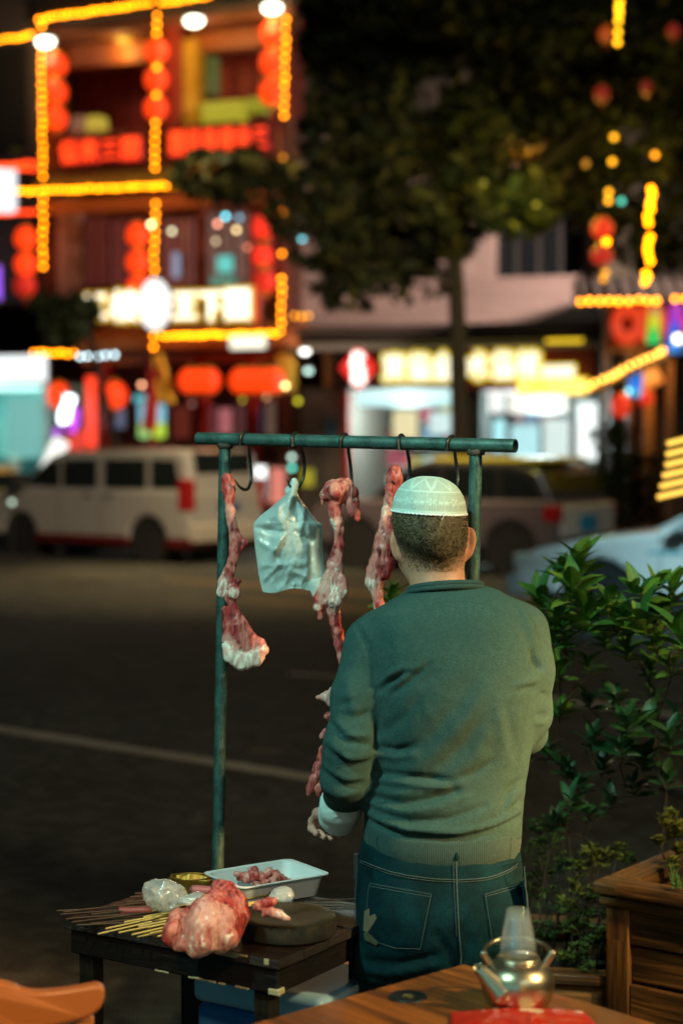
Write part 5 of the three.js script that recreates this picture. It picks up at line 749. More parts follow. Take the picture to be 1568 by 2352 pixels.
{
  const [lo, hi] = bounds([hp(890, 1095, 3.83), hp(1095, 1400, 4.1)], 0.05);
  const head = nets((x, y, z) => smin(smin(headF(x, y, z), earL(x, y, z), 0.008), earR(x, y, z), 0.008), lo, hi, 0.0042, {
    color: (p) => { const onEar = Math.min(earL(p.x, p.y, p.z), earR(p.x, p.y, p.z)) < 0.004; const n = fbm(p.x * 260, p.y * 260, p.z * 260, 2), h = onEar ? 0 : clamp(hairLine(p.x, p.y) * 1.25 + 0.7 * (n - 0.55)) * sstep(-0.02, 0.03, p.z - sk.c.z + 0.045), s = skinCol(p), t = stubble(p); return s.map((c, i) => lerp(c * (onEar && i ? 0.86 : 1), t[i], h)); } });
  // trunk, arms and legs under the clothes
  const tr = rowsOf([[1400, 900, 1170, 0.075], [1480, 870, 1215, 0.095], [1620, 885, 1205, 0.1], [1800, 885, 1180, 0.095], [1950, 870, 1165, 0.09]]), trF = loft(tr);
  const legs = [[pw(915, 2010), 0.085, V(PBASE.x - 0.10, 0.48, -DM + 0.01), 0.055, V(PBASE.x - 0.10, 0.07, -DM + 0.02), 0.04], [pw(1100, 2010), 0.085, V(PBASE.x + 0.10, 0.48, -DM + 0.01), 0.055, V(PBASE.x + 0.10, 0.07, -DM + 0.02), 0.04]];
  const bodyF = (x, y, z) => { let d = smin(trF(x, y, z), cap(x, y, z, pw(1012, 1380, 3.935), pw(1012, 1440, 3.92), 0.06, 0.07), 0.03); for (const c of [armL, armR]) d = smin(d, chainD(c, x, y, z, -0.014), 0.03); for (const [a, ra, b, rb, c, rc] of legs) { d = smin(d, cap(x, y, z, a, b, ra, rb), 0.03); d = smin(d, cap(x, y, z, b, c, rb, rc), 0.02); } return d; };
  const [l2, h2] = bounds([pw(740, 1380, 3.8), pw(1270, 1400, 4.2), V(PBASE.x, 0.03, -DM), ...armL.map((a) => a.p), ...armR.map((a) => a.p)], 0.05);
  const trunk = nets(bodyF, l2, h2, 0.014, { color: skinCol });
  // hand: palm, four fingers and a thumb, curled forwards
  const hand = (wrist, dir, side, gripDown) => {
    const f = dir.clone().normalize(), s = V(side, 0, 0).addScaledVector(f, -f.x * side).normalize(), u = f.clone().cross(s).normalize(), at = (a, b, c) => wrist.clone().addScaledVector(f, a).addScaledVector(s, b).addScaledVector(u, c), parts = [];
    const add = (...p) => { for (let i = 0; i < p.length - 1; i++) parts.push([p[i][0], p[i + 1][0], p[i][1], p[i + 1][1]]); };
    add([at(0, 0, 0), 0.024], [at(0.035, 0.004, 0), 0.025]); add([at(0.03, -0.024, 0), 0.017], [at(0.08, -0.028, 0), 0.014]); add([at(0.03, 0.02, 0), 0.017], [at(0.085, 0.024, 0), 0.014]); add([at(0.05, 0, 0), 0.017], [at(0.085, 0, 0), 0.015]);
    [[-0.03, 0.8], [-0.01, 0.95], [0.01, 1], [0.03, 0.9]].forEach(([b, k]) => { const g = gripDown; add([at(0.084, b, 0), 0.0095], [at(0.084 + 0.034 * k, b * 1.05, g * 0.018), 0.009], [at(0.088 + 0.036 * k, b * 1.05, g * 0.044 * k), 0.0085], [at(0.072 + 0.02 * k, b, g * 0.058 * k), 0.0075]); });
    add([at(0.03, 0.034, 0.004), 0.013], [at(0.062, 0.056, gripDown * 0.012), 0.0105], [at(0.09, 0.054, gripDown * 0.03), 0.0085]);
    const fn = (x, y, z) => { let d = 1; for (const [a, b, ra, rb] of parts) d = smin(d, cap(x, y, z, a, b, ra, rb), 0.006); return d; };
    const [a, b] = bounds(parts.flatMap((q) => [q[0], q[1]]), 0.03);
    return nets(fn, a, b, 0.0036, { color: (p) => { const n = fbm(p.x * 60, p.y * 60, p.z * 60); return [0.58 + 0.1 * (n - 0.5), 0.30 + 0.08 * (n - 0.5), 0.22]; } });
  };
  const hl = hand(pw(784, 1868, 4.07), V(-0.34, -0.18, -0.85), 1, 1), hr = hand(pw(1135, 1702, 4.2), V(-0.6, -0.3, -0.5), -1, 1);
  P(person, 'body', own(merge([head, trunk, hl, hr])), VC(0.55, { specularIntensity: 0.6 }));
}
{ // cropped hair: a thin rough shell and short strands
  const [lo, hi] = bounds([hp(890, 1120, 3.83), hp(1080, 1310, 4.08)], 0.03), strands = [], sn = [], sc = [];
  const skullF = (x, y, z) => headF(x, y, z);
  const shell = nets((x, y, z) => { const h = hairLine(x, y); return skullF(x, y, z) - lerp(-0.010, 0.0026, sstep(0.35, 1.0, h)); }, lo.setY(hp(0, 1300).y), hi, 0.0045, { color: stubble, disp: (p) => 0.0010 * (fbm(p.x * 230, p.y * 230, p.z * 230, 2) - 0.5) });
  const p = V();
  for (let i = 0; i < 17000; i++) {
    const q = trace(skullF, rr(895, 1076), rr(1160, 1312), 3.6, 4.2); if (!q) continue;
    if (rnd() > hairLine(q.x, q.y) + 0.06) continue;
    const n = grad(skullF, q).normalize(), l = rr(0.002, 0.0042), d = n.clone().multiplyScalar(0.55).add(V(rr(-0.3, 0.3), -0.75, rr(-0.2, 0.2))).normalize(), s = V(1, 0, 0).cross(d).normalize().cross(d).multiplyScalar(0.00032), b = q.addScaledVector(n, 0.0022 * sstep(0.35, 1.0, hairLine(q.x, q.y))), k = rr(0.4, 1.45);
    for (const e of [b.clone().add(s), b.clone().sub(s), b.clone().addScaledVector(d, l)]) { strands.push(e.x, e.y, e.z); sn.push(n.x, n.y, n.z); sc.push(0.17 * k, 0.125 * k, 0.07 * k); }
  }
  const g = new THREE.BufferGeometry(); g.setAttribute('position', new THREE.Float32BufferAttribute(strands, 3)); g.setAttribute('normal', new THREE.Float32BufferAttribute(sn, 3)); g.setAttribute('color', new THREE.Float32BufferAttribute(sc, 3)); g.setAttribute('uv', new THREE.Float32BufferAttribute(strands.length / 3 * 2, 2));
  P(person, 'hair', own(merge([shell, g])), VC(0.7));
}
{ // knitted skullcap with a net pattern, a band, zigzags and small flowers left closed
  const capTex = (() => { // u round the head, v from rim to crown; dots are the holes of the net
    const s = 1024, f = (u, v) => {
      const U = u * 150, R = v * 44, row = Math.floor(R), cu = Math.abs(U - Math.floor(U) - 0.5), cv = Math.abs(R - row - 0.5), hole = cu < 0.27 && cv < 0.27;
      let open = true;
      if (v < 0.055 || (v > 0.40 && v < 0.44) || v > 0.82) open = false;                     // rim, band, crown
      const k = (u * 9) % 1, z = Math.abs(k - 0.5) * 2;
      if (v >= 0.44 && Math.abs((v - 0.46) / 0.34 - z) < 0.14) open = false;                 // zigzag
      const dx = (k - 0.5) * 1.1, dy = (v - 0.22) * 3.4, r = Math.hypot(dx, dy), a = Math.atan2(dy, dx);
      if (v < 0.4 && r < 0.17 + 0.11 * Math.cos(5 * a) && r > 0.03) open = open && (Math.floor(U) + row) % 4 === 0;  // flower
      if (v < 0.4 && Math.hypot(dx - 0.42 * Math.sign(dx), dy + 0.05) < 0.12) open = false;
      const base = 0.93 + 0.06 * Math.sin(U * Math.PI * 2) * Math.sin(R * Math.PI * 2);
      return hole && open ? [0.62, 0.6, 0.56] : [base, base, base * 0.98];
    };
    return tex(s, f, true);
  })();
  const c = hp(985, 1172, 3.95), N = 96, K = 40, pos = [], uv = [], idx = [];
  const top = hp(987, 1092, 3.95).y - c.y;
  for (let j = 0; j <= K; j++) for (let i = 0; i <= N; i++) {
    const t = i / N * Math.PI * 2, v = j / K, a = v * Math.PI / 2, rad = Math.pow(Math.cos(a), 0.78), y = Math.pow(Math.sin(a), 1.02) * top;
    const x = Math.sin(t) * rad * 0.0848, z = -Math.cos(t) * rad * 0.1025, k = 1 + 0.006 * (noise(i / N * 14, v * 6, 3) - 0.5) + (v < 0.03 ? 0.006 : 0);
    pos.push(c.x + x * k + 0.002 * v, c.y + y + x * -0.05 + z * -0.02 - 0.002, c.z + z * k); uv.push(i / N, v);
  }
  for (let j = 0; j < K; j++) for (let i = 0; i < N; i++) { const a = j * (N + 1) + i, b = a + N + 1; idx.push(a, a + 1, b, a + 1, b + 1, b); }
  const g = new THREE.BufferGeometry(); g.setAttribute('position', new THREE.Float32BufferAttribute(pos, 3)); g.setAttribute('uv', new THREE.Float32BufferAttribute(uv, 2)); g.setIndex(idx); g.computeVertexNormals(); if (g.attributes.normal.getY(K * (N + 1) - 5) < 0) { g.index.array.reverse(); g.computeVertexNormals(); }
  const capM = M([0.66, 0.80, 0.74], 0.9, 0, { map: capTex, bumpMap: capTex, bumpScale: 0.0012, side: THREE.DoubleSide });
  const cp = P(person, 'skullcap', own(g), capM);
  const rim = Array.from({ length: 60 }, (_, i) => { const t = i / 60 * Math.PI * 2, x = Math.sin(t) * 0.0852, z = -Math.cos(t) * 0.103; return V(c.x + x, c.y + x * -0.05 + z * -0.02 - 0.004, c.z + z); });
  const rg = new THREE.TubeGeometry(new THREE.CatmullRomCurve3(rim, true), 240, 0.0026, 6, true), rp = rg.attributes.position; for (let i = 0; i < rp.count; i++) { const s = Math.floor(i / 7); rp.setY(i, rp.getY(i) + 0.0009 * Math.sin(s * 1.55)); } rg.computeVertexNormals();
  P(cp, 'rim', own(rg), M([0.82, 0.81, 0.77], 0.9));
  const th = hp(1016, 1177, 3.85); P(cp, 'loose_thread', own(tube([th, th.clone().add(V(0.0012, -0.009, 0.004)), th.clone().add(V(-0.002, -0.016, 0.005))], 0.0005, 12, 4)), M([0.8, 0.8, 0.75], 0.9));
}
{ // white knitted cuff of the glove on the left wrist
  const c = [[786, 1832, 3.965, 44], [783, 1850, 3.98, 46], [778, 1872, 4.02, 44], [774, 1884, 4.05, 36]].map(([x, y, d, r]) => ({ p: pw(x, y, d), r: r * PXM })), [lo, hi] = bounds(c.map((k) => k.p), 0.08);
  const g = nets((x, y, z) => chainD(c, x, y, z, 0, 0.02), lo, hi, 0.0045, { disp: (p, n) => 0.0028 * (ridge(p.x * 18 - p.y * 20, p.y * 45, p.z * 22, 2) - 0.5) + 0.0007 * Math.sin(p.x * 700) * clamp((p.y - pw(0, 1855).y) * 60) });
  P(person, 'glove_cuff', own(g), M([0.60, 0.72, 0.68], 0.95, 0, { bumpMap: jerseyBump, bumpScale: 0.001 }));
}
// jeans
const hipRows = rowsOf([[1925, 832, 1188, 0.116], [1960, 826, 1194, 0.121], [2010, 821, 1199, 0.127, -0.004], [2080, 817, 1206, 0.134, -0.012], [2150, 815, 1212, 0.130, -0.010], [2205, 815, 1216, 0.118, -0.004], [2230, 820, 1215, 0.105]]), hips = loft(hipRows, 2.4);
const kneeL = V(PBASE.x - 0.105, 0.48, -DM - 0.02), kneeR = V(PBASE.x + 0.105, 0.48, -DM - 0.02), footL = V(PBASE.x - 0.105, 0.06, -DM), footR = V(PBASE.x + 0.105, 0.06, -DM);
const jeansF = (x, y, z) => { let d = smin(hips(x, y, z), cap(x, y, z, pw(914, 2190), kneeL, 0.092, 0.075), 0.03); d = smin(d, cap(x, y, z, pw(1115, 2190), kneeR, 0.092, 0.075), 0.03); d = smin(d, cap(x, y, z, kneeL, footL, 0.073, 0.064), 0.02); d = smin(d, cap(x, y, z, kneeR, footR, 0.073, 0.064), 0.02); return Math.max(d, 0.05 - y); };
const JFOLDS = [[[[1000, 2140], [1030, 2185], [1045, 2240]], -7, 9], [[[1075, 2150], [1062, 2200]], -5, 9], [[[840, 2220], [920, 2212], [1000, 2190]], -7, 10], [[[830, 2240], [900, 2240], [990, 2215]], 5, 10], [[[1120, 2205], [1170, 2195], [1210, 2170]], -5, 10], [[[1190, 1990], [1200, 2060]], -4, 10], [[[830, 1985], [850, 2040]], -4, 10], [[[1080, 1968], [1130, 1985], [1180, 1975]], -3, 9], [[[930, 1970], [1000, 1978], [1040, 1965]], -3, 9]].map(([pts, mm, w]) => ({ pts: pts.map(([x, y]) => { const p = pw(x, y, 3.78); return [p.x, p.y]; }), h: mm / 1000, w: w * PXM }));
{
  const denim = tex(512, (u, v) => { const t = 0.5 + 0.5 * Math.sin((u + v) * Math.PI * 2 * 90), n = tnoise(u, v, 7, 5), s = tnoise(u, v, 90, 2, 8), k = 0.48 + 0.5 * (n - 0.5) + 0.25 * (s - 0.5) + 0.06 * t; return [k * 0.82, k * 0.98, k * 1.02]; }, true, 4);
  const denimM = M([0.004, 0.085, 0.10], 0.85, 0, { map: denim, bumpMap: denim, bumpScale: 0.0012, specularIntensity: 0.25 }), seamM = M([0.035, 0.07, 0.07], 0.85);
  const all = (p) => { let s = 0; for (const f of JFOLDS) { let m = 1; for (let i = 0; i < f.pts.length - 1; i++) { const [ax, ay] = f.pts[i], [bx, by] = f.pts[i + 1], dx = bx - ax, dy = by - ay, t = clamp(((p.x - ax) * dx + (p.y - ay) * dy) / (dx * dx + dy * dy)); m = Math.min(m, Math.hypot(p.x - ax - dx * t, p.y - ay - dy * t)); } s += f.h * Math.exp(-(m / f.w) * (m / f.w)); } return s; };
  const [lo, hi] = bounds([pw(805, 1930, 3.75), pw(1225, 1930, 4.06), V(PBASE.x - 0.2, 0.03, -DM - 0.13), V(PBASE.x + 0.2, 0.03, -DM + 0.12)], 0.03);
  const jeans = P(person, 'jeans', own(nets(jeansF, lo, hi, 0.009, { disp: (p, n) => all(p) * clamp(n.z * 2) + 0.006 * (fbm(p.x * 11, p.y * 11, p.z * 11, 4) - 0.5) * (p.y < 0.6 ? 2 : 1) })), denimM);
  const onJ = (px, py, out = 0.0025) => { const q = trace(jeansF, px, py, 3.5, 4.3); return q ? q.addScaledVector(grad(jeansF, q).normalize(), out + all(q)) : pw(px, py, 3.78); };
  const line = (pts, n = 14) => { const c = new THREE.CatmullRomCurve3(pts.map(([x, y]) => V(x, y, 0))); return Array.from({ length: n + 1 }, (_, i) => { const p = c.getPointAt(i / n); return onJ(p.x, p.y); }); };
  const seam = (pts, r = 0.0011, name = 'seam') => { const w = line(pts); P(jeans, name, own(tube(w, r, 40, 5)), seamM); };
  seam([[826, 1976], [900, 2003], [990, 2018], [1048, 2021]]); seam([[826, 1981], [900, 2008], [990, 2023], [1048, 2026]], 0.0007, 'stitching'); seam([[1048, 2022], [1120, 2015], [1170, 1996], [1199, 1976]]); seam([[1048, 2027], [1120, 2020], [1170, 2001], [1199, 1981]], 0.0007, 'stitching');
  seam([[1046, 1958], [1049, 2060], [1054, 2150], [1058, 2200], [1055, 2240]], 0.0016); seam([[1040, 1958], [1043, 2060], [1048, 2150]], 0.0007, 'stitching'); seam([[822, 1990], [816, 2100], [815, 2200]], 0.001); seam([[1203, 1990], [1210, 2080], [1216, 2170]], 0.001);
  const pocket = (q, name, label) => { // quadrilateral of picture corners laid on the cloth
    const n = 14, pos = [], uv = [], idx = [], e = (s, t) => { const a = [lerp(q[0][0], q[1][0], s), lerp(q[0][1], q[1][1], s)], b = [lerp(q[3][0], q[2][0], s), lerp(q[3][1], q[2][1], s) + 10 * (1 - Math.abs(2 * s - 1.15))]; return [lerp(a[0], b[0], t), lerp(a[1], b[1], t)]; };
    for (let k = 0; k < 2; k++) for (let j = 0; j <= n; j++) for (let i = 0; i <= n; i++) { const [x, y] = e(i / n, j / n), edge = i === 0 || j === 0 || i === n || j === n, p = onJ(x, y, k ? -0.001 : edge ? 0.0008 : 0.0042); pos.push(p.x, p.y, p.z); uv.push(p.x, p.y); }
    const m = (n + 1) * (n + 1); for (let j = 0; j < n; j++) for (let i = 0; i < n; i++) { const a = j * (n + 1) + i, b = a + n + 1; idx.push(a, b, a + 1, a + 1, b, b + 1, m + a, m + a + 1, m + b, m + a + 1, m + b + 1, m + b); }
    const g = new THREE.BufferGeometry(); g.setAttribute('position', new THREE.Float32BufferAttribute(pos, 3)); g.setAttribute('uv', new THREE.Float32BufferAttribute(uv, 2)); g.setIndex(idx); g.computeVertexNormals();
    const o = P(jeans, name, own(g), denimM, label), st = (k) => { const c = []; for (const [s, t] of [[k, k], [1 - k, k], [1 - k, 1 - k], [0.55, 1 - k], [k, 1 - k], [k, k]]) c.push(e(s, t)); for (let i = 0; i < 5; i++) P(jeans, 'stitching', own(tube(Array.from({ length: 9 }, (_, j) => onJ(lerp(c[i][0], c[i + 1][0], j / 8), lerp(c[i][1], c[i + 1][1], j / 8), 0.0045)), 0.0007, 16, 4)), seamM); };
    st(0.025); const top = Array.from({ length: 9 }, (_, j) => { const [x, y] = e(0.02 + 0.96 * j / 8, 0.07); return onJ(x, y, 0.0045); }); P(jeans, 'stitching', own(tube(top, 0.0007, 16, 4)), seamM);
    return o;
  };
  pocket([[846, 2025], [994, 2052], [967, 2180], [838, 2158]], 'back_pocket'); pocket([[1109, 2052], [1206, 2022], [1213, 2150], [1128, 2172]], 'back_pocket');
  // worn patch on the left pocket
  const patch = (pts, rgb, z, name) => { const c = pts.reduce((s, p) => [s[0] + p[0] / pts.length, s[1] + p[1] / pts.length], [0, 0]), w = pts.map(([x, y]) => onJ(x, y, z)), pos = [], m = onJ(...c, z); w.forEach((p, i) => { const q = w[(i + 1) % w.length]; pos.push(...m.toArray(), ...q.toArray(), ...p.toArray()); }); const g = new THREE.BufferGeometry(); g.setAttribute('position', new THREE.Float32BufferAttribute(pos, 3)); g.computeVertexNormals(); P(jeans, name, own(g), M(rgb.map((k) => k * 0.5), 0.95)); };
  patch([[838, 2136], [841, 2092], [852, 2086], [852, 2104], [864, 2098], [868, 2108], [856, 2128], [846, 2142]], [0.26, 0.21, 0.12], 0.0054, 'cloth_patch'); patch([[838, 2142], [848, 2140], [872, 2162], [866, 2170], [842, 2158]], [0.10, 0.12, 0.06], 0.0054, 'cloth_patch');
  // waist loop and a dark tag at the left side
  P(jeans, 'side_tag', own(rbox(-0.006, 0.006, -0.03, 0.03, -0.004, 0.004, 0.003).translate(...pw(818, 1990, 3.9).toArray())), M([0.03, 0.03, 0.03], 0.5)); P(jeans, 'belt_loop', own(tube([onJ(1047, 1956, 0.005), onJ(1047, 1965, 0.007), onJ(1048, 1975, 0.005)], 0.005, 10, 6)), denimM);
  for (const f of [footL, footR]) { const a = f.clone().add(V(0, -0.02, 0.05)), b = f.clone().add(V(0, -0.025, -0.17)); P(person, 'shoe', own(nets((x, y, z) => smax(smin(cap(x, y, z, a, b, 0.045, 0.04), cap(x, y, z, f, f.clone().add(V(0, 0.05, 0)), 0.05, 0.05), 0.03), 0.002 - y, 0.01), ...bounds([a, b, f.clone().add(V(0, 0.05, 0))], 0.07), 0.009)), M([0.02, 0.02, 0.022], 0.6)); }
}
// ---------------------------------------------------------------- rail with hooks
const steelTex = tex(256, (u, v) => { const n = tnoise(u, v, 8, 5), s = tnoise(u, v, 40, 3, 4), k = 0.55 + 0.7 * (n - 0.5) + 0.35 * (s - 0.5); return [clamp(k), clamp(k), clamp(k * 0.98)]; }, true, 6);
const galv = M([0.17, 0.40, 0.35], 0.5, 0.3, { map: steelTex, bumpMap: steelTex, bumpScale: 0.0006 }), weldM = M([0.07, 0.055, 0.04], 0.7, 0.3), hookM = M([0.05, 0.05, 0.05], 0.42, 0.8);
const bar0 = W(455, 1007, 4.46), bar1 = W(1183, 1024, 4.0), barDir = bar1.clone().sub(bar0).normalize(), barAt = (px) => { const t = (px - 455) / (1183 - 455), d = 1 / lerp(1 / 4.46, 1 / 4.0, t); return W(px, lerp(1007, 1024, t), d); };
const perp = V(-barDir.z, 0, barDir.x).normalize(); if (perp.z < 0) perp.negate();      // level, at right angles to the bar, towards the camera
{
  const foot0 = G(470, 2352).clone(), p0 = barAt(517), p1 = barAt(1092), f0 = W(485, 2260, 4.5).setY(0), f1 = W(1080, 1700, 4.06).setY(0);
  f0.copy(p0).setY(0).add(V(-0.035, 0, 0.0)); f1.copy(p1).setY(0).add(V(-0.03, 0, 0));
  const base = V((f0.x + f1.x) / 2, 0, (f0.z + f1.z) / 2), o = T('hanging_rail', 'greenish galvanised pipe rail on two posts with meat hung from it', 'rail', null, base), s = (p) => p.clone().sub(base);
  const pipe = (a, b, r, ri, rings = 40) => { const L2 = a.distanceTo(b), pts = [new THREE.Vector2(ri, 0), new THREE.Vector2(r, 0), ...Array.from({ length: rings + 1 }, (_, i) => new THREE.Vector2(r * (1 + 0.006 * (noise(i * 0.9, a.x * 40, 1) - 0.5)), L2 * i / rings)), new THREE.Vector2(ri, L2), new THREE.Vector2(ri, 0)], g = new THREE.LatheGeometry(pts, 24); const uv = g.attributes.uv; for (let i = 0; i < uv.count; i++) uv.setXY(i, uv.getX(i) * 0.1, uv.getY(i) * L2); g.applyQuaternion(new THREE.Quaternion().setFromUnitVectors(V(0, 1, 0), b.clone().sub(a).normalize())); return g.translate(a.x, a.y, a.z); };
  P(o, 'rail_bar', pipe(s(bar0), s(bar1), 0.0158, 0.0128), galv);
  P(o, 'post', pipe(s(f0), s(p0).add(V(0, -0.012, 0)), 0.0152, 0.012), galv); P(o, 'post', pipe(s(f1), s(p1).add(V(0, -0.012, 0)), 0.0152, 0.012), galv);
  for (const p of [p0, p1]) { const c = s(p).add(V(0, -0.017, 0)); const g = nets((x, y, z) => { const r = Math.hypot(x - c.x, z - c.z); return Math.hypot(r - 0.0155, (y - c.y) * 0.8) - 0.0055 - 0.004 * (fbm(x * 160, y * 160, z * 160, 2) - 0.5); }, c.clone().addScalar(-0.03), c.clone().addScalar(0.03), 0.0026); P(o, 'weld', g, weldM); }
  for (const [p, d] of [[f0, 1], [f1, 1]]) P(o, 'foot', rod(s(p).addScaledVector(perp, -0.3).setY(0.016), s(p).addScaledVector(perp, 0.3).setY(0.016), 0.0155, 0.0155, 14), galv);
  P(o, 'brace', rod(s(f0).addScaledVector(perp, 0.28).setY(0.03), s(f0).setY(0.45), 0.012, 0.012, 10), galv);
}
const HOOKS = [[562, 'first from the left, holding a thin leg bone'], [680, 'through the knot of the plastic bag'], [792, 'through the folded skin of a leg bone'], [922, 'through the red tipped leg beside the skullcap'], [1037, 'empty, above the skullcap by the right post']];
const hookTip = [];
HOOKS.forEach(([px, label], i) => {
  const c = barAt(px), L3 = [0.118, 0.112, 0.118, 0.105, 0.105][i], q = (a, y) => c.clone().addScaledVector(perp, a).add(V(0, y, 0)).addScaledVector(barDir, 0.004 * Math.sin(i * 3 + y * 30));
  const pts = [q(0.021, -0.014), q(0.019, 0.008), q(0.0, 0.0195), q(-0.019, 0.006), q(-0.023, -0.02), q(-0.033, -L3 * 0.55), q(-0.030, -L3 * 0.85), q(-0.008, -L3 * 1.06), q(0.022, -L3 * 1.02), q(0.044, -L3 * 0.84)];
  hookTip.push(q(0.03, -L3 * 0.98));
  const g = new THREE.TubeGeometry(new THREE.CatmullRomCurve3(pts), 64, 1, 8), p = g.attributes.position, cu = new THREE.CatmullRomCurve3(pts), v = V(); for (let k = 0; k <= 64; k++) { const o = cu.getPointAt(k / 64), r = 0.0042 * (k > 56 ? lerp(1, 0.2, (k - 56) / 8) : 1); for (let j = 0; j < 9; j++) { const n = k * 9 + j; v.fromBufferAttribute(p, n).sub(o).multiplyScalar(r).add(o); p.setXYZ(n, v.x, v.y, v.z); } } g.computeVertexNormals();
  g.translate(-c.x, -c.y, -c.z); const m = one('meat_hook', g, hookM, `dark steel S hook, ${label}`, 'hook', 'S hooks on the rail'); m.position.copy(c);
});

// ---------------------------------------------------------------- meat and bones
function meatCol() {
  return (w) => (p) => {
    const f = w(p), n = fbm(p.x * 52, p.y * 24, p.z * 52, 4), m = fbm(p.x * 120 + 9, p.y * 60, p.z * 120, 3), s = fbm(p.x * 240, p.y * 44, p.z * 240 + 4, 3), g = fbm(p.x * 300, p.y * 300, p.z * 300, 2);
    const red = [0.36, 0.035, 0.032], pink = [0.54, 0.15, 0.115], pale = [0.66, 0.41, 0.33], white = [0.82, 0.68, 0.55], dk = [0.11, 0.014, 0.014];
    const mix = (a, b2, t) => a.map((r, i) => lerp(r, b2[i], t));
    let c = mix(pink, red, sstep(0.40, 0.58, n * 0.45 + s * 0.55 - f * 0.06));
    c = mix(c, pale, clamp(0.02 + f * 0.66) * sstep(0.40, 0.60, 1 - n * 0.5 - m * 0.5 + f * 0.12));
    c = mix(c, dk, 0.88 * sstep(0.54 + f * 0.07, 0.66 + f * 0.07, m * 0.65 + s * 0.35));
    c = mix(c, white, 0.9 * sstep(0.78 - f * 0.29, 0.86 - f * 0.25, m * 0.35 + s * 0.65));
    return c.map((r) => r * (1.08 + 0.34 * (g - 0.35)));
  };
}
const meatM = VC(0.42, { specularIntensity: 0.6 });
// chain of picture points [px, py, depth, radius in pixels, fat] with breaks between pieces (null)
function meat(list, opt = {}) {
  const c = list.map((q) => q && { p: W(q[0], q[1], q[2]), r: q[3] * q[2] / FPX * (opt.slim ?? 0.9), f: q[4] ?? 0 }), segs = [];
  for (let i = 0; i < c.length; i++) if (c[i]) { if (c[i + 1]) segs.push([c[i], c[i + 1]]); else if (!c[i - 1]) segs.push([c[i], c[i]]); }
  const k = opt.k ?? 0.007, fl = opt.flat ?? 0.8;
  const f = (x, y, z) => { let d = 1; for (const [a, b] of segs) d = smin(d, cap(x, y, z, a.p, b.p, a.r, b.r, fl), k); return d; };
  const fat = (p) => { let s = 0, t = 0; for (const q of c) if (q) { const w = 1 / (1e-6 + p.distanceToSquared(q.p)); s += w * w * q.f; t += w * w; } return s / t; };
  const [lo, hi] = bounds(c.filter(Boolean).map((q) => q.p), Math.max(...c.filter(Boolean).map((q) => q.r)) + 0.012);
  const am = opt.bump ?? 0.006;
  return nets(f, lo, hi, opt.cell ?? 0.0026, { color: meatCol()(fat), disp: (p, n) => am * (fbm(p.x * 46, p.y * 26, p.z * 46, 3) - 0.5) * 0.9 + 0.0075 * (ridge(p.x * 95, p.y * 30, p.z * 95, 4) - 0.5) });
}
function hung(geo, label) { return oneAt('hanging_meat', geo, meatM, label, 'meat', null); }
{
  const d = 4.38;
  const o = meat([[523, 1102, d, 15, -0.1], [525, 1122, d, 14, -0.3], [525, 1142, d, 11, -0.4], [528, 1172, d, 9, 0.5], [533, 1205, d, 9.5, 0.4], [541, 1240, d, 14, 0.3], [540, 1264, d, 11, -0.2], [534, 1290, d, 9, -0.3], [527, 1312, d, 11, 0.4], [516, 1340, d, 13, 1.0], [511, 1360, d, 12, 1.0], null,
    [558, 1250, d, 8, -1], [550, 1256, d, 7, -0.8], [564, 1242, d, 5, -0.8], null, [530, 1340, d, 11, 0.2], [536, 1362, d - .006, 14, 1.2], [530, 1376, d, 10, 0.3], [534, 1396, d, 10, -0.4], null, [537, 1400, d, 12, -0.4], [546, 1440, d, 22, 0], [557, 1478, d + .006, 38, -0.1], null, [517, 1400, d, 7, -0.5], [519, 1440, d, 7, -0.2], [519, 1472, d, 8, 0.7], null,
    [519, 1482, d - .008, 9, 0.9], [530, 1507, d - .012, 14, 1.2], [556, 1521, d - .012, 17, 1.3], [586, 1512, d - .012, 17, 1.2], [602, 1494, d - .01, 12, 1.1], [598, 1478, d - .006, 9, 0.5], [578, 1462, d - .004, 8, 0.1], null, [548, 1334, d, 5, -0.6], [543, 1340, d, 6, -0.3]], { flat: 0.5, slim: 1 });
  hung(o, 'long leg bone ending in a broad shoulder blade, hung at the left post');
}
{
  const d = 4.22;
  const o = meat([[753, 1137, d, 17, 0.4], [768, 1126, d - .012, 22, 0.5], [790, 1119, d - .006, 19, 0.4], [804, 1130, d, 16, 0.3], [808, 1155, d, 14, 0.3], [812, 1175, d, 11, 0.2], [819, 1191, d, 6, 0.2], null, [740, 1142, d - .01, 3.5, 0.4], [739, 1157, d - .01, 2, 0.4], null, [774, 1146, d - .004, 17, 0.2], [766, 1160, d, 12, -0.9], [772, 1180, d, 14, 0.3], [775, 1198, d, 13, 1.0], [779, 1218, d, 10, 0.5], [779, 1250, d, 10, 0], [775, 1276, d, 12, 0.4], [769, 1302, d, 17, 0.5], [766, 1330, d, 22, 1.0], [752, 1358, d, 22, 1.1], [740, 1376, d, 18, 1.2], [733, 1392, d, 13, 1.2], null, [783, 1334, d - .012, 12, 0.5], [782, 1358, d - .016, 14, 0.9], [770, 1378, d - .018, 14, 1.1], [766, 1400, d, 13, 0.8], [768, 1424, d, 11, -0.4], [774, 1452, d, 11, -0.2], [782, 1482, d, 11, -0.3], [787, 1508, d, 10, 0.6], [786, 1520, d, 7, 0], [792, 1545, d, 6, 0], [790, 1575, d, 7, 0], null, [737, 1402, d, 6, 0], [735, 1420, d, 4.5, 0], null, [790, 1340, d - .01, 7, 0.4], null, [726, 1374, d, 5, -1]], { flat: 0.75, slim: 1 });
  hung(o, 'bare leg bone with folded skin at its top, right of the plastic bag');
}
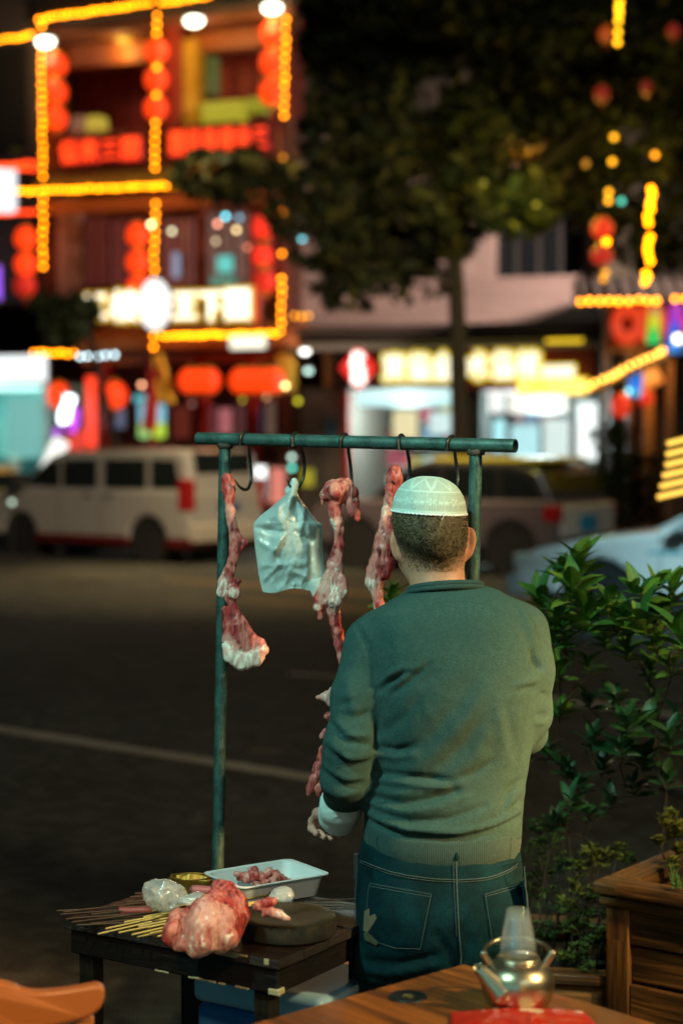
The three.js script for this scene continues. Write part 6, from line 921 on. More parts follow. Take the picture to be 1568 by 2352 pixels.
{
  const d = 4.14;
  const o = meat([[907, 1082, d, 13, -0.5], [905, 1100, d, 16, 0.1], [900, 1122, d, 14, 0.1], [893, 1150, d, 9, 0.4], [888, 1175, d, 9, 0.9], [886, 1205, d, 13, 0.3], [884, 1235, d, 18, 0.2], [878, 1262, d, 20, 0.2], [872, 1290, d, 20, 0.1], [866, 1315, d, 17, 0.5], [860, 1342, d, 15, 0.9], [866, 1366, d, 10, 0.6], [869, 1390, d, 10, 0.7], [868, 1440, d, 9, 0.2], [872, 1480, d, 9, 0.2], null, [852, 1308, d, 9, 0.2], [848, 1338, d, 9, 1.1], null, [893, 1292, d - .01, 10, -0.5], [884, 1320, d - .01, 9, -0.4], null, [905, 1190, d - .01, 9, -0.1], [900, 1260, d, 14, -0.2]], { flat: 0.8, slim: 1.08 });
  hung(o, 'red tipped leg joint hanging close to the left of the skullcap');
}
{ // ribs and trimmings behind the left sleeve
  const d = 4.2, L4 = [[790, 1560, d, 9, 0.2], [794, 1620, d, 16, 0.1], [800, 1700, d, 24, 0], [805, 1780, d, 26, 0.1], [800, 1830, d, 22, 0]];
  const ribs = [[780, 1570, d, 8, 0.4], [748, 1600, d, 9, 0.9], [732, 1602, d, 4, 0.5], null, [785, 1590, d, 12, 1.1], [760, 1612, d, 11, 1.2], null, [775, 1636, d, 9, 0], [752, 1646, d, 8, -0.1], [757, 1654, d, 6, 0], null, [772, 1676, d, 8, 0.1], [748, 1682, d, 7, 0.2], [738, 1692, d, 5, 0.4], null, [760, 1712, d, 10, 0], [740, 1722, d, 7, 0.1], [735, 1740, d, 7, 0], null, [755, 1742, d, 12, 0], [731, 1760, d, 9, 0.2], [723, 1770, d, 6, 0.2], null, [757, 1770, d, 13, 0], [735, 1778, d, 10, 0], [721, 1789, d, 8, 0.2], [712, 1810, d, 7, 0.2], [709, 1823, d, 5, 0.3], null, [745, 1795, d, 11, 0], [732, 1812, d, 8, 0.1], [733, 1824, d, 6, 0], null, [828, 1765, d, 18, 0.3], [850, 1755, d, 8, 0.8], [858, 1738, d, 6, 0.6], null, [830, 1795, d, 18, 0.5], [848, 1785, d, 12, 1.0], null, [822, 1822, d, 16, 0], [838, 1816, d, 10, 0.1], null, [812, 1560, d, 9, 0.3], [805, 1620, d, 14, 0.2]];
  hung(meat([...L4, null, ...ribs], { flat: 0.8, k: 0.008, bump: 0.007 }), 'rack of red ribs and trimmings hanging behind the left sleeve');
}
{ // plastic bag on the second hook: two puckered sheets gathered in a knot
  const d = 4.30, edgeL = [[668, 1106], [664, 1118], [656, 1134], [628, 1160], [590, 1192], [583, 1204], [584, 1240], [590, 1290], [596, 1330], [603, 1359]], edgeR = [[678, 1106], [681, 1118], [684, 1136], [702, 1162], [728, 1196], [739, 1206], [740, 1238], [743, 1290], [746, 1325], [738, 1352]];
  const cu = (e) => new THREE.CatmullRomCurve3(e.map(([x, y]) => V(x, y, 0)), false, 'centripetal'), cl = cu(edgeL), cr = cu(edgeR), NS = 84, NT = 110, pos = [], uv = [], idx = [];
  const crease = (x, y) => { // folds that run from the knot, and flat facets
    let s = 0; const F = [[672, 1140, 624, 1278, 5, 12], [676, 1150, 700, 1240, -5, 12], [664, 1140, 600, 1215, 4, 12], [684, 1140, 735, 1215, 5, 10], [590, 1212, 655, 1226, -7, 9], [655, 1226, 632, 1262, 8, 8], [640, 1200, 640, 1165, 6, 9], [700, 1165, 690, 1225, 7, 9], [690, 1225, 712, 1240, -6, 9], [590, 1240, 632, 1268, 4, 8], [712, 1240, 716, 1330, -7, 9], [600, 1300, 700, 1295, 3, 9], [606, 1330, 640, 1298, 4, 8], [665, 1310, 705, 1325, 4, 8]];
    for (const [ax, ay, bx, by, h, w] of F) { const dx = bx - ax, dy = by - ay, t = clamp(((x - ax) * dx + (y - ay) * dy) / (dx * dx + dy * dy)), m = Math.hypot(x - ax - dx * t, y - ay - dy * t) / w; s += h * Math.exp(-m * m * 1.6); }
    return s / 1000 * 1.35;
  };
  for (let k = 0; k < 2; k++) for (let j = 0; j <= NT; j++) for (let i = 0; i <= NS; i++) {
    const t = j / NT, s = i / NS, a = cl.getPoint(t), b = cr.getPoint(t), x = lerp(a.x, b.x, s), y = lerp(a.y, b.y, s) + 4 * Math.sin(s * 9) * (t > 0.97 ? 1 : 0), w = Math.sin(Math.PI * s), open = sstep(0.02, 0.4, t) * (1 - 0.75 * sstep(0.7, 1, t));
    const bulge = 0.030 * Math.pow(w, 0.7) * open + 0.004 * w, z = (k ? -1 : 1) * bulge + (k ? 0.5 : 1) * crease(x, y) * Math.min(1, w * 4) + 0.010 * w * (ridge(x * 0.028 + y * 0.012, y * 0.018, k * 9, 3) - 0.5) + 0.006 * w * (ridge(x * 0.06, y * 0.07 - x * 0.03, k * 5, 3) - 0.5) + (s > 0.8 ? -0.03 * (s - 0.8) * 5 * open : 0);
    const p = W(x, y, d - z); pos.push(p.x, p.y, p.z); uv.push(p.x, p.y);
  }
  const m = (NS + 1) * (NT + 1); for (let k = 0; k < 2; k++) for (let j = 0; j < NT; j++) for (let i = 0; i < NS; i++) { const a = k * m + j * (NS + 1) + i, b = a + NS + 1; k ? idx.push(a, a + 1, b, a + 1, b + 1, b) : idx.push(a, b, a + 1, a + 1, b, b + 1); }
  const g = new THREE.BufferGeometry(); g.setAttribute('position', new THREE.Float32BufferAttribute(pos, 3)); g.setAttribute('uv', new THREE.Float32BufferAttribute(uv, 2)); g.setIndex(idx); g.computeVertexNormals();
  const film = M([0.66, 0.78, 0.75], 0.26, 0, { transmission: 0.45, side: THREE.DoubleSide, specularIntensity: 1 });
  const tail = []; { const A = [[704, 1348], [722, 1340], [722, 1372], [716, 1366]]; }
  const tailG = (() => { const q = [[706, 1335], [738, 1325], [730, 1352], [719, 1372], [713, 1360]].map(([x, y], i) => W(x, y, d - 0.012 + 0.004 * Math.sin(i * 2))), ps = []; for (let i = 1; i < q.length - 1; i++) ps.push(...q[0].toArray(), ...q[i].toArray(), ...q[i + 1].toArray()); const t = new THREE.BufferGeometry(); t.setAttribute('position', new THREE.Float32BufferAttribute(ps, 3)); t.computeVertexNormals(); return t; })();
  const knot = nets((x, y, z) => { let e = 1; for (const [a, b, r0, r1] of [[[668, 1122], [678, 1112], 9, 8], [[660, 1128], [672, 1124], 7, 9], [[676, 1104], [672, 1118], 6, 8], [[672, 1124], [671, 1140], 9, 10]]) e = smin(e, cap(x, y, z, W(...a, d), W(...b, d), r0 * d / FPX, r1 * d / FPX, 0.8), 0.006); return e; }, ...bounds([W(650, 1095, d), W(690, 1150, d)], 0.03), 0.003, { disp: (p) => 0.004 * (ridge(p.x * 70, p.y * 40, p.z * 70, 2) - 0.5) });
  const o = rooted([g, knot, tailG], 'plastic_bag', 'knotted whitish plastic bag hanging from the second hook', 'plastic bag'); P(o, 'film', g, film); P(o, 'knot', knot, film); P(o, 'torn_corner', tailG, film);
}

// ---------------------------------------------------------------- the butcher's table
const TA = 32.5 * Math.PI / 180, TU = V(Math.cos(TA), 0, Math.sin(TA)), TV = V(Math.sin(TA), 0, -Math.cos(TA)), TH = 0.74;   // u to the right and nearer, v away
const tNear = G(640, 2206, TH), tOrigin = tNear.clone().addScaledVector(TU, -0.585), tp = (u, v, y = TH) => tOrigin.clone().addScaledVector(TU, u).addScaledVector(TV, v).setY(y);
const tuv = (px, py, h = TH) => { const p = G(px, py, h).sub(tOrigin); return [p.dot(TU), p.dot(TV)]; };
{
  const wtex = tex(512, (u, v) => { const n = tnoise(u, v, 4, 5), g = fbm(u * 5, v * 60, 3, 4), s = tnoise(u, v, 16, 4, 8), k = 0.30 + 0.5 * (n - 0.5) + 0.4 * (g - 0.5) + 0.25 * Math.max(0, s - 0.55) * 4; return [clamp(k * 1.2), clamp(k * 0.95), clamp(k * 0.7)]; }, true, 2);
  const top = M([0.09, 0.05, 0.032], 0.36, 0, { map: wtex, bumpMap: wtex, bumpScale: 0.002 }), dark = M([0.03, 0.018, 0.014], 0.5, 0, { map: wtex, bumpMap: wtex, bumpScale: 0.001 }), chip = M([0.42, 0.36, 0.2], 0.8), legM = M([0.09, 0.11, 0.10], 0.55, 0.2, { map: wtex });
  const o = T('butcher_table', 'worn dark wooden table with chipped edges, covered with meat and skewers', 'table', null, tp(0.29, 0.24, 0), -TA), l = (u, v) => [u - 0.29, -(v - 0.24)];   // local x = u, z = -v
  const part = (n, u0, u1, v0, v1, y0, y1, m, r = 0.004) => P(o, n, rbox(l(u0, 0)[0], l(u1, 0)[0], y0, y1, l(0, v1)[1], l(0, v0)[1], r), m);
  for (let i = 0; i < 5; i++) part('plank', 0.0, 0.585, i * 0.094 + 0.0005, (i + 1) * 0.094 - 0.0005, TH - 0.022 - 0.001 * (i % 2), TH - 0.0012 * ((i * 7) % 3), top, 0.003);
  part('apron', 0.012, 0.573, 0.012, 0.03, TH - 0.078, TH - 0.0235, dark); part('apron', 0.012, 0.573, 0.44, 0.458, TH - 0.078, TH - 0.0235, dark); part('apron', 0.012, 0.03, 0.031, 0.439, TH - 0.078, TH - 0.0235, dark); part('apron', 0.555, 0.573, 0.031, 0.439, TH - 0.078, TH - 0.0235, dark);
  part('corner_block', 0.552, 0.578, 0.008, 0.034, TH - 0.0785, TH - 0.066, chip, 0.002);
  for (const [u, v] of [[0.04, 0.05], [0.52, 0.05], [0.04, 0.42], [0.52, 0.42]]) part('leg', u - 0.02, u + 0.02, v - 0.02, v + 0.02, 0, TH - 0.079, legM);
  part('stretcher', 0.06, 0.50, 0.04, 0.06, 0.12, 0.16, legM); part('stretcher', 0.06, 0.50, 0.41, 0.43, 0.12, 0.16, legM);
  for (let i = 0; i < 16; i++) { const u = 0.2 + 0.37 * rnd(), w = rr(0.006, 0.03); P(o, 'paint_chip', rbox(l(u, 0)[0], l(u + w, 0)[0], TH - 0.0795, TH - 0.0765 + rr(0, 0.002), l(0, 0.0125)[1] - 0.001, l(0, 0.0125)[1] + 0.0012, 0.0008), chip); }
  for (let i = 0; i < 9; i++) { const u = 0.4 + 0.18 * rnd(), w = rr(0.008, 0.03); P(o, 'paint_chip', rbox(l(u, 0)[0], l(Math.min(0.584, u + w), 0)[0], TH - 0.004 - rr(0, 0.012), TH - 0.0018, l(0, 0)[1] - 0.002, l(0, 0)[1] + 0.0009, 0.0008), chip); }
}
const onTable = (px, py, h = 0) => G(px, py, TH + h);
{ // chopping block of a tree slice
  const c = onTable(660, 2146, 0), cy = 0.042, ct = G(662, 2100, TH + cy); const wt = tex(256, (u, v) => { const r = Math.hypot(u - 0.5, v - 0.5), n = tnoise(u, v, 5, 5), k = 0.30 + 0.10 * Math.sin(r * 150 + n * 9) + 0.5 * (n - 0.5); return [clamp(k * 1.1), clamp(k), clamp(k * 0.72)]; }, true, 1);
  const sideT = tex(256, (u, v) => { const n = fbm(u * 40, v * 3, 1, 4), k = 0.25 + 0.7 * (n - 0.5) + 0.15; return [k * 1.1, k, k * 0.75]; }, true, 1);
  const r = 0.104, o = T('chopping_block', 'round dark chopping block cut from a tree trunk', 'chopping block', null, V(ct.x, TH + 0.001, ct.z)), pts = [[0, cy - 0.004], [0.03, cy - 0.003], [0.08, cy - 0.001], [r - 0.006, cy], [r - 0.001, cy - 0.004]].map((q) => new THREE.Vector2(...q));
  const disk = new THREE.LatheGeometry(pts, 64); { const p = disk.attributes.position, uv = disk.attributes.uv; for (let i = 0; i < p.count; i++) { uv.setXY(i, 0.5 + p.getX(i) / 0.22, 0.5 + p.getZ(i) / 0.22); p.setY(i, p.getY(i) + 0.003 * (fbm(p.getX(i) * 40, p.getZ(i) * 40, 2) - 0.5)); } disk.computeVertexNormals(); }
  P(o, 'chopping_face', disk, M([0.22, 0.18, 0.09], 0.5, 0, { map: wt, side: THREE.DoubleSide }));
  const side = new THREE.LatheGeometry([[0, 0], [r - 0.004, 0], [r, 0.005], [r - 0.0005, 0.02], [r - 0.001, cy - 0.004]].map((q) => new THREE.Vector2(...q)), 72); { const p = side.attributes.position; for (let i = 0; i < p.count; i++) { const a = Math.atan2(p.getZ(i), p.getX(i)), k = 1 + 0.012 * (noise(Math.cos(a) * 9 + 20, Math.sin(a) * 9 + 20, 1) - 0.5); p.setX(i, p.getX(i) * k); p.setZ(i, p.getZ(i) * k); } side.computeVertexNormals(); }
  P(o, 'bark_side', side, M([0.09, 0.075, 0.05], 0.8, 0, { map: sideT, side: THREE.DoubleSide }));
  const d = 3.66, g = meat([[592, 2078, d, 8, 0.2], [612, 2074, d, 10, -0.3], [628, 2070, d, 8, -0.2], null, [596, 2086, d, 7, 0.4], [618, 2094, d, 10, 1.0], [640, 2102, d, 9, 0.9], [660, 2110, d, 5, 0.9], null, [586, 2084, d, 5, -0.2], null, [606, 2100, d, 6, 0.1]], { flat: 1, cell: 0.003, k: 0.006 });
  oneAt('meat_scrap', g, meatM, 'small scrap of meat with a white sinew on the chopping block', 'meat');
}
{ // the big lump that hangs over the near edge
  const d = 3.60, g = meat([[500, 2036, d + .05, 15, -1], [522, 2050, d + .045, 20, -0.9], [540, 2076, d + .04, 24, -0.5], [552, 2104, d + .035, 18, -0.8], [540, 2136, d + .02, 18, -0.7], null, [498, 2066, d + .03, 24, 0.5], [478, 2096, d + .01, 36, 1.0], [470, 2130, d, 44, 1.1], [462, 2160, d - .01, 34, 1.0], [450, 2180, d - .01, 16, 0.9], null, [515, 2110, d + .01, 34, 0.7], [520, 2150, d, 26, 0.9], [505, 2168, d, 22, 1.0], null, [432, 2100, d + .03, 15, -0.4], [412, 2112, d + .02, 20, 0.4], [398, 2136, d, 19, 0.3], [392, 2152, d, 14, -0.2], [412, 2166, d, 16, 0.8], [436, 2164, d, 22, 0.8], null, [440, 2096, d + .04, 14, -0.6], null, [388, 2160, d, 7, -0.5]], { flat: 1, cell: 0.0036, k: 0.012, bump: 0.008, slim: 1 });
  oneAt('meat_joint', g, meatM, 'large pale red meat joint hanging over the near edge of the table', 'meat');
}
{ // white tray with diced meat
  const y0 = TH + 0.001, hgt = 0.05, cor = [[447, 2013], [641, 1982], [763, 2010], [594, 2023]].map(([x, y]) => G(x, y, TH + hgt)), c = cor.reduce((s, p) => s.add(p), V()).multiplyScalar(0.25).setY(y0), e1 = cor[1].clone().sub(cor[0]).setY(0), e2 = cor[3].clone().sub(cor[0]).setY(0);
  const ux = e1.clone().normalize(), A = 1.2 * 0.5 * (e1.length() + cor[2].distanceTo(cor[3])) / 2, B2 = Math.max(0.092, 0.25 * (e2.length() + cor[2].distanceTo(cor[1]))), turn = Math.atan2(-ux.z, ux.x), o = T('white_tray', 'shallow white plastic tray of diced meat at the back of the table', 'tray', null, c, turn);
  const ringAt = (a, b, y, r = 0.02, n = 6) => { const q = []; for (const [sx, sz, t0] of [[1, 1, 0], [-1, 1, 1], [-1, -1, 2], [1, -1, 3]]) for (let i = 0; i <= n; i++) { const t = (t0 + i / n) * Math.PI / 2; q.push(V(sx * (a - r) + Math.cos(t) * r, y, sz * (b - r) + Math.sin(t) * r)); } return q; };
  const rings = [ringAt(A - 0.022, B2 - 0.018, 0), ringAt(A - 0.010, B2 - 0.010, hgt - 0.004), ringAt(A, B2, hgt - 0.001), ringAt(A, B2, hgt + 0.001), ringAt(A - 0.011, B2 - 0.011, hgt), ringAt(A - 0.024, B2 - 0.02, 0.003)], n = rings[0].length, pos = [], idx = [];
  for (const q of rings) for (const p of q) pos.push(p.x, p.y, p.z); for (let k = 0; k < rings.length - 1; k++) for (let i = 0; i < n; i++) { const a = k * n + i, b = k * n + (i + 1) % n; idx.push(a, a + n, b, b, a + n, b + n); } for (const k of [0, rings.length - 1]) for (let i = 1; i < n - 1; i++) k ? idx.push(k * n, k * n + i + 1, k * n + i) : idx.push(0, i, i + 1);
  const g = new THREE.BufferGeometry(); g.setAttribute('position', new THREE.Float32BufferAttribute(pos, 3)); g.setIndex(idx); const gg = g.toNonIndexed(); gg.computeVertexNormals(); P(o, 'tray_shell', gg, M([0.74, 0.76, 0.74], 0.35, 0, { side: THREE.DoubleSide }));
  const m = []; for (let i = 0; i < 46; i++) { const a = rr(0, 6.283), q = Math.sqrt(rnd()), x = c.x - 0.012 + Math.cos(a) * q * 0.07, z = c.z + Math.sin(a) * q * 0.052, y = y0 + 0.018 + 0.046 * (1 - q * q) * rr(0.5, 1), t = proj(V(x, y, z)), t2 = proj(V(x + rr(-0.014, 0.014), y + rr(-0.004, 0.004), z + rr(-0.012, 0.012))); m.push([...t, rr(6, 9.5), rr(-0.5, 1.1)], [...t2, rr(5, 8), rr(-0.4, 0.9)], null); }
  oneAt('diced_meat', meat(m, { flat: 1, cell: 0.0036, k: 0.003, bump: 0.003 }), meatM, 'heap of diced meat inside the white tray', 'meat');
}
const clearFilm = M([0.9, 0.92, 0.9], 0.22, 0, { transmission: 0.72, side: THREE.DoubleSide });
function crumple(px, py, d, rx, ry, rz, label, name = 'crumpled_bag') { const c = W(px, py, d), k = d / FPX, g = nets((x, y, z) => ell(x, y, z, c, rx * k, ry * k, rz * k), c.clone().subScalar(Math.max(rx, ry, rz) * k * 1.7), c.clone().addScalar(Math.max(rx, ry, rz) * k * 1.7), 0.0034, { disp: (p) => k * rx * (0.75 * (ridge(p.x * 24, p.y * 24, p.z * 24, 4) - 0.55) + 0.3 * (fbm(p.x * 40, p.y * 40, p.z * 40) - 0.5)) }); return oneAt(name, g, clearFilm, label, 'plastic bag'); }
crumple(374, 2056, 3.88, 42, 30, 30, 'crumpled clear plastic bag at the back left of the table'); crumple(446, 2068, 3.84, 32, 14, 24, 'flattened clear plastic bag behind the meat joint'); crumple(645, 2056, 3.88, 26, 16, 18, 'small crumpled clear film with a yellow glint in front of the white tray');
{ // gold foil tray behind the crumpled bag
  const c = onTable(440, 2045), o = T('foil_tray', 'crinkled gold foil tray half hidden behind the white tray', 'foil tray', null, c, -TA + 0.5), g = new THREE.BoxGeometry(0.085, 0.03, 0.06, 22, 5, 14), p = g.attributes.position; for (let i = 0; i < p.count; i++) { const x = p.getX(i), y = p.getY(i), z = p.getZ(i), s = 1 + 0.25 * (y + 0.015) / 0.03; p.setXYZ(i, x * s + 0.004 * (noise(x * 90, y * 90, z * 90) - 0.5), y + 0.016 - (y > 0.01 && Math.abs(x) < 0.036 && Math.abs(z) < 0.023 ? 0.02 : 0) + 0.006 * (noise(x * 120, 3, z * 120) - 0.5), z * s + 0.004 * (noise(x * 90, y * 90, z * 90 + 9) - 0.5)); } g.computeVertexNormals(); P(o, 'foil', g, M([0.34, 0.18, 0.025], 0.42, 0.7)); P(o, 'foil_rim', new THREE.TorusGeometry(0.039, 0.002, 6, 24).rotateX(Math.PI / 2).scale(1.25, 1, 0.85).translate(0, 0.033, 0), M([0.4, 0.22, 0.03], 0.42, 0.7));
}
{ // cleaver on the table beside the tray
  const a = G(545, 2050, TH + 0.03), b = G(668, 2078, TH + 0.004), c = a.clone().lerp(b, 0.5), o = T('cleaver', 'dark cleaver leaning on the chopping block in front of the white tray', 'knife', null, c.setY(TH + 0.002), Math.atan2(-(b.z - a.z), b.x - a.x)), L5 = a.distanceTo(b) / 2;
  const sh = new THREE.Shape([[-L5, 0.004], [L5, 0.0], [L5 + 0.004, 0.02], [L5 - 0.02, 0.034], [-L5, 0.052]].map((q) => new THREE.Vector2(...q))); P(o, 'blade', new THREE.ExtrudeGeometry(sh, { depth: 0.002, bevelEnabled: true, bevelThickness: 0.0004, bevelSize: 0.0008, bevelSegments: 1 }).rotateX(-0.5), M([0.05, 0.055, 0.06], 0.4, 0.9));
  P(o, 'handle', nets((x, y, z) => cap(x, y, z, V(-L5 - 0.1, 0.03, -0.01), V(-L5 + 0.002, 0.026, -0.01), 0.011, 0.010), V(-L5 - 0.13, 0, -0.04), V(-L5 + 0.03, 0.06, 0.02), 0.004), M([0.30, 0.10, 0.11], 0.5));
}
// bamboo skewers fanned under the joint, and dark iron skewers at the left
const ORD = ['first', 'second', 'third', 'fourth', 'fifth', 'sixth', 'seventh', 'eighth', 'ninth', 'tenth', 'eleventh', 'twelfth', 'thirteenth', 'fourteenth', 'fifteenth', 'sixteenth'], place = (list, i) => ORD[list.slice().sort((p, q) => p[0] - q[0]).indexOf(list[i])];
const bamboo = M([0.50, 0.38, 0.12], 0.55), iron = M([0.10, 0.065, 0.045], 0.5, 0.6), skewGeo = rod(V(0, 0, 0), V(0, 0, -0.27), 0.0021, 0.0019, 8), ironGeo = rod(V(0, 0, 0), V(0, 0, -0.33), 0.0022, 0.0016, 6);
function laid(geo, mat, a, b, h, name, label, cat, group) { const p = G(...a, TH + h), q = G(...b, TH + h + 0.004), m = one(name, geo, mat, label, cat, group); m.position.copy(p); m.lookAt(p.clone().multiplyScalar(2).sub(q)); return m; }
[[226, 2145, 0.004], [243, 2133, 0.006], [273, 2142, 0.0035], [286, 2118, 0.010], [303, 2147, 0.003], [316, 2152, 0.0028], [330, 2106, 0.014], [349, 2092, 0.018], [356, 2106, 0.017], [344, 2144, 0.006], [353, 2121, 0.012], [372, 2100, 0.020], [362, 2151, 0.003], [340, 2130, 0.009], [318, 2128, 0.008], [366, 2112, 0.015]].forEach(([x, y, h], i, all) => laid(skewGeo, bamboo, [x, y], [x + 200, y - 46 + (i % 4) * 3], h, 'bamboo_skewer', `pale bamboo skewer in the fan, its tip ${place(all, i)} from the left`, 'skewer', 'bamboo skewers fanned on the table'));
[[131, 2092, 0.004], [140, 2100, 0.007], [163, 2100, 0.005], [152, 2111, 0.004], [165, 2118, 0.008], [178, 2125, 0.004], [180, 2108, 0.010], [188, 2116, 0.006], [210, 2100, 0.012], [230, 2110, 0.012], [300, 2060, 0.006], [310, 2052, 0.006], [290, 2072, 0.008], [205, 2122, 0.005], [146, 2095, 0.010]].forEach(([x, y, h], i, all) => laid(ironGeo, iron, [x, y], [x + 230, y - 12 - (i % 5) * 4], h, 'iron_skewer', `dark iron skewer at the table's left end, its tip ${place(all, i)} from the left`, 'skewer', 'iron skewers on the table'));
[[700, 2072, 0.004], [712, 2080, 0.006], [706, 2088, 0.004], [724, 2068, 0.007]].forEach(([x, y, h], i, all) => laid(ironGeo, iron, [x, y], [x + 210, y + 8 - i * 5], h, 'iron_skewer', `dark iron skewer behind the chopping block, its tip ${place(all, i)} from the left`, 'skewer', 'iron skewers behind the chopping block'));
{ const a = G(272, 2092, TH + 0.012), b = G(352, 2091, TH + 0.012), o = T('sharpening_steel', 'red handled sharpening steel among the iron skewers', 'knife', null, a.clone()), q = b.clone().sub(a), n = q.clone().normalize(), pts = [[0, 0.006], [0.004, 0.009], [0.012, 0.0085], [0.03, 0.0075], [0.05, 0.0085], [0.066, 0.0088], [0.073, 0.007], [0.076, 0]].map(([y, r]) => new THREE.Vector2(r, y)); P(o, 'handle', new THREE.LatheGeometry([new THREE.Vector2(0, 0), ...pts], 16).applyQuaternion(new THREE.Quaternion().setFromUnitVectors(V(0, 1, 0), n)), M([0.33, 0.07, 0.06], 0.45)); P(o, 'rod', rod(n.clone().multiplyScalar(0.074), n.clone().multiplyScalar(0.24), 0.003, 0.0015), iron); }
{ // blue and white cool box under the table
  const c = G(585, 2270, 0.60), o = T('cool_box', 'blue and white cool box under the butcher table', 'cool box', null, V(c.x + 0.07, 0, c.z - 0.17), -TA); P(o, 'box_body', rbox(-0.17, 0.17, 0, 0.52, -0.13, 0.13, 0.025), M([0.66, 0.78, 0.80], 0.4)); P(o, 'box_lid', rbox(-0.178, 0.178, 0.523, 0.585, -0.138, 0.138, 0.02), M([0.30, 0.50, 0.62], 0.4)); P(o, 'blue_band', rbox(-0.171, 0.171, 0.40, 0.52, -0.1315, 0.1315, 0.02), M([0.03, 0.16, 0.42], 0.4)); P(o, 'handle', tube([V(-0.18, 0.45, -0.06), V(-0.21, 0.44, -0.03), V(-0.21, 0.44, 0.03), V(-0.18, 0.45, 0.06)], 0.005, 16, 6), M([0.5, 0.55, 0.6], 0.4));
}
{ // tufts of plant seen between the joint and the person
}
// ---------------------------------------------------------------- the wooden dining table in front
const DA = 36 * Math.PI / 180, DH = 0.75, dFar = G(1065, 2213, DH), DU = V(-Math.cos(DA), 0, Math.sin(DA)), DV = V(0.665, 0, 0.747).normalize();   // from the far corner along its two edges
{
  const ex = DV, ez = DV.clone().cross(V(0, 1, 0)); if (ez.dot(DU) < 0) ez.negate(); // table as a true rectangle: ex along the right edge, ez along the left edge
  const turn = Math.atan2(-ex.z, ex.x), o = T('dining_table', 'honey brown wooden table in the foreground with a round black grommet', 'table', null, dFar.clone().setY(0).addScaledVector(ex, 0.5).addScaledVector(ez, 0.5), turn);
  const dir = ez.clone().applyAxisAngle(V(0, 1, 0), -turn).z > 0 ? 1 : -1;
  const planeTex = tex(1024, (u, v) => { const w = tnoise(u, v, 3, 3) * 2, g = fbm(u * 3 + w * 0.3, v * 26 + w * 1.4, 5, 5), f = fbm(u * 12, v * 150, 9, 2), kn = Math.max(0, 1 - Math.hypot((u - 0.32) * 30, (v - 0.55) * 70)) + Math.max(0, 1 - Math.hypot((u - 0.62) * 34, (v - 0.36) * 80)) + Math.max(0, 1 - Math.hypot((u - 0.5) * 50, (v - 0.82) * 90)), k = 0.62 + 1.15 * (g - 0.5) + 0.35 * (f - 0.5) - 0.6 * kn; return [clamp(k * 1.1), clamp(k * 0.92), clamp(k * 0.66)]; }, true, 1);
  const wood = M([0.46, 0.18, 0.038], 0.45, 0, { map: planeTex, bumpMap: planeTex, bumpScale: 0.0012, clearcoat: 0.25, clearcoatRoughness: 0.35 });
  const plank = (z0, z1, k) => { const g = rbox(-0.5, 0.9, DH - 0.04, DH, z0, z1, 0.004), uv = g.attributes.uv, p = g.attributes.position; for (let i = 0; i < uv.count; i++) uv.setXY(i, (p.getX(i) + 0.5) * 0.7 + k * 0.37, (p.getZ(i) + 0.5) * 0.8 + k * 0.21); return g; };
  const W5 = 0.25; for (let i = 0; i < 4; i++) P(o, 'plank', dir > 0 ? plank(-0.5 + i * W5 + 0.0004, -0.5 + (i + 1) * W5 - 0.0004, i) : plank(0.5 - (i + 1) * W5 + 0.0004, 0.5 - i * W5 - 0.0004, i), wood);
  P(o, 'apron', box(-0.42, 0.82, DH - 0.12, DH - 0.042, -0.44, -0.42), wood); P(o, 'apron', box(-0.42, 0.82, DH - 0.12, DH - 0.042, 0.42, 0.44), wood);
  for (const x of [-0.42, 0.82]) for (const z of [-0.4, 0.4]) P(o, 'leg', rbox(x - 0.03, x + 0.03, 0, DH - 0.042, z - 0.03, z + 0.03, 0.005), wood);
  const c = G(936, 2291, DH), gr = o.worldToLocal.bind(o); o.updateMatrixWorld(true); const q = gr(c.clone());
  const gm = P(o, 'grommet', new THREE.LatheGeometry([[0, 0.001], [0.024, 0.001], [0.026, 0.0035], [0.0345, 0.004], [0.036, 0.001], [0.036, -0.002]].map((k) => new THREE.Vector2(...k)), 40).translate(q.x, DH, q.z), M([0.012, 0.012, 0.012], 0.4));
  P(gm, 'emblem', merge([new THREE.TorusGeometry(0.009, 0.0014, 6, 24, 4.6).rotateX(-Math.PI / 2).translate(q.x, DH + 0.0022, q.z), box(q.x - 0.001, q.x + 0.009, DH + 0.0012, DH + 0.003, q.z - 0.0014, q.z + 0.0014)]), M([0.4, 0.28, 0.1], 0.4, 0.5));
}
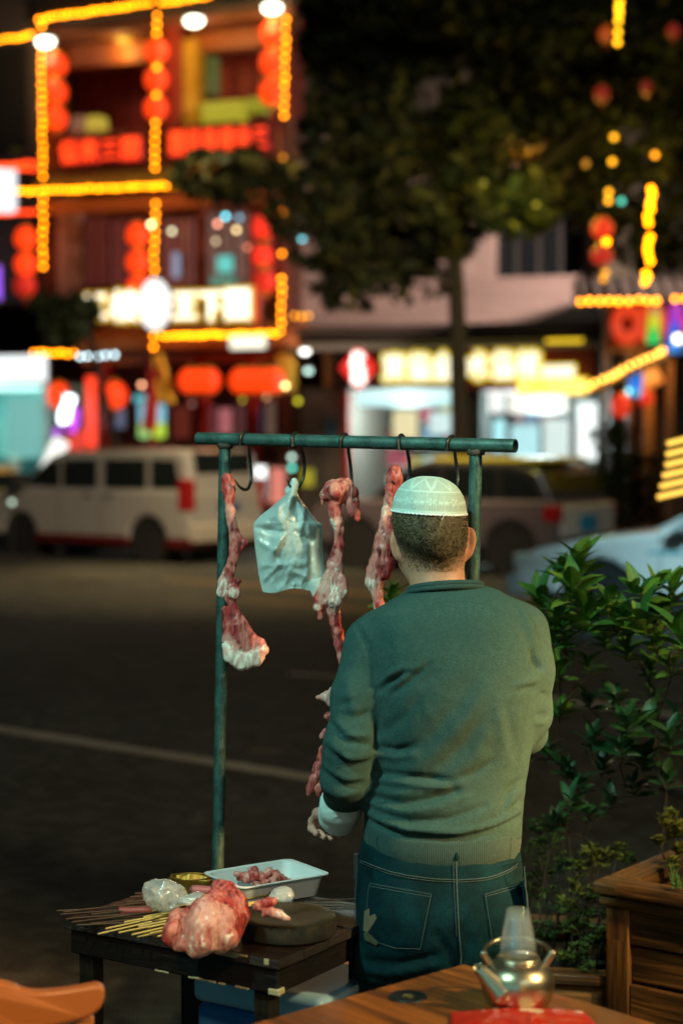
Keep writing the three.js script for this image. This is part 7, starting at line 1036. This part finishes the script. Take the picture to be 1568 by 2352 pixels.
{ // steel teapot with a stack of clear cups on its lid
  const base = G(1188, 2306, DH), o = T('teapot', 'round stainless steel teapot on the wooden table', 'teapot', null, base.clone().setY(DH + 0.0005), 0), steel = M([0.60, 0.50, 0.34], 0.33, 1);
  const R0 = 0.0685, prof = [[0, 0], [0.05, 0], [0.058, 0.003], [0.065, 0.016], [R0, 0.034], [0.0675, 0.05], [0.062, 0.063], [0.052, 0.074], [0.040, 0.081], [0.0385, 0.084], [0.0385, 0.088]];
  const cu = new THREE.SplineCurve(prof.slice(2).map((q) => new THREE.Vector2(...q))); P(o, 'pot_body', new THREE.LatheGeometry([new THREE.Vector2(0, 0), new THREE.Vector2(0.05, 0), ...cu.getPoints(40)], 64), steel);
  P(o, 'lid', new THREE.LatheGeometry([[0.0395, 0.086], [0.0405, 0.0885], [0.037, 0.0915], [0.02, 0.094], [0, 0.095]].map((q) => new THREE.Vector2(...q)), 48), steel);
  P(o, 'lid_rim', new THREE.TorusGeometry(0.0395, 0.0018, 8, 48).rotateX(Math.PI / 2).translate(0, 0.0865, 0), steel);
  // spout: a hollow cone that leaves the body at the front left
  const a = V(-0.034, 0.034, 0.040), b = V(-0.078, 0.079, 0.030), g = nets((x, y, z) => Math.max(cap(x, y, z, a, b, 0.027, 0.0098), -cap(x, y, z, a.clone().lerp(b, 0.75), b.clone().add(V(-0.01, 0.012, 0)), 0.009, 0.0088), dot3(x, y, z, b, V(-0.3, 1, 0).normalize()) - 0.003), ...bounds([a, b], 0.03), 0.0022); P(o, 'spout', g, steel);
  // bail handle folded over to the back, flat steel strap on two lugs
  const strap = Array.from({ length: 30 }, (_, i) => { const t = i / 29 * Math.PI; return V(-Math.cos(t) * 0.064, 0.093 + Math.sin(t) * 0.016, -Math.sin(t) * 0.058); }), sg = tube(strap, 0.0042, 60, 8); P(o, 'handle', sg, steel);
  for (const s of [-1, 1]) P(o, 'lug', nets((x, y, z) => cap(x, y, z, V(s * 0.050, 0.072, 0), V(s * 0.064, 0.094, 0), 0.007, 0.007, 0.6), V(s * 0.057 - 0.03, 0.05, -0.02), V(s * 0.057 + 0.03, 0.11, 0.02), 0.0025), steel);
  const glass = M([0.97, 0.98, 0.98], 0.03, 0, { transmission: 0.93, side: THREE.DoubleSide, specularIntensity: 1 }), s = T('cup_stack', 'stack of clear plastic cups upside down on the teapot lid', 'cups', null, base.clone().setY(DH + 0.0965));
  for (let k = 0; k < 4; k++) { const y = k * 0.0072, t = 0.060, r1 = 0.0325, r0 = 0.0222; P(s, 'cup', new THREE.LatheGeometry([[r1 + 0.0016, y], [r1 + 0.0022, y + 0.0012], [r1 + 0.0014, y + 0.003], [r1 - 0.0006, y + 0.0035], [lerp(r1, r0, 0.3) , y + 0.025], [lerp(r1, r0, 0.32) - 0.0006, y + 0.026], [r0, y + t], [r0 - 0.0015, y + t + 0.0015], [0.012, y + t + 0.001], [0, y + t + 0.0008]].map((q) => new THREE.Vector2(...q)), 48), glass); }
}
{ // red packet of crinkled film at the bottom edge
  const c = G(1195, 2343, DH), nU = 70, nV = 40, pos = [], uv = [], idx = [], w = 0.268, h = 0.20;
  for (let j = 0; j <= nV; j++) for (let i = 0; i <= nU; i++) { const s = i / nU, t = j / nV, x = (s - 0.5) * w * (1 - 0.10 * Math.pow(1 - t, 3)), e = Math.sin(Math.PI * s) * Math.sin(Math.PI * Math.min(1, t * 1.0)), y = 0.004 + 0.015 * Math.pow(Math.max(0, e), 0.55) + 0.007 * (ridge(x * 32, t * 5, 3, 3) - 0.5) * (0.3 + e); pos.push(x, y, (t - 0.5) * h + 0.012 * Math.pow(2 * s - 1, 2) * (1 - t)); uv.push(s, 1 - t); }
  for (let j = 0; j < nV; j++) for (let i = 0; i < nU; i++) { const a = j * (nU + 1) + i, b = a + nU + 1; idx.push(a, b, a + 1, a + 1, b, b + 1); }
  const g = new THREE.BufferGeometry(); g.setAttribute('position', new THREE.Float32BufferAttribute(pos, 3)); g.setAttribute('uv', new THREE.Float32BufferAttribute(uv, 2)); g.setIndex(idx); g.computeVertexNormals();
  const cv = document.createElement('canvas'); cv.width = 1024; cv.height = 768; const x = cv.getContext('2d'); x.fillStyle = '#c8240c'; x.fillRect(0, 0, 1024, 768);
  x.fillStyle = '#e86a48'; for (let i = 0; i < 14; i++) { x.globalAlpha = 0.25; x.beginPath(); x.ellipse(rr(0, 1024), rr(0, 768), rr(20, 90), rr(10, 40), rr(0, 3), 0, 7); x.fill(); } x.globalAlpha = 1;
  x.fillStyle = '#e8b894'; x.beginPath(); x.moveTo(545, 60); x.bezierCurveTo(480, 110, 520, 230, 590, 240); x.lineTo(612, 190); x.lineTo(630, 246); x.bezierCurveTo(720, 220, 690, 110, 650, 60); x.closePath(); x.fill();
  x.fillStyle = '#f0c4b4'; x.font = 'bold 78px sans-serif'; x.fillText('E', 232, 130); x.fillText('O', 306, 118); x.fillText('A', 316, 214); x.font = 'bold 44px sans-serif'; x.globalAlpha = 0.7; x.fillText('HI', 392, 106); x.fillText('E T', 226, 196); x.globalAlpha = 1;
  x.fillStyle = '#f2d8cc'; x.fillRect(940, 40, 60, 60);
  const t = new THREE.CanvasTexture(cv); t.colorSpace = THREE.SRGBColorSpace;
  const o = T('red_packet', 'crinkled red packet with white lettering and a beige petal in front of the teapot', 'packet', null, c.clone().setY(DH + 0.001).add(V(0, 0, 0.055)), 0.03); P(o, 'film_front', g, M([1, 1, 1], 0.32, 0, { map: t, side: THREE.DoubleSide })); P(o, 'film_back', rbox(-w / 2 + 0.01, w / 2 - 0.01, 0, 0.003, -h / 2 + 0.012, h / 2 - 0.004, 0.001), M([0.5, 0.05, 0.02], 0.4));
}
{ // orange brown chair at the left edge: only the curved back rail shows
  const d = 3.05, k = d / FPX, c = W(60, 2300, d), o = T('wooden_chair', 'orange brown wooden chair with a curved back rail at the lower left corner', 'chair', null, c.clone().setY(0), 0.15), m = M([0.52, 0.155, 0.03], 0.42, 0, { clearcoat: 0.4, clearcoatRoughness: 0.3 });
  const X = (px) => (px - 60) * k, Y = (py) => W(60, py, d).y, sh = new THREE.Shape(); sh.moveTo(X(-150), Y(2245)); sh.bezierCurveTo(X(-60), Y(2235), X(10), Y(2238), X(45), Y(2262)); sh.bezierCurveTo(X(85), Y(2282), X(160), Y(2268), X(215), Y(2260)); sh.bezierCurveTo(X(238), Y(2258), X(242), Y(2276), X(236), Y(2296)); sh.bezierCurveTo(X(228), Y(2330), X(190), Y(2338), X(140), Y(2348)); sh.lineTo(X(60), Y(2362)); sh.lineTo(X(-150), Y(2372)); sh.closePath();
  const g = new THREE.ExtrudeGeometry(sh, { depth: 0.018, bevelEnabled: true, bevelThickness: 0.006, bevelSize: 0.006, bevelOffset: -0.006, bevelSegments: 4, curveSegments: 20 }), p = g.attributes.position; for (let i = 0; i < p.count; i++) p.setZ(i, p.getZ(i) + 0.35 * p.getX(i) * p.getX(i)); g.computeVertexNormals(); P(o, 'back_rail', g, m);
  for (const x of [-0.20, 0.10]) P(o, 'back_post', rbox(x - 0.018, x + 0.018, 0.42, Y(2340), -0.012, 0.012, 0.006), m); P(o, 'seat', rbox(-0.25, 0.16, 0.41, 0.45, 0.0, 0.4, 0.012), m); for (const [x, z] of [[-0.21, 0.03], [0.12, 0.03], [-0.21, 0.36], [0.12, 0.36]]) P(o, 'leg', rod(V(x, 0, z), V(x, 0.41, z), 0.016, 0.02), m);
}
// ---------------------------------------------------------------- wooden planters at the right
const planterWood = M([0.68, 0.44, 0.19], 0.55, 0, { map: woodTex, bumpMap: woodTex, bumpScale: 0.002 }), soil = M([0.03, 0.022, 0.015], 0.95);
const board = (x0, x1, y0, y1, z0, z1, r = 0.006) => { const g = rbox(x0, x1, y0, y1, z0, z1, r), p = g.attributes.position, uv = g.attributes.uv, o = rnd() * 7; const long = x1 - x0 >= z1 - z0 && x1 - x0 >= y1 - y0 ? 0 : y1 - y0 > z1 - z0 ? 1 : 2; for (let i = 0; i < uv.count; i++) { const q = [p.getX(i), p.getY(i), p.getZ(i)], l = q[long], s = q[(long + 1) % 3] + q[(long + 2) % 3]; uv.setXY(i, l * 1.2 + o, s * 2 + o); } return g; };
const PL = new Frame(W(1392, 2020, 4.72), 37);
{ // local x along the side that faces the camera (to the right and nearer), z = 0 its face, -z away
  const H = W(1388, 2022, 4.72).y, o = PL.thing('planter_box', 'wooden planter box with a moulded rim and plank sides at the right edge', 'planter', 'wooden planters'), L6 = 1.1, D6 = 0.62; o.userData.group = undefined; delete o.userData.group;
  P(o, 'rim_board', board(-0.03, L6, H - 0.035, H, -0.065, 0.03, 0.010), planterWood); P(o, 'rim_board', board(-0.03, 0.065, H - 0.0345, H - 0.0005, -D6, -0.0655, 0.010), planterWood); P(o, 'rim_board', board(0.066, L6, H - 0.0345, H - 0.0005, -D6 + 0.0, -D6 + 0.09, 0.010), planterWood);
  P(o, 'moulding', board(-0.018, L6, H - 0.068, H - 0.036, -0.03, 0.018, 0.012), planterWood); P(o, 'moulding', board(-0.018, 0.03, H - 0.0675, H - 0.0365, -D6 + 0.02, -0.0305, 0.012), planterWood);
  P(o, 'corner_post', board(0, 0.068, 0, H - 0.069, -0.068, 0.004, 0.004), planterWood); P(o, 'corner_post', board(0, 0.068, 0, H - 0.069, -D6 + 0.03, -D6 + 0.098, 0.004), planterWood);
  const n = Math.floor((H - 0.08) / 0.102); for (let k = 0; k < n; k++) { const y1 = H - 0.071 - k * 0.102, y0 = y1 - 0.094; P(o, 'plank', board(0.069, L6, y0, y1, -0.022 - (k % 2) * 0.012, -0.004 - (k % 2) * 0.012, 0.005), planterWood); P(o, 'plank', board(0.006, 0.024, y0, y1, -D6 + 0.1, -0.069, 0.005), planterWood); }
  P(o, 'soil', box(0.07, L6, 0.1, H - 0.09, -D6 + 0.1, -0.067), soil);
}
{ // long low trough behind, at the knees of the person
  const f = new Frame(W(1215, 2082, 5.15), 12), H = 0.40, o = f.thing('plant_trough', 'long low wooden trough full of small leafed shrubs behind the teapot', 'planter', null, -0.4, 0, 0), D7 = -0.2;
  const fx = f.loc(1278, 2240, 0.75); P(o, 'rim_board', board(-0.2, 1.6, H - 0.03, H, -0.05, 0.03), planterWood); P(o, 'rim_board', board(-0.2, 1.0, H - 0.08, H - 0.05, 0.30, 0.37), planterWood); P(o, 'rim_board', board(-0.28, -0.201, H - 0.0805, H - 0.0505, -0.05, 0.37), planterWood);
  for (let k = 0; k < 3; k++) { P(o, 'plank', board(-0.24, 1.0, 0.02 + k * 0.1, 0.115 + k * 0.1, 0.325, 0.35), planterWood); P(o, 'plank', board(-0.24, 1.6, 0.02 + k * 0.115, 0.125 + k * 0.115, -0.04, -0.015), planterWood); P(o, 'plank', board(-0.262, -0.242, 0.02 + k * 0.1, 0.115 + k * 0.1, -0.012, 0.32), planterWood); }
  P(o, 'soil', box(-0.23, 1.0, 0.05, H - 0.11, -0.012, 0.32), soil);
}
// ---------------------------------------------------------------- bushes
const leafGeo = (len, wid, curl) => { // a leaf with a mid rib fold and a bend, from its stalk along +y
  const n = 6, pos = [], nor = [], uv = [], idx = []; for (let j = 0; j <= n; j++) { const t = j / n, w = wid * Math.pow(Math.sin(Math.PI * Math.pow(t * 0.96 + 0.02, 0.75)), 0.9), z = -curl * t * t * len; for (const s of [-1, 0, 1]) { pos.push(s * w, t * len, z + Math.abs(s) * w * 0.35); uv.push(s * 0.5 + 0.5, t); } } for (let j = 0; j < n; j++) for (let i = 0; i < 2; i++) { const a = j * 3 + i; idx.push(a, a + 1, a + 3, a + 1, a + 4, a + 3); } const g = new THREE.BufferGeometry(); g.setAttribute('position', new THREE.Float32BufferAttribute(pos, 3)); g.setAttribute('uv', new THREE.Float32BufferAttribute(uv, 2)); g.setIndex(idx); g.computeVertexNormals(); return g; };
const LEAVES = [leafGeo(0.080, 0.0175, 0.15), leafGeo(0.070, 0.0185, 0.3), leafGeo(0.088, 0.016, 0.22), leafGeo(0.058, 0.0165, 0.1)];
const leafTex = tex(128, (u, v) => { const rib = Math.exp(-Math.pow((u - 0.5) * 26, 2)), vein = 0.5 + 0.5 * Math.sin((v * 9 + Math.abs(u - 0.5) * 7) * 6.28), k = 0.62 + 0.16 * (tnoise(u, v, 5, 3) - 0.5) + 0.22 * rib + 0.05 * vein; return [k, k, k * 0.9]; }, true, 1);
const LM = [[0.18, 0.46, 0.045], [0.13, 0.40, 0.04], [0.28, 0.50, 0.05], [0.09, 0.34, 0.05]].map((c) => M(c, 0.55, 0, { map: leafTex, transmission: 0.3, side: THREE.DoubleSide, specularIntensity: 0.8 })), LD = [[0.05, 0.22, 0.09], [0.04, 0.18, 0.06], [0.06, 0.20, 0.05]].map((c) => M(c, 0.42, 0, { map: leafTex, transmission: 0.25, side: THREE.DoubleSide })), twigM = M([0.04, 0.028, 0.018], 0.95);
function bush(name, label, root, tips, mats, group) {      // tips: [px, py, depth, leaves, size, lean of the tip]
  const o = T(name, label, 'bush', group, root), br = [], nodes = [[V(0, 0, 0), 0], [V(0.02, 0.25, 0.02), 1]];
  br.push(rod(V(0, -0.02, 0), V(0.02, 0.25, 0.02), 0.007, 0.005, 6));
  const order = tips.slice().sort((p, q) => q[1] - p[1]);
  for (let [px, py, d, n, size, lean = 0] of order) {
    const tip = W(px, py, d).sub(root), axis = V(lean + rr(-0.2, 0.2), 1, rr(-0.1, 0.35)).normalize(), base = tip.clone().addScaledVector(axis, -0.05 * size);
    let from = nodes[0][0], best = 1e9; for (const [q] of nodes) { const c = q.distanceTo(base) + (q.y > base.y - 0.05 ? 1.5 : 0); if (c < best) { best = c; from = q; } }
    const mid = from.clone().lerp(base, 0.5).add(V(rr(-0.03, 0.03), 0.03, rr(-0.03, 0.03))); nodes.push([mid, 1], [base, 1]);
    br.push(tube([from, mid, base], 0.0026, 14, 5), tube([base, base.clone().lerp(tip, 0.6).add(V(0.002, 0, 0.002)), tip], 0.002, 6, 5));
    n = Math.round(n * 1.6); for (let i = 0; i < n; i++) {
      const a = i * 2.4 + rr(-0.3, 0.3), t = i / n, out = lerp(1.25, 0.45, t) + rr(-0.2, 0.2), side = V(Math.cos(a), 0, Math.sin(a)), dir = axis.clone().multiplyScalar(Math.cos(out)).addScaledVector(side, Math.sin(out)).normalize(), m = P(o, 'leaf', LEAVES[Math.floor(rnd() * 4)], mats[Math.floor(rnd() * mats.length)]);
      m.position.copy(base).addScaledVector(axis, t * 0.06 * size).addScaledVector(side, 0.003); const zz = side.clone().negate().add(V(0, 0.9, 0)); zz.addScaledVector(dir, -zz.dot(dir)).normalize(); const xx = dir.clone().cross(zz); m.quaternion.setFromRotationMatrix(new THREE.Matrix4().makeBasis(xx, dir, zz)).multiply(new THREE.Quaternion().setFromAxisAngle(V(0, 1, 0), rr(-0.5, 0.5))); m.scale.setScalar(size * rr(0.7, 1.2));
    }
  }
  P(o, 'branches', merge(br), twigM); return o;
}
bush('leafy_bush', 'bright green bush with long pointed leaves just right of the sleeve', G(1330, 2260, 0.3).setY(0.28).setZ(-5.1), [[1325, 1285, 4.9, 12, 1.15], [1288, 1310, 5.0, 9, 0.9, -0.3], [1318, 1345, 4.8, 11, 1.15], [1240, 1375, 5.0, 9, 1.0, -0.2], [1345, 1405, 4.8, 10, 1.15], [1285, 1410, 4.85, 9, 1.15, -0.2], [1268, 1445, 4.9, 8, 1.1], [1300, 1470, 5.1, 7, 0.9], [1280, 1535, 5.1, 8, 0.85], [1285, 1625, 5.2, 7, 0.8], [1350, 1520, 5.2, 6, 0.8]], LM);
bush('leafy_bush', 'wide bush of pointed green leaves before the pale car at the right edge', G(1500, 2150, 0.3).setY(0.5).setZ(-5.2), [[1392, 1375, 4.8, 8, 0.85], [1462, 1350, 4.8, 8, 0.95, -0.5], [1500, 1345, 4.9, 8, 1.0, 0.3], [1545, 1350, 4.9, 9, 1.05], [1420, 1415, 4.8, 10, 1.1], [1475, 1425, 4.75, 10, 1.15, -0.3], [1515, 1400, 4.9, 9, 1.0], [1562, 1455, 4.6, 8, 1.2], [1510, 1465, 4.8, 8, 0.95], [1440, 1480, 4.9, 9, 1.0], [1390, 1455, 5.0, 9, 1.0], [1545, 1520, 4.9, 7, 0.9], [1490, 1530, 5.0, 7, 0.85]], LM);
bush('leafy_bush', 'darker lower bush with blunt leaves in front of the white road line', G(1400, 2250, 0.3).setY(0.28).setZ(-5.3), [[1412, 1600, 5.0, 8, 0.95], [1440, 1655, 4.9, 8, 0.95], [1478, 1650, 5.0, 7, 0.9], [1535, 1690, 4.9, 9, 1.0], [1555, 1650, 5.0, 6, 0.9], [1362, 1690, 5.0, 7, 0.9], [1425, 1715, 4.95, 9, 0.95], [1475, 1735, 5.0, 8, 0.9], [1385, 1750, 5.1, 7, 0.8], [1310, 1835, 5.0, 7, 0.85, -0.3], [1295, 1760, 5.1, 8, 0.8], [1255, 1720, 5.2, 7, 0.8], [1400, 1830, 5.1, 7, 0.75], [1455, 1800, 5.05, 7, 0.8], [1275, 1880, 5.1, 7, 0.75, 0.3], [1530, 1780, 5.0, 7, 0.85], [1350, 1860, 5.1, 6, 0.7], [1350, 1600, 5.2, 6, 0.85], [1330, 1790, 5.1, 6, 0.7], [1500, 1590, 5.2, 6, 0.9]], LD);
bush('leafy_bush', 'small green sprig between the hanging leg joint and the neck of the person', V(W(915, 1500, 5.2).x, 0.2, -5.2), [[900, 1365, 5.1, 8, 0.8], [930, 1385, 5.15, 7, 0.75, 0.4], [880, 1400, 5.2, 6, 0.7, -0.3]], LM);
function smallShrub(p, name, label, blobs, n, rgb, size = 0.016) { // small leaves, far too many to count
  const o = T(name, label, 'shrub', null, p), pos = [], nor = [], col = [], st = [];
  for (const [px, py, d, r] of blobs) {
    const c = W(px, py, d).sub(p), R1 = r * d / FPX; st.push(tube([V(rr(-0.03, 0.03), 0, rr(-0.03, 0.03)), c.clone().multiplyScalar(0.55).add(V(rr(-0.03, 0.03), 0.02, 0)), c], 0.0022, 8, 4));
    for (let i = 0; i < n; i++) { // little rosettes of five leaves
      const q = V(rr(-1, 1), rr(-1, 1), rr(-1, 1)); if (q.lengthSq() > 1) continue; const b = c.clone().addScaledVector(q, R1), k = rr(0.5, 1.4); for (let j = 0; j < 5; j++) { const a = j * 1.26 + rr(-0.2, 0.2), dir = V(Math.cos(a), rr(0.2, 1), Math.sin(a)).normalize(), s = size * rr(0.7, 1.2), sd = dir.clone().cross(V(0.2, 1, 0.1)).normalize().multiplyScalar(s * 0.24), n2 = sd.clone().cross(dir).normalize(), m = b.clone().addScaledVector(dir, s * 0.5), e = b.clone().addScaledVector(dir, s); for (const v of [b, m.clone().add(sd), e, b, e, m.clone().sub(sd)]) { pos.push(v.x, v.y, v.z); nor.push(n2.x, n2.y, n2.z); col.push(rgb[0] * k, rgb[1] * k, rgb[2] * k); } }
    }
  }
  const g = new THREE.BufferGeometry(); g.setAttribute('position', new THREE.Float32BufferAttribute(pos, 3)); g.setAttribute('normal', new THREE.Float32BufferAttribute(nor, 3)); g.setAttribute('color', new THREE.Float32BufferAttribute(col, 3));
  P(o, 'foliage', g, leafM); P(o, 'stems', merge(st), twigM);
}
smallShrub(W(1250, 2200, 4.9).setY(0.28), 'small_shrub', 'dark small leafed shrub in the trough nearest the jeans', [[1230, 1950, 5.1, 30], [1265, 1930, 5.1, 28], [1250, 2000, 5.1, 36], [1220, 2040, 5.1, 30], [1285, 1985, 5.1, 26], [1262, 2070, 5.0, 36], [1290, 1880, 5.2, 24], [1235, 1900, 5.2, 22], [1250, 2140, 4.9, 34]], 60, [0.04, 0.075, 0.018]);
smallShrub(W(1330, 2230, 4.85).setY(0.28), 'small_shrub', 'olive small leafed shrub in the trough beside the planter corner', [[1355, 1965, 5.0, 26], [1330, 1990, 5.0, 24], [1382, 1975, 5.0, 22], [1330, 2040, 4.95, 26], [1365, 2060, 4.95, 24], [1345, 2110, 4.9, 26], [1310, 2130, 4.9, 22], [1370, 2150, 4.9, 24], [1335, 2180, 4.85, 26], [1390, 2100, 4.95, 20], [1300, 2080, 4.95, 22], [1420, 1960, 5.0, 20], [1440, 1975, 5.0, 16], [1352, 2230, 4.8, 20], [1300, 2200, 4.85, 18]], 44, [0.10, 0.12, 0.022], 0.019);
smallShrub(W(1560, 2080, 4.9).setY(0.5), 'small_shrub', 'yellowish small leafed shrub growing in the planter box', [[1530, 1890, 4.9, 18], [1560, 1905, 4.9, 18], [1545, 1920, 4.9, 18], [1560, 1950, 4.85, 16], [1512, 1935, 4.9, 12], [1540, 1870, 4.95, 12], [1545, 1985, 4.8, 14]], 40, [0.16, 0.15, 0.02], 0.019);
{ // tuft of grass at the planter's edge
  const p = W(1557, 2040, 4.6), pos = [], q = []; for (let i = 0; i < 26; i++) { const a = rr(0, 6.28), l = rr(0.03, 0.075), t = V(Math.cos(a) * l * 0.5, l, Math.sin(a) * l * 0.5), b = V(rr(-0.015, 0.015), 0, rr(-0.015, 0.015)), s = V(-Math.sin(a), 0, Math.cos(a)).multiplyScalar(0.0018); pos.push(...b.clone().add(s).toArray(), ...b.clone().sub(s).toArray(), ...b.clone().add(t).toArray()); } const g = new THREE.BufferGeometry(); g.setAttribute('position', new THREE.Float32BufferAttribute(pos, 3)); g.computeVertexNormals(); const m = one('grass_tuft', g, M([0.12, 0.26, 0.05], 0.6, 0, { side: THREE.DoubleSide }), 'tuft of green grass inside the planter rim', 'grass'); m.position.copy(p);
}
// ---------------------------------------------------------------- the eating house behind the camera, whose lamps light the stall and shine back from the teapot
{
  const o = T('eating_house', 'front of the eating house behind the tables with a lit window', 'building', null, V(0, 0, 2.2)), wall = M([0.28, 0.17, 0.09], 0.8, 0, { map: plasterTex });
  P(o, 'wall', box(-9, 6, 0, 3.6, 0, 0.3), wall); P(o, 'eave', box(-9.2, 6.2, 3.6, 3.7, -0.6, 0.4), M([0.12, 0.10, 0.08], 0.8)); P(o, 'door', box(1.6, 2.7, 0, 2.2, -0.04, -0.002), M([0.25, 0.08, 0.02], 0.5));
  for (let i = -4; i < 4; i++) { const w = P(o, 'window', box(-3.4 + i * 0.98, -2.5 + i * 0.98, 0.95, 2.1, -0.03, -0.002), E([[0.22, 0.75, 0.78], [0.12, 0.55, 0.62], [0.3, 0.85, 0.85], [0.1, 0.42, 0.55]][(i + 4) % 4])); P(w, 'window_frame', merge([box(-3.44 + i * 0.98, -2.46 + i * 0.98, 0.88, 0.95, -0.05, -0.001), box(-3.44 + i * 0.98, -2.46 + i * 0.98, 2.1, 2.17, -0.05, -0.001)]), M([0.05, 0.05, 0.05], 0.5)); }
  const s = T('eating_house_sign', 'long cyan lit sign board over the eating house windows', 'sign', null, V(-3.2, 2.3, 2.1)); for (let i = 0; i < 3; i++) P(s, 'lit_face', rbox(-4 + i * 2.5, -1.55 + i * 2.5, 0, 1.1, -0.06, 0, 0.02), E([[0.25, 0.9, 0.95], [0.4, 1.1, 1.1], [0.2, 0.8, 0.9]][i])); ['left', 'tower', 'dense', 'roof', 'water'].forEach((k, i) => P(s, 'sign_character', strokes(GLYPH[k], 0.8, 0.85, 0.08, 0.03, 0).translate(2.6 - i * 1.3, 0.55, -0.08), M([0.02, 0.1, 0.3], 0.5)));
  const t = T('yellow_light_panel', 'upright yellow light panel beside the lit windows', 'lamp', null, V(1.35, 0.6, 2.05)); P(t, 'lit_face', rbox(-0.3, 0.3, 0, 2.9, -0.1, 0, 0.04), E([1.5, 0.85, 0.04])); P(t, 'case', rbox(-0.33, 0.33, -0.03, 2.93, 0.005, 0.1, 0.03), wire);
  const a = T('tube_lamp', 'cool white tube lamp on a pole above the tables', 'lamp', null, keyLamp.position.clone().add(V(0, 0.16, 0))); P(a, 'lit_tube', rod(V(-0.6, 0, 0), V(0.6, 0, 0), 0.02, 0.02, 12), E([1.0, 1.9, 1.7])); P(a, 'housing', box(-0.65, 0.65, 0.022, 0.08, -0.05, 0.05), M([0.6, 0.6, 0.6], 0.5)); P(a, 'arm', rod(V(0, 0.1, 0), V(-0.9, 0.1, 0.5), 0.02), M([0.2, 0.2, 0.2], 0.5, 0.6)); P(a, 'pole', rod(V(-0.9, 0.12, 0.5), V(-0.9, -a.position.y, 0.5), 0.04), M([0.2, 0.2, 0.2], 0.5, 0.6));
  const b = T('pendant_lamp', 'warm lamp with a dark shade on a pole at the right', 'lamp', null, warmLamp.position.clone()); P(b, 'bulb', new THREE.SphereGeometry(0.045, 16, 12), E([3, 1.8, 0.6])); P(b, 'lamp_shade', new THREE.LatheGeometry([[0.03, 0.16], [0.05, 0.14], [0.16, 0.05]].map((q) => new THREE.Vector2(...q)), 24), M([0.1, 0.09, 0.07], 0.5, 0, { side: THREE.DoubleSide })); P(b, 'arm', rod(V(0, 0.16, 0), V(0.7, 0.16, 0.3), 0.015), wire); P(b, 'pole', rod(V(0.7, 0.18, 0.3), V(0.7, -b.position.y, 0.3), 0.035), wire);
}
{
  const b = T('pendant_lamp', 'small warm lamp on a bent pole over the orange brown chair', 'lamp', null, tableLamp.position.clone()); P(b, 'bulb', new THREE.SphereGeometry(0.04, 16, 12), E([3, 1.8, 0.6])); P(b, 'lamp_shade', new THREE.LatheGeometry([[0.03, 0.16], [0.05, 0.14], [0.14, 0.05]].map((q) => new THREE.Vector2(...q)), 24), M([0.1, 0.09, 0.07], 0.5, 0, { side: THREE.DoubleSide })); P(b, 'arm', rod(V(0, 0.16, 0), V(-0.6, 0.16, 0.5), 0.012), wire); P(b, 'pole', rod(V(-0.6, 0.18, 0.5), V(-0.6, -b.position.y, 0.5), 0.03), wire);
}
{
  const b = T('pendant_lamp', 'amber lamp in a dark shade at the height of the shoulder, right of the stall', 'lamp', null, sideLamp.position.clone()); P(b, 'bulb', new THREE.SphereGeometry(0.04, 16, 12), E([3, 1.4, 0.4])); P(b, 'lamp_shade', new THREE.LatheGeometry([[0.03, 0.14], [0.05, 0.12], [0.12, 0.06]].map((q) => new THREE.Vector2(...q)), 24), M([0.1, 0.09, 0.07], 0.5, 0, { side: THREE.DoubleSide })); P(b, 'pole', rod(V(0.1, 0.2, 0.05), V(0.1, -b.position.y, 0.05), 0.03), wire); P(b, 'arm', rod(V(0, 0.14, 0), V(0.1, 0.16, 0.05), 0.012), wire);
}
renderer.render(scene, camera);
